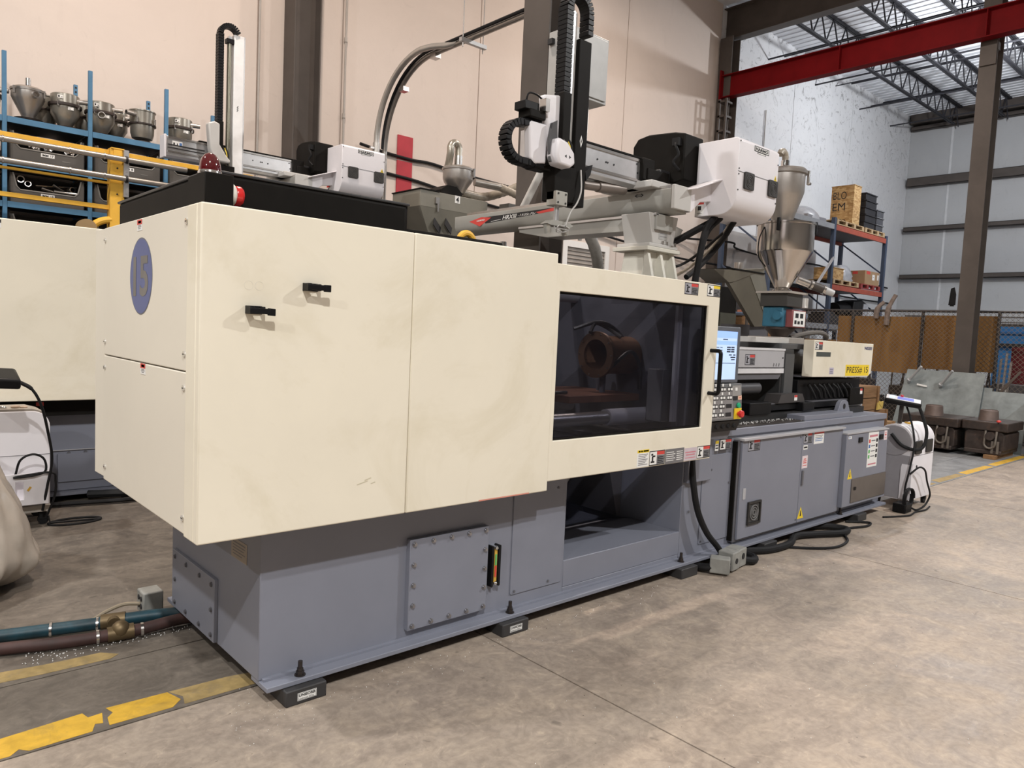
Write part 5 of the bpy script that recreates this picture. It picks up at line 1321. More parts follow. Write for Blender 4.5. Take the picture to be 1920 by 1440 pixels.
tl = {(0, 1.4875): ('IMM 17', 'grey parts tote labelled IMM 17 on the blue shelving'), (0, 2.205): ('IMM 8', 'grey parts tote labelled IMM 8 behind the yellow post'),
      (1, 1.4875): ('IMM 18', 'grey parts tote labelled IMM 18 full of pipes'), (1, 2.205): (None, 'grey parts tote right of the yellow post, beside the one full of pipes'),
      (2, 1.4875): (None, 'grey parts tote on the shelf just above the second press'), (2, 2.205): (None, 'grey parts tote behind the yellow post just above the second press'),
      (0, 0.77): (None, 'grey parts tote cut off by the left edge, upper'), (1, 0.77): (None, 'grey parts tote cut off by the left edge, lower'),
      (0, 2.92): (None, 'grey parts tote behind the white robot arm, upper'), (1, 2.92): (None, 'grey parts tote behind the black hood, lower')}
for (r, x), (tt, lab) in tl.items():
    tote((x, 8.80, [2.943, 2.553, 2.163][r]), lab, tt)
# pipes and fittings lying in the totes
def pipe(p, q, r, label, grp, mt=None):
    T = thing('metal_pipe', (Vector(p)+Vector(q))/2, label, 'pipe', grp)
    MB().ringx(p, q, r, r*0.82, 16).build('pipe_wall', mt or steel, T)
    d = (Vector(q)-Vector(p)).normalized()
    MB().ringx(Vector(p)+d*0.002, Vector(p)+d*0.02, r*1.12, r*0.9, 16).build('pipe_collar', mt or steel, T)
gp = 'pipes in the tote IMM 18'
pipe((1.27, 8.60, 2.790), (1.36, 9.0, 2.755), 0.03, 'short pipe facing forward at the left of the pipe tote', gp)
pipe((1.40, 8.66, 2.755), (1.77, 8.74, 2.800), 0.012, 'thin bright pipe sloping up to the right in the pipe tote', gp)
pipe((1.33, 8.60, 2.755), (1.43, 8.98, 2.715), 0.026, 'dark open pipe end second from the left in the pipe tote', gp)
pipe((1.54, 8.62, 2.785), (1.66, 8.68, 2.730), 0.014, 'short thin pipe sloping down to the right in the pipe tote', gp)
pipe((1.55, 8.62, 2.715), (1.79, 8.60, 2.710), 0.020, 'thick pipe lying along the front of the pipe tote', gp)
pipe((1.71, 8.60, 2.755), (1.62, 8.98, 2.715), 0.026, 'open pipe end at the right of the pipe tote', gp)
pipe((1.45, 8.64, 2.735), (1.58, 8.64, 2.705), 0.016, 'short dull pipe low in the middle of the pipe tote', gp)
gp = 'fittings in the tote IMM 17'
for k, (x, z, r) in enumerate(((1.36, 3.11, 0.025), (1.41, 3.105, 0.018), (1.485, 3.11, 0.022), (1.53, 3.115, 0.018), (1.66, 3.105, 0.024), (1.71, 3.10, 0.016))):
    o = MB().cyl((x, 8.60, z-0.02), (x+0.03*math.cos(k), 8.62, z+0.02), r, r*0.7, n=12).cyl((x-r, 8.61, z), (x+r, 8.61, z+0.01), r*0.6, n=10).build('pipe_fitting', steel)
    tag(o, ['leftmost bright fitting in the tote IMM 17', 'small fitting next to the leftmost one in the tote IMM 17', 'bright fitting above the label of the tote IMM 17', 'angled fitting right above the label of the tote IMM 17', 'white ended fitting at the right of the tote IMM 17', 'last small fitting at the right of the tote IMM 17'][k], 'fitting', gp)
# ------------------------------------------------------------------ yellow frame with two pipes
Yf = thing('guard_frame', (1.98, 8.1, 0), 'yellow steel frame with post and rails in front of the blue shelving', 'frame')
MB().box(1.925, 8.07, 0, 2.05, 8.082, 3.14).box(1.925, 8.082, 0, 1.945, 8.19, 3.14).box(2.03, 8.082, 0, 2.05, 8.19, 3.14).build('post_channel', yell, Yf, bevel=0.002)
MB().box(1.93, 8.06, 3.13, 2.045, 8.19, 3.142).box(1.95, 8.062, 3.07, 2.025, 8.07, 3.125).build('post_cap', yell, Yf)
for z in (2.70, 2.95):
    MB().cyl((1.985, 8.07, z), (1.985, 8.062, z), 0.008, n=8).build('post_bolt', ink, Yf)
for z, h, x1 in ((3.099, 0.046, 3.35), (2.806, 0.022, 1.93), (2.570, 0.042, 2.15)):
    MB().box(-1.0, 8.12, z-h/2, x1, 8.16, z+h/2).build('rail', yell, Yf, bevel=0.002)
MB().box(3.25, 8.10, 2.93, 3.35, 8.18, 3.12).build('rail_end', yell, Yf)
MB().tube(spline([(1.94, 8.10, 2.45), (1.86, 8.10, 2.43), (1.79, 8.10, 2.38), (1.75, 8.10, 2.30)], 6), 0.035, 10).build('curved_arm', yell, Yf)
for z, lab in ((3.036, 'upper galvanised pipe running in front of the blue shelving'), (2.852, 'lower galvanised pipe running in front of the blue shelving')):
    T = thing('galvanised_pipe', (1.0, 8.0, z), lab, 'pipe', 'pipes on the yellow frame')
    MB().cyl((-1.0, 8.02, z), (2.62, 8.02, z), 0.026, n=14).build('pipe_run', M('galv_pipe', (0.45, 0.42, 0.38), 0.35, metal=0.8), T)
    for x in (1.05, 1.57, 1.86):
        MB().ringx((x-0.006, 8.02, z), (x+0.006, 8.02, z), 0.032, 0.026, 14).build('pipe_coupling', steel, T)
    MB().ringx((2.045, 8.02, z), (2.065, 8.02, z), 0.034, 0.026, 14).build('pipe_clamp', ink, T)
st = MB().box(2.035, 8.03, 2.68, 2.08, 8.065, 3.13)
for k in range(6):
    st.box(2.05, 8.027, 2.71+0.07*k, 2.065, 8.031, 2.74+0.07*k)
tag(st.build('strut_channel', M('strut_zinc', (0.42, 0.42, 0.42), 0.4, metal=0.6)), 'perforated zinc strut fixed beside the yellow post', 'strut')
sp = MB().lathe((1.70, 7.94, 2.33), [(0.085, 0), (0.085, 0.02), (0.05, 0.02), (0.05, 0.06), (0.085, 0.06), (0.085, 0.08)], 28, (0, 1, 0)).build('cable_spool', M('tan_spool', (0.34, 0.23, 0.11), 0.7))
tag(sp, 'tan round spool just above the second press, left of the yellow post', 'spool')
# ------------------------------------------------------------------ olive hopper number 4 with receiver
Hh = thing('material_hopper', (5.25, 7.25, 2.5), 'olive grey square hopper marked 4 behind the robot beam', 'hopper')
MB().box(4.80, 6.98, 2.90, 5.78, 7.55, 3.085).build('hopper_bin', olive, Hh, bevel=0.004)
MB().raw([(4.80,6.98,2.90),(5.78,6.98,2.90),(5.78,7.55,2.90),(4.80,7.55,2.90),(5.02,7.05,2.52),(5.45,7.05,2.52),(5.45,7.45,2.52),(5.02,7.45,2.52)], [(0,3,2,1),(4,5,6,7),(0,1,5,4),(1,2,6,5),(2,3,7,6),(3,0,4,7)]).build('hopper_cone', olive, Hh)
MB().box(4.79, 6.97, 3.085, 5.06, 7.56, 3.098).box(5.06, 7.2, 3.085, 5.79, 7.56, 3.098).build('hopper_lid', black, Hh)
MB().prism([(5.10, 3.085), (5.40, 3.085), (5.40, 3.13), (5.32, 3.19), (5.18, 3.19), (5.10, 3.13)], 'y', 7.0, 7.3).build('receiver_saddle', black, Hh)
for (x, z) in ((5.06, 2.72), (5.22, 2.74)):
    MB().ob((x, 7.0, z), (0.055, 0.010, -0.05), (0.0, 0.006, 0.0), (0.03, 0.03, 0.06)).build('sight_slot', ink, Hh)
MB().box(5.0, 6.955, 2.95, 5.05, 6.98, 3.02).box(5.02, 6.95, 2.86, 5.04, 6.975, 2.95).build('hopper_latch', steel, Hh)
d4 = decal(Hh, 'number_tag', (5.285, 6.979, 3.00), (1,0,0), (0,0,1), 0.075, 0.085, [], whitel, [])
text('4', 0.06, ink, d4, (5.300, 6.977, 3.012), bold=0.03)
Rr = thing('vacuum_receiver', (5.42, 7.12, 3.19), 'satin steel vacuum receiver with hooked pipe on the hopper marked 4', 'vacuum receiver')
MB().lathe((5.42, 7.12, 3.14), [(0.08, 0.0), (0.10, 0.04), (0.165, 0.13), (0.178, 0.17), (0.178, 0.27)], 32).build('cone_body', stainm, Rr)
MB().lathe((5.42, 7.12, 3.14), [(0.190, 0.265), (0.192, 0.285), (0.165, 0.305), (0.07, 0.325), (0.0, 0.328)], 32).build('lid', stainm, Rr)
MB().box(5.52, 6.945, 3.33, 5.545, 6.97, 3.43).build('lid_latch', steel, Rr)
MB().tube([(5.42, 7.12, 3.46), (5.42, 7.12, 3.62)]+arc((5.36, 7.12, 3.66), 0.06, 0.1, PI, 8)+[(5.30, 7.12, 3.60), (5.30, 7.14, 3.50), (5.32, 7.2, 3.42)], 0.043, 14).build('hooked_pipe', M('pipe_olive_steel', (0.42, 0.39, 0.33), 0.3, metal=0.7), Rr)
MB().cyl((5.42, 7.12, 3.45), (5.42, 7.12, 3.58), 0.048, n=16).build('pipe_cuff', steel, Rr)
MB().cyl((5.62, 7.05, 3.30), (5.95, 6.95, 3.28), 0.045, n=14).build('side_tube', M('tube_steel', (0.42, 0.40, 0.37), 0.3, metal=0.8), Rr)
for lab, pts, r, mt in (('clear ribbed hose drooping right of the receiver on hopper 4', [(5.95,6.95,3.28),(6.15,6.85,3.20),(6.35,6.7,3.05),(6.4,6.6,2.85)], 0.05, hosecl),
                    ('beige hose arching up behind the receiver on hopper 4', [(5.55,7.2,3.18),(5.85,7.15,3.17),(6.15,7.05,3.28),(6.35,6.95,3.38),(6.6,6.85,3.40)], 0.055, hosecl),
                    ('beige hose lying low between the hopper 4 and the robot beam', [(5.6,6.9,2.88),(5.85,6.8,2.93),(6.1,6.7,2.92),(6.3,6.6,2.80)], 0.045, hosecl)):
    tag(MB().tube(spline(pts, 10), r, 12, rib=0.004).build('suction_hose', mt), lab, 'hose')
vp = thing('vacuum_valve', (6.0, 6.75, 2.9), 'dark valve body with small red and black wires beside the robot beam', 'valve')
MB().box(5.88, 6.70, 2.88, 6.12, 6.88, 3.06).cyl((6.0, 6.68, 2.93), (6.25, 6.66, 2.90), 0.07, n=16).build('valve_body', M('valve_grey', (0.12, 0.115, 0.105), 0.45, metal=0.3), vp, bevel=0.006)
MB().cyl((6.10, 6.75, 3.06), (6.15, 6.75, 3.14), 0.02, n=10).build('valve_solenoid', blackp, vp)
MB().tube(spline([(6.13,6.75,3.12),(6.2,6.74,3.14),(6.26,6.74,3.06),(6.2,6.74,3.0)], 6), 0.006, 6).build('valve_wire', redl, vp)
# ------------------------------------------------------------------ conduits, rods, cabinet on the column
def conduit(name, pts, r, mt, label, cat='conduit', n=10):
    return tag(MB().tube(pts, r, n).build(name, mt), label, cat)
conduit('wall_conduit', [(3.87, 9.25, 2.6), (3.87, 9.25, 8.6)], 0.012, M('conduit_grey', (0.42, 0.39, 0.36), 0.5), 'thin wall conduit left of the brown wall column')
q = thing('wall_conduit', (5.06, 9.25, 3), 'thin wall conduit with couplings right of the brown wall column', 'conduit')
MB().cyl((5.06, 9.25, 2.6), (5.06, 9.25, 8.6), 0.014, n=8).build('conduit_run', M('conduit_grey', (0.42, 0.39, 0.36), 0.5), q)
for z in (3.9, 4.35, 5.35, 6.2):
    MB().cyl((5.06, 9.25, z-0.03), (5.06, 9.25, z+0.03), 0.022, n=8).build('coupling', M('conduit_grey', (0.42, 0.39, 0.36), 0.5), q)
galvc = M('conduit_galv', (0.48, 0.46, 0.43), 0.35, metal=0.7)
c1 = thing('overhead_conduit', (4.84, 8.0, 2.9), 'bright galvanised conduit rising behind the second robot and bending forward overhead', 'conduit')
bend = [Vector((4.83, 8.0, 2.5)), Vector((4.83, 8.0, 3.72))]+arc((4.83, 7.1, 3.74), 0.9, 0.0, PI/2, 14, (0, 1, 0))
MB().tube(bend+[Vector((4.86, 6.95, 4.64)), Vector((4.92, 6.75, 4.62)), Vector((4.95, 6.6, 4.62))], 0.034, 12).build('conduit_run', galvc, c1)
MB().cyl((4.83, 8.0, 3.55), (4.83, 8.0, 3.75), 0.042, n=12).build('coupling', galvc, c1)
for z in (3.55, 3.61, 3.67):
    MB().box(4.74, 7.98, z, 4.80, 8.02, z+0.02).build('clamp', steel, c1)
c2_ = thing('overhead_conduit', (4.95, 8.0, 2.9), 'black and grey conduit pair bending up from the second robot and running forward overhead', 'conduit')
bend = [Vector((4.95, 8.0, 2.2)), Vector((4.95, 8.0, 3.70))]+arc((4.95, 7.05, 3.66), 0.95, 0.0, PI/2, 14, (0, 1, 0))+[Vector((4.95, 5.0, 4.61)), Vector((4.95, 3.9, 4.61))]
MB().tube(bend, 0.030, 12).build('conduit_run', M('conduit_dark_galv', (0.28, 0.26, 0.24), 0.3, metal=0.8), c2_)
MB().tube([p+Vector((-0.035, 0, 0.035)) for p in bend[1:]], 0.018, 8).build('black_cable', rubber, c2_)
MB().tube(spline([(4.97, 7.98, 2.85), (4.99, 7.96, 2.5), (5.15, 7.9, 2.3), (5.5, 7.8, 2.25)], 6), 0.030, 10).build('conduit_tail', galvc, c2_)
for y, z in ((7.0, 4.545), (7.62, 4.31)):
    MB().box(4.91, y-0.05, z, 4.99, y+0.05, z+0.05).build('clamp', steel, c2_)
hg = thing('conduit_hanger', (5.0, 6.35, 4.55), 'short strut trapeze on two threaded rods carrying the overhead conduits', 'hanger')
MB().box(4.80, 6.33, 4.535, 5.14, 6.375, 4.575).build('strut', M('strut_zinc', (0.42, 0.42, 0.42), 0.4, metal=0.6), hg)
for x in (4.83, 5.10):
    MB().cyl((x, 6.35, 4.48), (x, 6.35, ZC), 0.006, n=6).build('threaded_rod', steel, hg)
eb2 = thing('wall_cabinet', (4.42, 4.2, 3.4), 'grey sheet steel electrical cabinet on the column behind the robot arm', 'cabinet')
MB().box(4.08, 4.02, 3.36, 4.50, 4.265, 3.86).build('cabinet_body', M('cabinet_grey', (0.42, 0.42, 0.41), 0.45, metal=0.2), eb2, bevel=0.004)
MB().box(4.10, 4.008, 3.38, 4.48, 4.02, 3.84).build('cabinet_door', M('cabinet_grey', (0.42, 0.42, 0.41), 0.45, metal=0.2), eb2, bevel=0.003)
MB().cyl((4.42, 4.15, 3.36), (4.42, 4.15, 2.3), 0.016, n=8).build('cabinet_conduit', galvc, eb2)
MB().box(4.05, 4.2, 3.76, 4.08, 4.25, 3.80).build('cabinet_lug', ink, eb2)
for lab, px in (('black cable sagging along the back wall, upper', [(5.3,9.2,4.02),(5.75,9.25,3.99),(6.2,9.25,3.97),(6.55,9.25,3.98),(7.3,9.25,3.92),(9,9.25,3.86),(11.5,9.2,3.75),(12.7,9.2,3.62),(14.2,8.88,3.66),(15.0,9.2,3.62),(17,9.22,3.55),(19,9.22,3.62),(21,9.22,3.45),(23.5,9.22,3.35)]),
                ('black cable sagging along the back wall, lower', [(5.3,9.2,3.74),(5.75,9.25,3.71),(6.3,9.25,3.68),(7.0,9.25,3.60),(8.0,9.25,3.52),(9.5,9.25,3.46),(11.5,9.2,3.30),(12.7,9.2,3.20),(14.2,8.88,3.12),(15.2,9.2,3.02),(17,9.22,2.98),(19,9.22,2.95),(21,9.22,2.9),(24,9.22,2.9)])):
    tag(MB().tube(spline(px, 5), 0.022, 8).build('wall_cable', rubber), lab, 'cable')
wc = conduit('wall_conduit', [(15.9, 9.25, 2.0), (15.9, 9.25, 6.9)], 0.014, M('conduit_grey', (0.42, 0.39, 0.36), 0.5), 'thin vertical conduit on the cool white wall behind the robot control box')
# ------------------------------------------------------------------ material hopper stack on the injection unit
MB().box(5.80, 3.08, 1.50, 6.36, 3.60, 1.545).build('hopper_seat', M('housing_face_grey', (0.075, 0.077, 0.08), 0.45), P, bevel=0.004)
Hp = thing('material_hopper', (6.2, 3.35, 1.545), 'polished stainless hopper with blue metering unit on the injection end of press 15', 'hopper')
MB().box(6.00, 3.20, 1.546, 6.42, 3.52, 1.600).build('slide_plate', M('slide_plate_tan', (0.50, 0.46, 0.42), 0.4, metal=0.4), Hp, bevel=0.004)
MB().box(5.45, 3.12, 1.546, 5.99, 3.40, 1.59).build('slide_rail', robl, Hp, bevel=0.004)
MB().lathe((6.25, 3.35, 1.60), [(0.07, 0), (0.08, 0.02), (0.13, 0.07), (0.13, 0.09)], 28).build('feed_cone', iron, Hp)
MB().box(6.12, 3.26, 1.69, 6.30, 3.46, 1.87).build('drive_unit', bluem, Hp, bevel=0.012)
MB().cyl((6.14, 3.30, 1.79), (6.08, 3.30, 1.79), 0.04, n=16).build('drive_motor', bluem, Hp)
cbx = MB().box(6.17, 3.20, 1.690, 6.42, 3.30, 1.845).build('control_unit', M('control_red_grey', (0.22, 0.06, 0.06), 0.5), Hp, bevel=0.006)
decal(cbx, 'control_face', (6.19, 3.1995, 1.70), (1,0,0), (0,0,1), 0.215, 0.135, [(.15,.55,.42,.85,1),(.55,.55,.82,.85,1),(.1,.15,.28,.4,1),(.36,.15,.56,.35,1),(.64,.15,.84,.4,1)], whitel, [ink])
MB().box(6.10, 3.22, 1.87, 6.38, 3.48, 1.985).build('mixing_chamber', M('chamber_dark', (0.05, 0.048, 0.045), 0.4), Hp, bevel=0.006)
MB().box(6.385, 3.20, 1.87, 6.45, 3.26, 1.96).build('sample_box', whitel, Hp, bevel=0.005)
MB().box(6.07, 3.19, 1.985, 6.41, 3.51, 2.003).build('mount_plate', M('slide_plate_tan', (0.50, 0.46, 0.42), 0.4, metal=0.4), Hp)
MB().lathe((6.25, 3.36, 2.003), [(0.085, 0), (0.085, 0.02), (0.06, 0.03), (0.238, 0.345), (0.243, 0.36), (0.243, 0.585), (0.252, 0.59), (0.252, 0.605), (0.235, 0.608), (0.23, 0.58)], 48).build('hopper_cone', stain, Hp)
for a in (-2.9, -0.9):
    x, y = 6.25+0.252*math.cos(a), 3.36+0.252*math.sin(a)
    MB().box(x-0.013, y-0.013, 2.52, x+0.013, y+0.013, 2.63).build('lid_latch', blackp, Hp, bevel=0.004)
q = Vector((6.33, 3.26, 2.12)); e = Vector((6.56, 3.03, 2.01)); d = e-q
MB().cyl(q, q+d*0.35, 0.034, n=18).build('magnet_sleeve', steel, Hp)
MB().cyl(q+d*0.33, q+d*0.75, 0.038, n=18).build('magnet_body', M('magnet_dark', (0.06, 0.05, 0.045), 0.4), Hp)
MB().ringx(q+d*0.36, q+d*0.42, 0.042, 0.03, 18).ringx(q+d*0.7, q+d*0.76, 0.042, 0.03, 18).build('magnet_ring', steel, Hp)
MB().cyl(q+d*0.75, e, 0.034, 0.028, n=18).build('magnet_cap', M('cap_pale', (0.50, 0.50, 0.50), 0.4), Hp)
MB().tube(spline([(6.02, 3.44, 2.56), (5.98, 3.46, 2.45), (5.99, 3.46, 2.3), (6.08, 3.44, 2.22)], 6), 0.006, 6).build('earth_lead', rubber, Hp)
Rv = thing('vacuum_receiver', (6.16, 3.4, 2.60), 'large satin steel vacuum receiver on the stainless hopper, half behind the robot control box', 'vacuum receiver')
MB().lathe((6.19, 3.37, 2.50), [(0.05, 0.0), (0.06, 0.04), (0.155, 0.33), (0.168, 0.37), (0.168, 0.535)], 40).build('cone_body', stainm, Rv)
MB().lathe((6.19, 3.37, 2.50), [(0.183, 0.53), (0.186, 0.555), (0.168, 0.575), (0.06, 0.60), (0.0, 0.602)], 40).build('lid', stainm, Rv)
MB().box(6.27, 3.19, 2.94, 6.29, 3.21, 3.06).cyl((6.28, 3.2, 2.945), (6.275, 3.175, 2.945), 0.012, n=10).build('lid_latch', steel, Rv)
MB().tube([(6.17, 3.37, 3.10), (6.17, 3.37, 3.17)]+arc((6.12, 3.37, 3.17), 0.05, 0.1, PI*0.9, 8), 0.030, 12, rib=0.003).build('elbow_hose', hosecl, Rv)
MB().cyl((6.17, 3.37, 3.09), (6.17, 3.37, 3.15), 0.034, n=14).build('hose_cuff', chrome, Rv)
# olive chute bin to the left of the hopper
Ch = thing('regrind_chute', (6.7, 4.0, 1.6), 'olive sheet metal chute bin leaning down between the safety door and the stainless hopper', 'chute')
MB().prism([(6.05, 2.212), (6.42, 2.235), (6.97, 2.30), (6.99, 2.285), (6.42, 2.12), (6.33, 2.105)], 'y', 3.95, 4.2).build('chute_tray', M('chute_olive_shaded', (0.12, 0.105, 0.075), 0.45), Ch, bevel=0.003)  # darker olive paints shade onto tray and cheek; the slope keeps plain olive
MB().prism([(6.38, 2.24), (6.70, 2.265), (7.14, 1.715), (6.87, 1.70), (6.34, 2.11)], 'y', 3.96, 4.0).build('chute_cheek', M('chute_olive_shaded', (0.12, 0.105, 0.075), 0.45), Ch)
MB().prism([(6.66, 2.262), (6.965, 2.30), (7.215, 1.73), (7.14, 1.715)], 'y', 3.955, 4.1).build('chute_slope', olive, Ch, bevel=0.003)
MB().box(6.36, 3.94, 2.238, 6.98, 4.36, 2.25).build('chute_rim', black, Ch)
MB().cyl((6.65, 4.05, 2.25), (6.65, 4.05, 2.33), 0.045, n=16).build('chute_port', stainm, Ch)
MB().box(6.85, 4.0, 0, 7.2, 4.34, 1.72).build('chute_stand', greyd, Ch)
bp = thing('floor_cabinet', (9.75, 6.1, 0), 'dark tall cabinet behind the press seen between safety door and chute', 'cabinet')
MB().box(9.2, 6.0, 0, 9.85, 6.6, 2.33).build('cabinet_body', black, bp, bevel=0.006)
MB().box(9.42, 5.985, 1.5, 9.84, 6.0, 1.95).build('cabinet_panel', M('dark_olive_panel', (0.06, 0.06, 0.045), 0.5), bp)
tb_ = thing('tool_board', (10.35, 5.9, 0), 'beige board with a pale wrench hanging on it, behind the press', 'board')
MB().box(9.98, 5.87, 2.04, 10.68, 5.90, 2.26).build('board', M('board_beige', (0.40, 0.33, 0.26), 0.7), tb_)
MB().box(10.0, 5.90, 0, 10.05, 5.925, 2.2).box(10.6, 5.90, 0, 10.65, 5.925, 2.2).build('board_leg', brownst, tb_)
MB().ob((10.19, 5.86, 2.15), (0.09, 0, 0.08), (0, 0.006, 0), (-0.022, 0, 0.024)).cyl((10.10, 5.868, 2.07), (10.10, 5.856, 2.07), 0.05, n=16).build('wrench', M('wrench_pale', (0.62, 0.55, 0.42), 0.5), tb_)
def crate(x0, y0, z0, x1, y1, z1, label, n=3, mt=None, grp=None):
    T = thing('wooden_crate', ((x0+x1)/2, (y0+y1)/2, z0), label, 'crate', grp)
    mt = mt or oldwood
    MB().box(x0+0.02, y0+0.02, z0+0.01, x1-0.02, y1-0.02, z1-0.01).build('crate_gap_shade', M('crate_shade_wood', (0.10, 0.06, 0.03), 0.8), T)  # dark filler painted as the shade seen between the planks
    h = (z1-z0)/n
    for k in range(n):
        MB().box(x0, y0, z0+k*h+0.006, x1, y0+0.02, z0+(k+1)*h-0.006).build('plank', mt, T)
        MB().box(x0, y0+0.02, z0+k*h+0.006, x0+0.02, y1, z0+(k+1)*h-0.006).build('plank', mt, T)
    m = 3
    w = (y1-y0)/m
    for k in range(m):
        MB().box(x0, y0+k*w+0.005, z1-0.015, x1, y0+(k+1)*w-0.005, z1).build('lid_plank', mt, T)
    for x in (x0, x1-0.06):
        MB().box(x, y0-0.02, z0, x+0.06, y0, z1).build('batten', mt, T)
    return T
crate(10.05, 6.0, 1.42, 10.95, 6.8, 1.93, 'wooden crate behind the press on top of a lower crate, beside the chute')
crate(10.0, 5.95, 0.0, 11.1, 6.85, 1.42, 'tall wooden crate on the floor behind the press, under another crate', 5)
fb = MB().box(10.1, 6.05, 1.935, 10.8, 6.5, 1.99).build('folded_blue_cloth', M('dusty_blue_cloth', (0.13, 0.18, 0.27), 0.8), bevel=0.012)
tag(fb, 'dusty blue folded sheet lying on the wooden crate behind the press', 'cloth')
ob_ = MB().box(10.38, 6.03, 1.992, 10.68, 6.3, 2.035).build('red_box', M('faded_red_box', (0.45, 0.17, 0.10), 0.6), bevel=0.004)
tag(ob_, 'faded red flat box lying on the blue sheet behind the press', 'box')
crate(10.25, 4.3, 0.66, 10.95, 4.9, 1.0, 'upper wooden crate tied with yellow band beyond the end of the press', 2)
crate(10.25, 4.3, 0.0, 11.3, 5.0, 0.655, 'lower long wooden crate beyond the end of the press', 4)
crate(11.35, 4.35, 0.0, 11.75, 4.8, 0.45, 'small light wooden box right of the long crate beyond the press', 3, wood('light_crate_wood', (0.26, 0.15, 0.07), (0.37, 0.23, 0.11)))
yb = MB().ob((10.96, 4.27, 0.72), (0.012, 0, 0.05), (0, 0.01, 0), (0.09, 0, 0.01)).ob((10.97, 4.265, 0.74), (0.05, 0, -0.03), (0, 0.01, 0), (0.01, 0, 0.02)).build('yellow_strap', M('strap_yellow', (0.55, 0.40, 0.10), 0.6))
tag(yb, 'knotted yellow strap hanging on the crates beyond the press', 'strap')
# ------------------------------------------------------------------ right controller cart with pendant
T = thing('robot_controller_cart', (7.85, 2.78, 0), 'white robot controller cart with rounded top at the far end of press 15', 'controller cart')
prof = [(2.62, 0.085), (2.62, 0.68)]+[(2.79-0.17*math.cos(a), 0.66+0.155*math.sin(a)) for a in [i*PI/14 for i in range(1, 14)]]+[(2.96, 0.68), (2.96, 0.085)]
MB().prism(prof, 'x', 7.58, 8.15).build('cabinet', white, T, bevel=0.003)
gs = M('side_grey', (0.33, 0.32, 0.34), 0.45)
MB().prism([(2.79-0.160*math.cos(a), 0.655+0.145*math.sin(a)) for a in [i*PI/14 for i in range(29)]], 'x', 7.565, 7.58).build('side_disc', gs, T)
MB().prism([(2.63, 0.10), (2.63, 0.52), (2.95, 0.52), (2.95, 0.10)], 'x', 7.572, 7.58).build('side_panel', gs, T)
MB().box(7.58, 2.6185, 0.515, 8.15, 2.6205, 0.519).build('cabinet_seam', inkg, T)
for x in (7.64, 7.92):
    MB().prism(rrect(x, 0.535, x+0.16, 0.665, 0.015), 'y', 2.606, 2.62).build('fan_grille', fan, T, bevel=0.003)
MB().cyl((7.72, 2.62, 0.41), (7.72, 2.615, 0.41), 0.014, n=12).build('door_lock', ink, T)
MB().prism([(7.55, 0.10), (7.58, 0.10), (7.58, 0.45), (7.55, 0.40)], 'y', 2.60, 2.70).build('white_bracket', white, T)
for (x, y) in ((7.63, 2.66), (8.10, 2.66), (7.63, 2.92), (8.10, 2.92)):
    MB().cyl((x, y-0.014, 0.034), (x, y+0.014, 0.034), 0.034, n=18).box(x-0.02, y-0.02, 0.04, x+0.025, y+0.02, 0.085).build('caster', rubber, T)
MB().cyl((7.80, 2.76, 0.81), (7.80, 2.76, 0.825), 0.03, n=16).build('stop_button', M('button_amber', (0.70, 0.42, 0.06), 0.4), T)
MB().tube(spline([(7.52, 2.60, 0.36), (7.62, 2.56, 0.42), (7.75, 2.55, 0.38), (7.86, 2.56, 0.26), (7.97, 2.56, 0.12), (7.96, 2.58, 0.03), (7.80, 2.56, 0.012), (7.6, 2.55, 0.012), (7.5, 2.58, 0.05)], 8), 0.009, 8).build('cart_cable', rubber, T)
TP = thing('teach_pendant', (7.6, 2.80, 0.82), 'tablet teach pendant with violet screen above the right white cart', 'pendant')
pc = Vector((7.70, 2.785, 1.03)); au = Vector((0.056, -0.150, -0.020)); av = Vector((0.09, 0.032, 0.014)); aw = au.cross(av).normalized()
MB().ob(pc, au, av, aw*0.026).build('pendant_body', blackp, TP, bevel=0.015, seg=3)
MB().ob(pc+aw*0.026, au*0.94, av*0.88, aw*0.003).build('pendant_bezel', M('bezel_pale', (0.62, 0.62, 0.64), 0.35), TP, bevel=0.002)
MB().ob(pc+aw*0.0295+au*0.12, au*0.45, av*0.62, aw*0.001).build('pendant_screen', screenv, TP)
MB().ob(pc+aw*0.0295-au*0.62, au*0.16, av*0.6, aw*0.001).build('pendant_keys', screenw, TP)
MB().cyl(pc-au*0.1+av*0.85+aw*0.02, pc-au*0.1+av*0.85+aw*0.045, 0.014, n=14).build('pendant_stop', redp, TP)
MB().bar((7.70, 2.80, 0.815), (7.70, 2.79, 1.01), 0.035, 0.02, (1, 0, 0)).build('pendant_stalk', M('stalk_dark', (0.06, 0.05, 0.045), 0.5), TP)
MB().tube(spline([(7.75, 2.655, 1.0), (7.76, 2.60, 0.86), (7.74, 2.56, 0.74), (7.68, 2.56, 0.62), (7.60, 2.60, 0.585), (7.53, 2.70, 0.62), (7.52, 2.80, 0.72)], 8), 0.016, 8).build('pendant_cable', rubber, TP)
MB().tube(spline([(7.72, 2.76, 1.0), (7.66, 2.68, 0.85), (7.56, 2.60, 0.65), (7.50, 2.60, 0.42), (7.47, 2.62, 0.20), (7.48, 2.60, 0.05)], 8), 0.009, 8).build('pendant_lead', rubber, TP)
pz = thing('power_supply', (7.44, 2.60, 0), 'black power unit with coiled cable on the floor at the foot of the right cart', 'power unit')
MB().box(7.36, 2.56, 0.0, 7.52, 2.68, 0.09).build('unit_body', blackp, pz, bevel=0.01)
cl = [Vector((7.46+(0.10+0.01*math.sin(t))*math.cos(t), 2.56+0.006*t*0.3, 0.13+0.10*math.sin(t))) for t in [i*2*PI/18 for i in range(56)]]
MB().tube(cl, 0.008, 7).build('coiled_cable', rubber, pz)
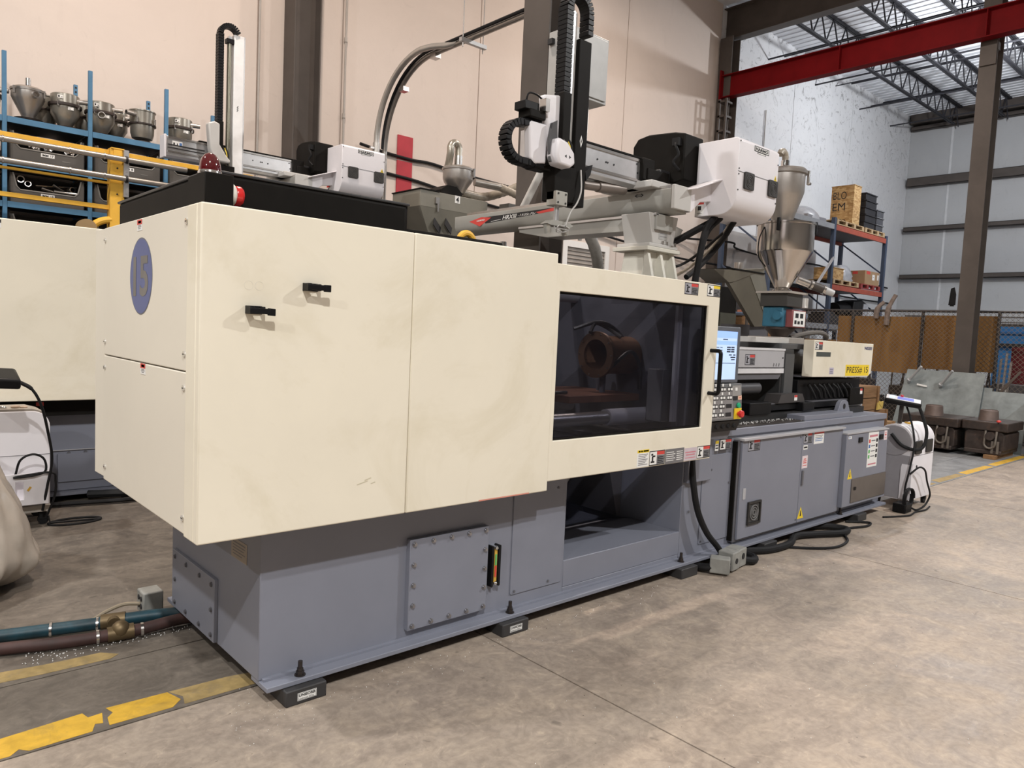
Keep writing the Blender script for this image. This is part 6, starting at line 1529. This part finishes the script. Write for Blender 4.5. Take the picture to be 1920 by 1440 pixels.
fc = MB().tube(spline([(7.0, 2.62, 0.01), (7.15, 2.55, 0.01), (7.3, 2.50, 0.01), (7.5, 2.52, 0.01), (7.7, 2.50, 0.01), (7.9, 2.53, 0.01)], 6), 0.008, 7).build('floor_cable', rubber)
tag(fc, 'thin black cable on the floor in front of the right cart', 'cable')
# ------------------------------------------------------------------ castings, leaning sheets
def casting(y0, y1, x0, label, bx):
    T = thing('iron_casting', (x0+0.4, (y0+y1)/2, 0.06), label, 'casting')
    MB().prism([(y0, 0.12), (y0+0.06, 0.08), (y1-0.06, 0.08), (y1, 0.12), (y1, 0.36), (y1-0.05, 0.40), (y0+0.05, 0.40), (y0, 0.36)], 'x', x0, x0+0.75).build('casting_block', iron, T, bevel=0.015)
    MB().box(x0-0.03, y0-0.04, 0.40, x0+0.78, y1+0.04, 0.535).build('casting_top', iron, T, bevel=0.015)
    MB().box(x0-0.05, y0+0.02, 0.06, x0+0.8, y1-0.02, 0.12).build('casting_foot', iron, T, bevel=0.01)
    yc = (y0+y1)/2+bx
    MB().lathe((x0+0.25, yc, 0.535), [(0.135, 0), (0.13, 0.03), (0.118, 0.15), (0.105, 0.16), (0.10, 0.10)], 28).build('boss', M('boss_worn', (0.17, 0.13, 0.115), 0.5, metal=0.4, var=0.2), T)
    MB().tube([(x0-0.02, y0+0.10, 0.40), (x0-0.06, y0+0.10, 0.24)]+arc((x0-0.06, y0+0.17, 0.22), 0.07, PI, 2*PI, 8, (0, 1, 0))+[(x0-0.06, y0+0.24, 0.24), (x0-0.02, y0+0.24, 0.40)], 0.016, 8).build('lifting_eye', M('eye_worn', (0.16, 0.14, 0.12), 0.5, metal=0.4), T)
    MB().cyl((x0, y0+0.17, 0.33), (x0-0.09, y0+0.17, 0.33), 0.06, n=16).build('pin', iron, T)
    for s in (0.05, 0.12):
        MB().box(x0-0.06, y0+s, 0.08, x0-0.045, y0+s+0.03, 0.26).build('rib', M('eye_worn', (0.16, 0.14, 0.12), 0.5, metal=0.4), T)
    return T
casting(3.70, 4.42, 12.35, 'rusty iron casting with round boss, left of the pair in front of the galvanised sheets', 0.03)
casting(3.08, 3.60, 12.45, 'rusty iron casting with round boss, right of the pair in front of the galvanised sheets', 0.03)
casting(2.30, 2.90, 13.76, 'rusty iron casting further back at the right edge', -0.05)
wbk = thing('timber_block', (12.6, 3.3, 0), 'brown timber block under the right iron casting', 'timber')
MB().box(12.32, 3.14, 0, 13.2, 3.30, 0.058).build('timber', oldwood, wbk, bevel=0.004)
wbk = thing('timber_block', (12.6, 4.1, 0), 'brown timber block under the left iron casting', 'timber')
MB().box(12.30, 4.05, 0, 13.2, 4.20, 0.058).build('timber', oldwood, wbk, bevel=0.004)
wbk = thing('timber_block', (14.0, 2.6, 0), 'brown timber block under the casting at the right edge', 'timber')
MB().box(13.6, 2.55, 0, 14.5, 2.72, 0.058).build('timber', oldwood, wbk, bevel=0.004)
rt = MB().sph((12.40, 3.16, 0.555), (0.03, 0.03, 0.02), 10, 8).build('red_ball', redl)
tag(rt, 'small red ball lying on the right iron casting', 'cap')
pbx = thing('machine_block', (13.3, 2.9, 0.0), 'brown grey machined steel block standing upright at the right edge', 'steel block')
MB().box(13.28, 2.35, 0.536, 13.58, 3.01, 0.93).build('block', M('block_brown', (0.12, 0.095, 0.075), 0.55, metal=0.3, var=0.2), pbx, bevel=0.008)
MB().ringx((13.30, 3.011, 0.75), (13.30, 3.03, 0.75), 0.05, 0.035, 14).build('side_ring', iron, pbx)
MB().ob((13.272, 2.62, 0.80), (0.01, 0, 0), (0, 0.12, 0.08), (0, -0.02, 0.03)).build('block_arm', iron, pbx)
MB().box(13.27, 2.28, 0.0, 13.60, 3.02, 0.535).build('block_base', iron, pbx, bevel=0.01)
def sheet(y0, y1, xb, xt, zt, label, notch=None):
    T = thing('galvanised_sheet', ((xb+xt)/2, (y0+y1)/2, 0), label, 'metal sheet')
    t = 0.012
    if notch:
        pl = [(y0, 0), (y1, 0), (y1, zt), (notch[0], zt), (notch[0], notch[1]), (y0, notch[1])]
    else:
        pl = [(y0, 0), (y1, 0), (y1-0.12, zt), (y0, zt-0.0)]
    n = len(pl)
    fx = lambda z: xb+(xt-xb)*z/zt
    mb = MB()
    mb.raw([(fx(z), y, z) for y, z in pl]+[(fx(z)+t, y, z) for y, z in pl], [tuple(range(n-1, -1, -1)), tuple(range(n, 2*n))]+[(i, (i+1) % n, n+(i+1) % n, n+i) for i in range(n)])
    mb.build('sheet', galv, T)
    return T
sh = sheet(3.72, 5.02, 13.32, 13.64, 1.20, 'tall galvanised sheet with clamp handles leaning behind the castings')
for (y, z, dy, dz) in ((4.82, 1.02, -0.20, 0.24), (4.32, 0.98, -0.18, 0.24)):
    xx_ = 13.28+0.34*z/1.2
    MB().cyl((xx_-0.03, y, z), (xx_-0.12, y+dy, z+dz), 0.022, n=12).build('clamp_handle', M('handle_pale', (0.52, 0.53, 0.54), 0.35, metal=0.4), sh)
    MB().cyl((xx_+0.0, y+0.02, z-0.03), (xx_-0.04, y, z+0.01), 0.032, n=12).build('clamp_socket', M('handle_pale', (0.52, 0.53, 0.54), 0.35, metal=0.4), sh)
MB().ob((13.55, 4.62, 0.94), (0.01, 0, 0), (0, 0.08, 0.012), (0, 0, 0.014)).build('white_clip', whitel, sh)
sheet(3.08, 3.95, 13.36, 13.62, 0.98, 'lower notched galvanised sheet leaning right of the tall one', (3.60, 0.93))
# ------------------------------------------------------------------ chain link fence with plywood boards
F = thing('chain_link_fence', (14.6, 5, 0), 'dark chain link fence carrying brown plywood boards', 'fence')
fm = M('fence_dark_steel', (0.06, 0.055, 0.055), 0.5, metal=0.4)
for y in (7.30, 6.32, 5.06, 3.85, 2.6, 1.35, 0.1, -1.2):
    MB().cyl((14.6, y, 0), (14.6, y, 2.25), 0.028, n=10).build('fence_post', fm, F)
MB().cyl((14.6, 7.32, 2.245), (14.6, -1.3, 2.245), 0.024, n=10).build('top_rail', fm, F)
MB().cyl((14.6, 7.32, 0.08), (14.6, -1.3, 0.08), 0.014, n=8).build('bottom_rail', fm, F)
mb = MB()
L, Hh_ = 8.6, 2.16
k = -Hh_
while k < L:
    for s in (1, -1):
        a0 = max(0.0, k); a1 = min(L, k+Hh_)
        if a1 <= a0:
            continue
        z0 = a0-k; z1 = a1-k
        if s < 0:
            z0, z1 = Hh_-z0, Hh_-z1
        p = Vector((14.56+0.003*s, -1.3+a0, 0.08+z0)); q = Vector((14.56+0.003*s, -1.3+a1, 0.08+z1))
        mb.cyl(p, q, 0.0035, n=3, caps=False)
    k += 0.082
mb.build('fence_mesh', M('mesh_zinc', (0.20, 0.17, 0.14), 0.45, metal=0.4), F, kind='stuff')
for k, (y0, y1, z0, z1, lab) in enumerate(((5.10, 6.62, 1.09, 2.14, 'brown plywood board on the fence left of the free standing column'), (3.86, 5.04, 1.20, 2.17, 'brown plywood board on the fence behind the free standing column, right'),
                                      (6.64, 7.28, 0.85, 1.66, 'lower brown plywood board on the fence behind the injection cover'))):
    o = MB().box(14.635, y0, z0, 14.655, y1, z1).build('plywood_board', ply)
    tag(o, lab, 'board')
for (y, h, lab) in ((5.66, 0.36, 'pair of worn brown gloves hanging over the fence rail, larger'), (5.86, 0.18, 'small brown rag hanging over the fence rail')):
    o = MB().tube(spline([(14.57, y+0.02, 2.23-h*0.7), (14.55, y, 2.25), (14.56, y-0.04, 2.28+h*0.3), (14.60, y-0.10, 2.27+h*0.75)], 5), [0.05]*8+[0.04]*8, 8).build('work_glove', M('glove_taupe', (0.20, 0.155, 0.13), 0.8, var=0.3, scale=20))
    tag(o, lab, 'glove')
wc_ = MB().lathe((14.56, 4.42, 2.28), [(0.055, 0), (0.075, 0.06), (0.06, 0.14), (0.03, 0.17), (0.0, 0.172)], 18).build('clear_bulb', M('frosted_plastic', (0.48, 0.48, 0.48), 0.3))
tag(wc_, 'small pale plastic dome standing on the fence rail right of the column', 'dome')
mb = MB().box(13.98, 4.38, 2.30, 14.0, 4.44, 2.32).prism([(4.36, 2.32), (4.46, 2.32), (4.44, 2.60), (4.39, 2.62), (4.36, 2.5)], 'x', 13.97, 14.0).build('black_visor', blackp)
tag(mb, 'black pointed visor hanging on the free standing column', 'visor')
# things beyond the fence
bw = thing('blue_container', (17.6, 3.2, 0), 'bright blue painted container wall beyond the fence at the right edge', 'container')
MB().box(17.4, 1.0, 0, 17.5, 4.65, 2.08).build('container_wall', bluew, bw)
MB().box(17.36, 1.0, 1.93, 17.4, 4.65, 1.97).build('container_rail', M('blue_dark', (0.01, 0.08, 0.22), 0.5), bw)
MB().box(17.3, 3.6, 1.68, 17.36, 4.6, 1.74).build('container_bar', ink, bw)
MB().box(17.5, 1.0, 0, 20.0, 4.65, 2.0).build('container_body', bluew, bw)
mr = thing('maroon_panel', (15.3, 3.2, 0), 'dark maroon sheet panel standing beyond the fence at the right edge', 'panel')
MB().box(15.2, 2.4, 0.95, 15.23, 3.78, 1.66).build('panel_sheet', maroon, mr)
for y in (2.5, 3.75):
    MB().box(15.23, y-0.03, 0, 15.28, y+0.03, 1.66).build('panel_leg', brownst, mr)
gbx = thing('grey_bin', (14.9, 3.3, 0), 'dark grey steel bin with white stencil letter beyond the fence', 'bin')
MB().prism([(2.5, 0), (3.78, 0), (3.86, 1.02), (2.5, 1.02)], 'x', 14.72, 15.15).build('bin_body', M('bin_slate', (0.085, 0.08, 0.085), 0.5), gbx, bevel=0.01)
text('N', 0.13, inkw, gbx, (14.719, 3.66, 0.83), (0, 0, 1), (0, 1, 0), name='stencil_letter', bold=0.03, width=0.10)
for k, (y, x, z, r, c) in enumerate(((4.9, 15.4, 0.0, 0.30, 1.1), (5.6, 15.6, 0.0, 0.35, 0.9), (6.3, 15.3, 0.0, 0.30, 1.0), (6.95, 15.4, 0.0, 0.30, 0.8), (4.2, 15.2, 0.0, 0.28, 1.05))):
    T = thing('scrap_stand', (x, y, 0), ['dark steel rack of parts beyond the fence, behind the tall sheet', 'dark steel rack of parts beyond the fence, behind the plywood', 'dark steel rack beyond the fence near the crates', 'dark steel rack beyond the fence behind the injection cover', 'dark steel rack of parts beyond the fence, right of the column'][k], 'rack', 'dark racks beyond the fence')
    MB().box(x-r, y-r, 0.0, x+r, y+r, c*0.6).build('rack_box', M('clutter_dark', (0.035, 0.03, 0.028), 0.6), T, bevel=0.01)
    for j in range(5):
        yy = y-r+0.12*j+0.05
        MB().bar((x-r+0.05, yy, c*0.6), (x-r+0.02+0.05*j, yy+0.06*((-1)**j), c*1.18), 0.025).build('rack_bar', M('bar_brown', (0.11, 0.085, 0.07), 0.5), T)
    MB().box(x-r, y-r*0.6, c*0.72, x+r*0.4, y+r*0.6, c*0.92).build('rack_part', M('clutter_brown', (0.06, 0.045, 0.038), 0.5), T, bevel=0.02)
for k, (y, z1) in enumerate(((3.83, 1.45), (3.75, 1.55), (3.68, 1.4))):
    o = MB().bar((14.66, y, 0.0), (14.72, y-0.03, z1), 0.03).build('upright_bar', M('bar_pale', (0.34, 0.31, 0.29), 0.4, metal=0.4))
    tag(o, ['pale upright bar beyond the fence, left of three', 'pale upright bar beyond the fence, middle of three', 'pale upright bar beyond the fence, right of three'][k], 'bar', 'upright bars beyond the fence')
ld = MB().bar((14.45, 4.05, 0.4), (14.5, 3.45, 1.25), 0.04).build('leaning_bar', M('bar_brown', (0.11, 0.085, 0.07), 0.5))
tag(ld, 'brown bar leaning on the fence right of the column', 'bar')
# ------------------------------------------------------------------ pallet rack at the back wall
PR = thing('pallet_rack', (17.2, 8.0, 0), 'tall pallet rack with navy uprights and orange beams at the cool white wall', 'pallet rack')
for x in (13.25, 15.88, 18.62):
    for y in (7.44, 8.5):
        MB().box(x-0.045, y-0.04, 0, x+0.045, y+0.04, 4.30 if x < 18 else 4.22).build('upright', navy, PR)
    for k in range(4):
        z = 0.3+k*1.0
        MB().bar((x, 7.44, z), (x, 8.5, z+0.8), 0.03).build('frame_brace', navy, PR)
for (x0, x1, mt) in ((13.30, 15.83, M('beam_grey', (0.24, 0.25, 0.27), 0.5)), (15.93, 18.57, orange)):
    for z in (4.094, 2.814, 1.95):
        for y in (7.40, 8.46):
            MB().box(x0, y, z-0.055, x1, y+0.05, z+0.055).build('beam', mt if z > 2 else M('beam_grey', (0.24, 0.25, 0.27), 0.5), PR)
        MB().box(x0, 7.46, z+0.02, x1, 8.45, z+0.045).build('deck_panel', M('deck_dark', (0.05, 0.05, 0.055), 0.6), PR)
MB().bar((15.88, 7.39, 3.45), (15.05, 7.38, 2.70), 0.05, 0.03).build('side_brace', greyl, PR)
def pallet(x0, x1, y0, y1, z, label, mt):
    T = thing('pallet', ((x0+x1)/2, (y0+y1)/2, z), label, 'pallet')
    for k in range(7):
        w = (x1-x0)/7
        MB().box(x0+k*w+0.012, y0, z+0.11, x0+(k+1)*w-0.012, y1, z+0.13).build('top_board', mt, T)
    for k in range(3):
        y = y0+(y1-y0-0.06)*k/2
        MB().box(x0, y, z+0.02, x1, y+0.06, z+0.04).build('bottom_board', mt, T)
        for j in range(4):
            xb = x0+(x1-x0-0.1)*j/3
            MB().box(xb, y, z+0.04, xb+0.10, y+0.06, z+0.11).build('block', mt, T)
    return T
pallet(15.98, 17.35, 7.42, 8.40, 4.150, 'pale pine pallet under the OSB box on the top rack level', pine)
pallet(17.42, 18.52, 7.42, 8.40, 4.150, 'pale pine pallet under the black totes on the top rack level', pine)
pallet(16.0, 17.3, 7.42, 8.40, 2.870, 'pale pine pallet under the OSB crate on the middle rack level', pine)
pallet(17.42, 18.5, 7.42, 8.40, 2.870, 'dark red pallet under the cardboard box on the middle rack level', M('pallet_red', (0.26, 0.035, 0.035), 0.6))
bx_ = thing('osb_box', (17.05, 7.7, 4.3), 'OSB box lettered BLO EM on the top of the pallet rack', 'box')
MB().box(16.70, 7.42, 4.281, 17.06, 7.93, 5.12).build('box_shell', osbm, bx_)
MB().box(16.69, 7.41, 5.12, 17.07, 7.94, 5.135).build('box_lid', osbm, bx_)
text('BLO', 0.17, ink, bx_, (16.699, 7.885, 4.83), BR, (0, 0, 1), 'marker_lettering', width=0.30)
text('EM', 0.17, ink, bx_, (16.699, 7.885, 4.58), BR, (0, 0, 1), 'marker_lettering', width=0.28)
q = MB()
for k in range(3):
    pts = arc((16.698, 7.80-0.09*k, 4.33+0.02*(k % 2)), 0.045, 0, 2*PI, 14, (0, 1, 0))
    q.tube(pts, 0.006, 5)
q.build('marker_scribble', ink, bx_)
tl_ = [('tall black tote stack, lowest black tote on the pallet rack', 4.281), ('black tote second from the bottom on the pallet rack', 4.44), ('black tote third from the bottom on the pallet rack', 4.60), ('black tote fourth from the bottom on the pallet rack', 4.76), ('topmost black tote on the pallet rack', 4.92)]
for k, (lab, z) in enumerate(tl_):
    T = thing('black_tote', (17.6, 7.7, z), lab, 'tote', 'black totes on the pallet rack')
    dx_ = 0.03*(k % 2)
    MB().box(17.42+dx_, 7.46, z, 18.0+dx_, 7.96, z+0.13).build('tote_body', tote_b, T, bevel=0.006)
    MB().box(17.40+dx_, 7.44, z+0.13, 18.02+dx_, 7.98, z+0.155).build('tote_lid', tote_b, T, bevel=0.004)
for k, z in enumerate((4.281, 4.45, 4.62)):
    T = thing('clear_tote', (18.2, 7.6, z), ['smoky tote at the right end of the top rack level, lowest', 'smoky tote at the right end of the top rack level, middle', 'smoky tote at the right end of the top rack level, topmost'][k], 'tote', 'smoky totes on the pallet rack')
    MB().box(18.08, 7.46, z, 18.46, 7.9, z+0.135).build('tote_body', M('smoky_tote', (0.06, 0.062, 0.072), 0.25, var=0.2), T, bevel=0.006)
    MB().box(18.06, 7.44, z+0.135, 18.48, 7.92, z+0.16).build('tote_lid', M('smoky_lid', (0.16, 0.165, 0.18), 0.3), T, bevel=0.004)
dm = thing('wrapped_bundle', (15.2, 7.8, 4.17), 'grey film wrapped bundle on the grey beams at the top of the rack', 'bundle')
MB().sph((15.2, 7.85, 4.14), (0.52, 0.36, 0.34), 24, 10, top=True).build('film_dome', polyg, dm)
MB().box(14.85, 7.52, 4.141, 15.7, 8.2, 4.26).build('bundle_base', M('bundle_grey', (0.2, 0.2, 0.22), 0.5), dm, bevel=0.02)
oc = thing('osb_crate', (16.2, 7.65, 3.0), 'low OSB crate on the middle level of the pallet rack', 'crate')
MB().box(15.98, 7.44, 3.001, 16.52, 7.86, 3.235).build('crate_shell', osbm, oc)
MB().box(15.97, 7.43, 3.235, 16.53, 7.87, 3.25).build('crate_lid', osbm, oc)
fb_ = thing('wrapped_bundle', (16.9, 7.7, 3.0), 'crumpled grey film wrapped bundle on the middle level of the rack', 'bundle')
mb = MB(); rnd = random.Random(3)
n = 20
vs = []; fs = []
for j in range(9):
    t = j/8
    z = 3.002+0.36*t
    for i in range(n):
        a = 2*PI*i/n
        rr = (1-0.45*t**3)*(1+0.10*rnd.uniform(-1, 1))
        c, s = math.cos(a), math.sin(a)
        sq = 1/max(abs(c), abs(s))**0.6
        vs.append((16.90+0.30*rr*c*sq, 7.72+0.24*rr*s*sq, z+0.015*rnd.uniform(-1, 1)*(j > 0)))
for j in range(8):
    fs += [(j*n+i, j*n+(i+1) % n, (j+1)*n+(i+1) % n, (j+1)*n+i) for i in range(n)]
fs.append(tuple(range(8*n, 9*n)))
mb.raw(vs, fs).build('film', polyg, fb_, sharp=60)
cb_ = thing('cardboard_box', (18.0, 7.7, 3.0), 'brown cardboard box with red and white stickers on the middle rack level', 'box')
MB().box(17.62, 7.43, 3.001, 18.42, 7.86, 3.32).build('carton', card, cb_, bevel=0.004)
decal(cb_, 'red_sticker', (17.70, 7.429, 3.24), (1,0,0), (0,0,1), 0.20, 0.07, [], redl, [])
decal(cb_, 'white_sticker', (18.02, 7.429, 3.12), (1,0,0), (0,0,1), 0.14, 0.13, [(.2,.5,.7,.6,1)], whitel, [inkg])
decal(cb_, 'red_sticker', (17.619, 7.72, 3.24), BR, (0, 0, 1), 0.12, 0.06, [], redl, [])
decal(cb_, 'white_sticker', (18.30, 7.429, 3.14), (1,0,0), (0,0,1), 0.08, 0.12, [], whitel, [])
mo = thing('electric_motor', (17.4, 7.7, 2.0), 'black motor housings on the lowest visible rack level, behind the fence', 'motor')
MB().cyl((16.7, 7.7, 2.35), (17.3, 7.7, 2.38), 0.17, n=20).build('motor_barrel', blackp, mo)
MB().prism([(17.25, 2.18), (17.35, 2.58), (17.75, 2.64), (18.05, 2.56), (18.05, 2.18)], 'y', 7.5, 7.95).build('motor_hood', blackp, mo, bevel=0.03)
MB().box(17.8, 7.48, 2.25, 18.06, 7.5, 2.55).build('motor_label', polyg, mo)
MB().box(16.6, 7.5, 1.996, 18.1, 7.95, 2.18).build('motor_skid', oldwood, mo)
bb = MB().sph((15.0, 7.68, 2.13), (0.28, 0.2, 0.14), 16, 10).build('plastic_sack', M('sack_blue_white', (0.32, 0.42, 0.55), 0.5, var=0.4, scale=6))
tag(bb, 'blue and white plastic sack on the low rack level behind the fence', 'sack')
kb_ = MB().box(15.95, 7.46, 1.996, 16.5, 7.9, 2.22).box(15.98, 7.5, 2.22, 16.4, 7.86, 2.28).build('dark_case', tote_b, bevel=0.01)
tag(kb_, 'dark plastic case on the low rack level right of the navy upright', 'case')
wd = thing('wall_sheeting', (15.6, 9.1, 2), 'grey plastic sheeting hung on the wall behind the pallet rack', 'sheeting')
MB().box(14.5, 9.22, 1.2, 18.8, 9.26, 4.0).build('sheeting', M('sheeting_grey', (0.40, 0.38, 0.37), 0.5, var=0.12, scale=2), wd)
gb = MB().bar((18.9, 9.15, 3.2), (18.9, 9.15, 1.9), 0.02).bar((18.9, 9.15, 3.2), (21.5, 9.2, 3.2), 0.02).build('wall_pipe', iron)
tag(gb, 'thin dark pipe along the cool white wall right of the pallet rack', 'pipe')
hl = MB().bar((24.2, 8.9, 2.55), (24.2, 5.2, 2.55), 0.04).bar((24.2, 8.9, 2.40), (24.2, 5.2, 2.40), 0.03).build('wall_rail', brownst)
tag(hl, 'brown hand rail along the grey end wall above the fence', 'rail')
# hoses behind the pedestal at the right
for lab, pts, r, mt in (('grey ribbed hose hanging in a loop behind the robot pedestal', [(4.45,4.62,3.6),(4.7,4.62,2.9),(5.1,4.6,2.34),(5.4,4.8,2.10),(5.75,5.0,2.02),(6.1,5.0,2.06),(6.35,4.9,2.25),(6.45,4.8,2.45),(6.5,4.7,2.7)], 0.055, hoseg),
                        ('lower grey ribbed hose bending down behind the safety door', [(4.55,4.6,0.06),(4.6,4.6,1.0),(4.8,4.65,1.8),(5.1,4.7,2.02),(5.35,4.8,2.04),(5.6,4.85,1.98),(5.8,4.9,1.86),(5.95,4.9,1.5),(6.0,4.9,0.8),(6.05,4.9,0.06)], 0.05, hoseg)):
    tag(MB().tube(spline(pts, 12), r, 12, rib=0.004).build('suction_hose', mt), lab, 'hose')
# ------------------------------------------------------------------ resin pellets spilt along the press
mb = MB(); rnd = random.Random(11)
def pel(x, y, z, r):
    mb.raw([(x+r, y, z), (x, y+r, z), (x-r, y, z), (x, y-r, z), (x, y, z+r*1.3), (x, y, z-r)], [(0,1,4),(1,2,4),(2,3,4),(3,0,4),(1,0,5),(2,1,5),(3,2,5),(0,3,5)])
for k in range(130):
    pel(rnd.uniform(1.3, 4.6), 2.70-abs(rnd.gauss(0, 0.08))+rnd.uniform(-.02, .05), 0.002, rnd.uniform(0.001, 0.0026))
for k in range(220):
    pel(rnd.uniform(0.55, 1.25), rnd.uniform(3.66, 3.86), 0.003, rnd.uniform(0.002, 0.0035))
for k in range(60):
    pel(rnd.uniform(1.05, 1.5), rnd.uniform(2.50, 2.95), 0.002, rnd.uniform(0.001, 0.0022))
for k in range(90):
    pel(rnd.uniform(1.5, 7), rnd.uniform(0.8, 2.6), 0.003, rnd.uniform(0.0015, 0.003))
pl_ = mb.build('resin_pellets', whitel, kind='stuff')
tag(pl_, 'white resin pellets scattered on the concrete along the press', 'pellets')
mb = MB()
for k in range(170):
    x = rnd.uniform(4.6, 5.7); y = 2.94-abs(rnd.gauss(0, 0.05))
    pel(x, max(y, 2.80), 0.939, rnd.uniform(0.002, 0.0045))
pl_ = mb.build('resin_pellets', whitel, kind='stuff')
tag(pl_, 'white resin pellets spilt on the bed of the press beside the operator panel', 'pellets')
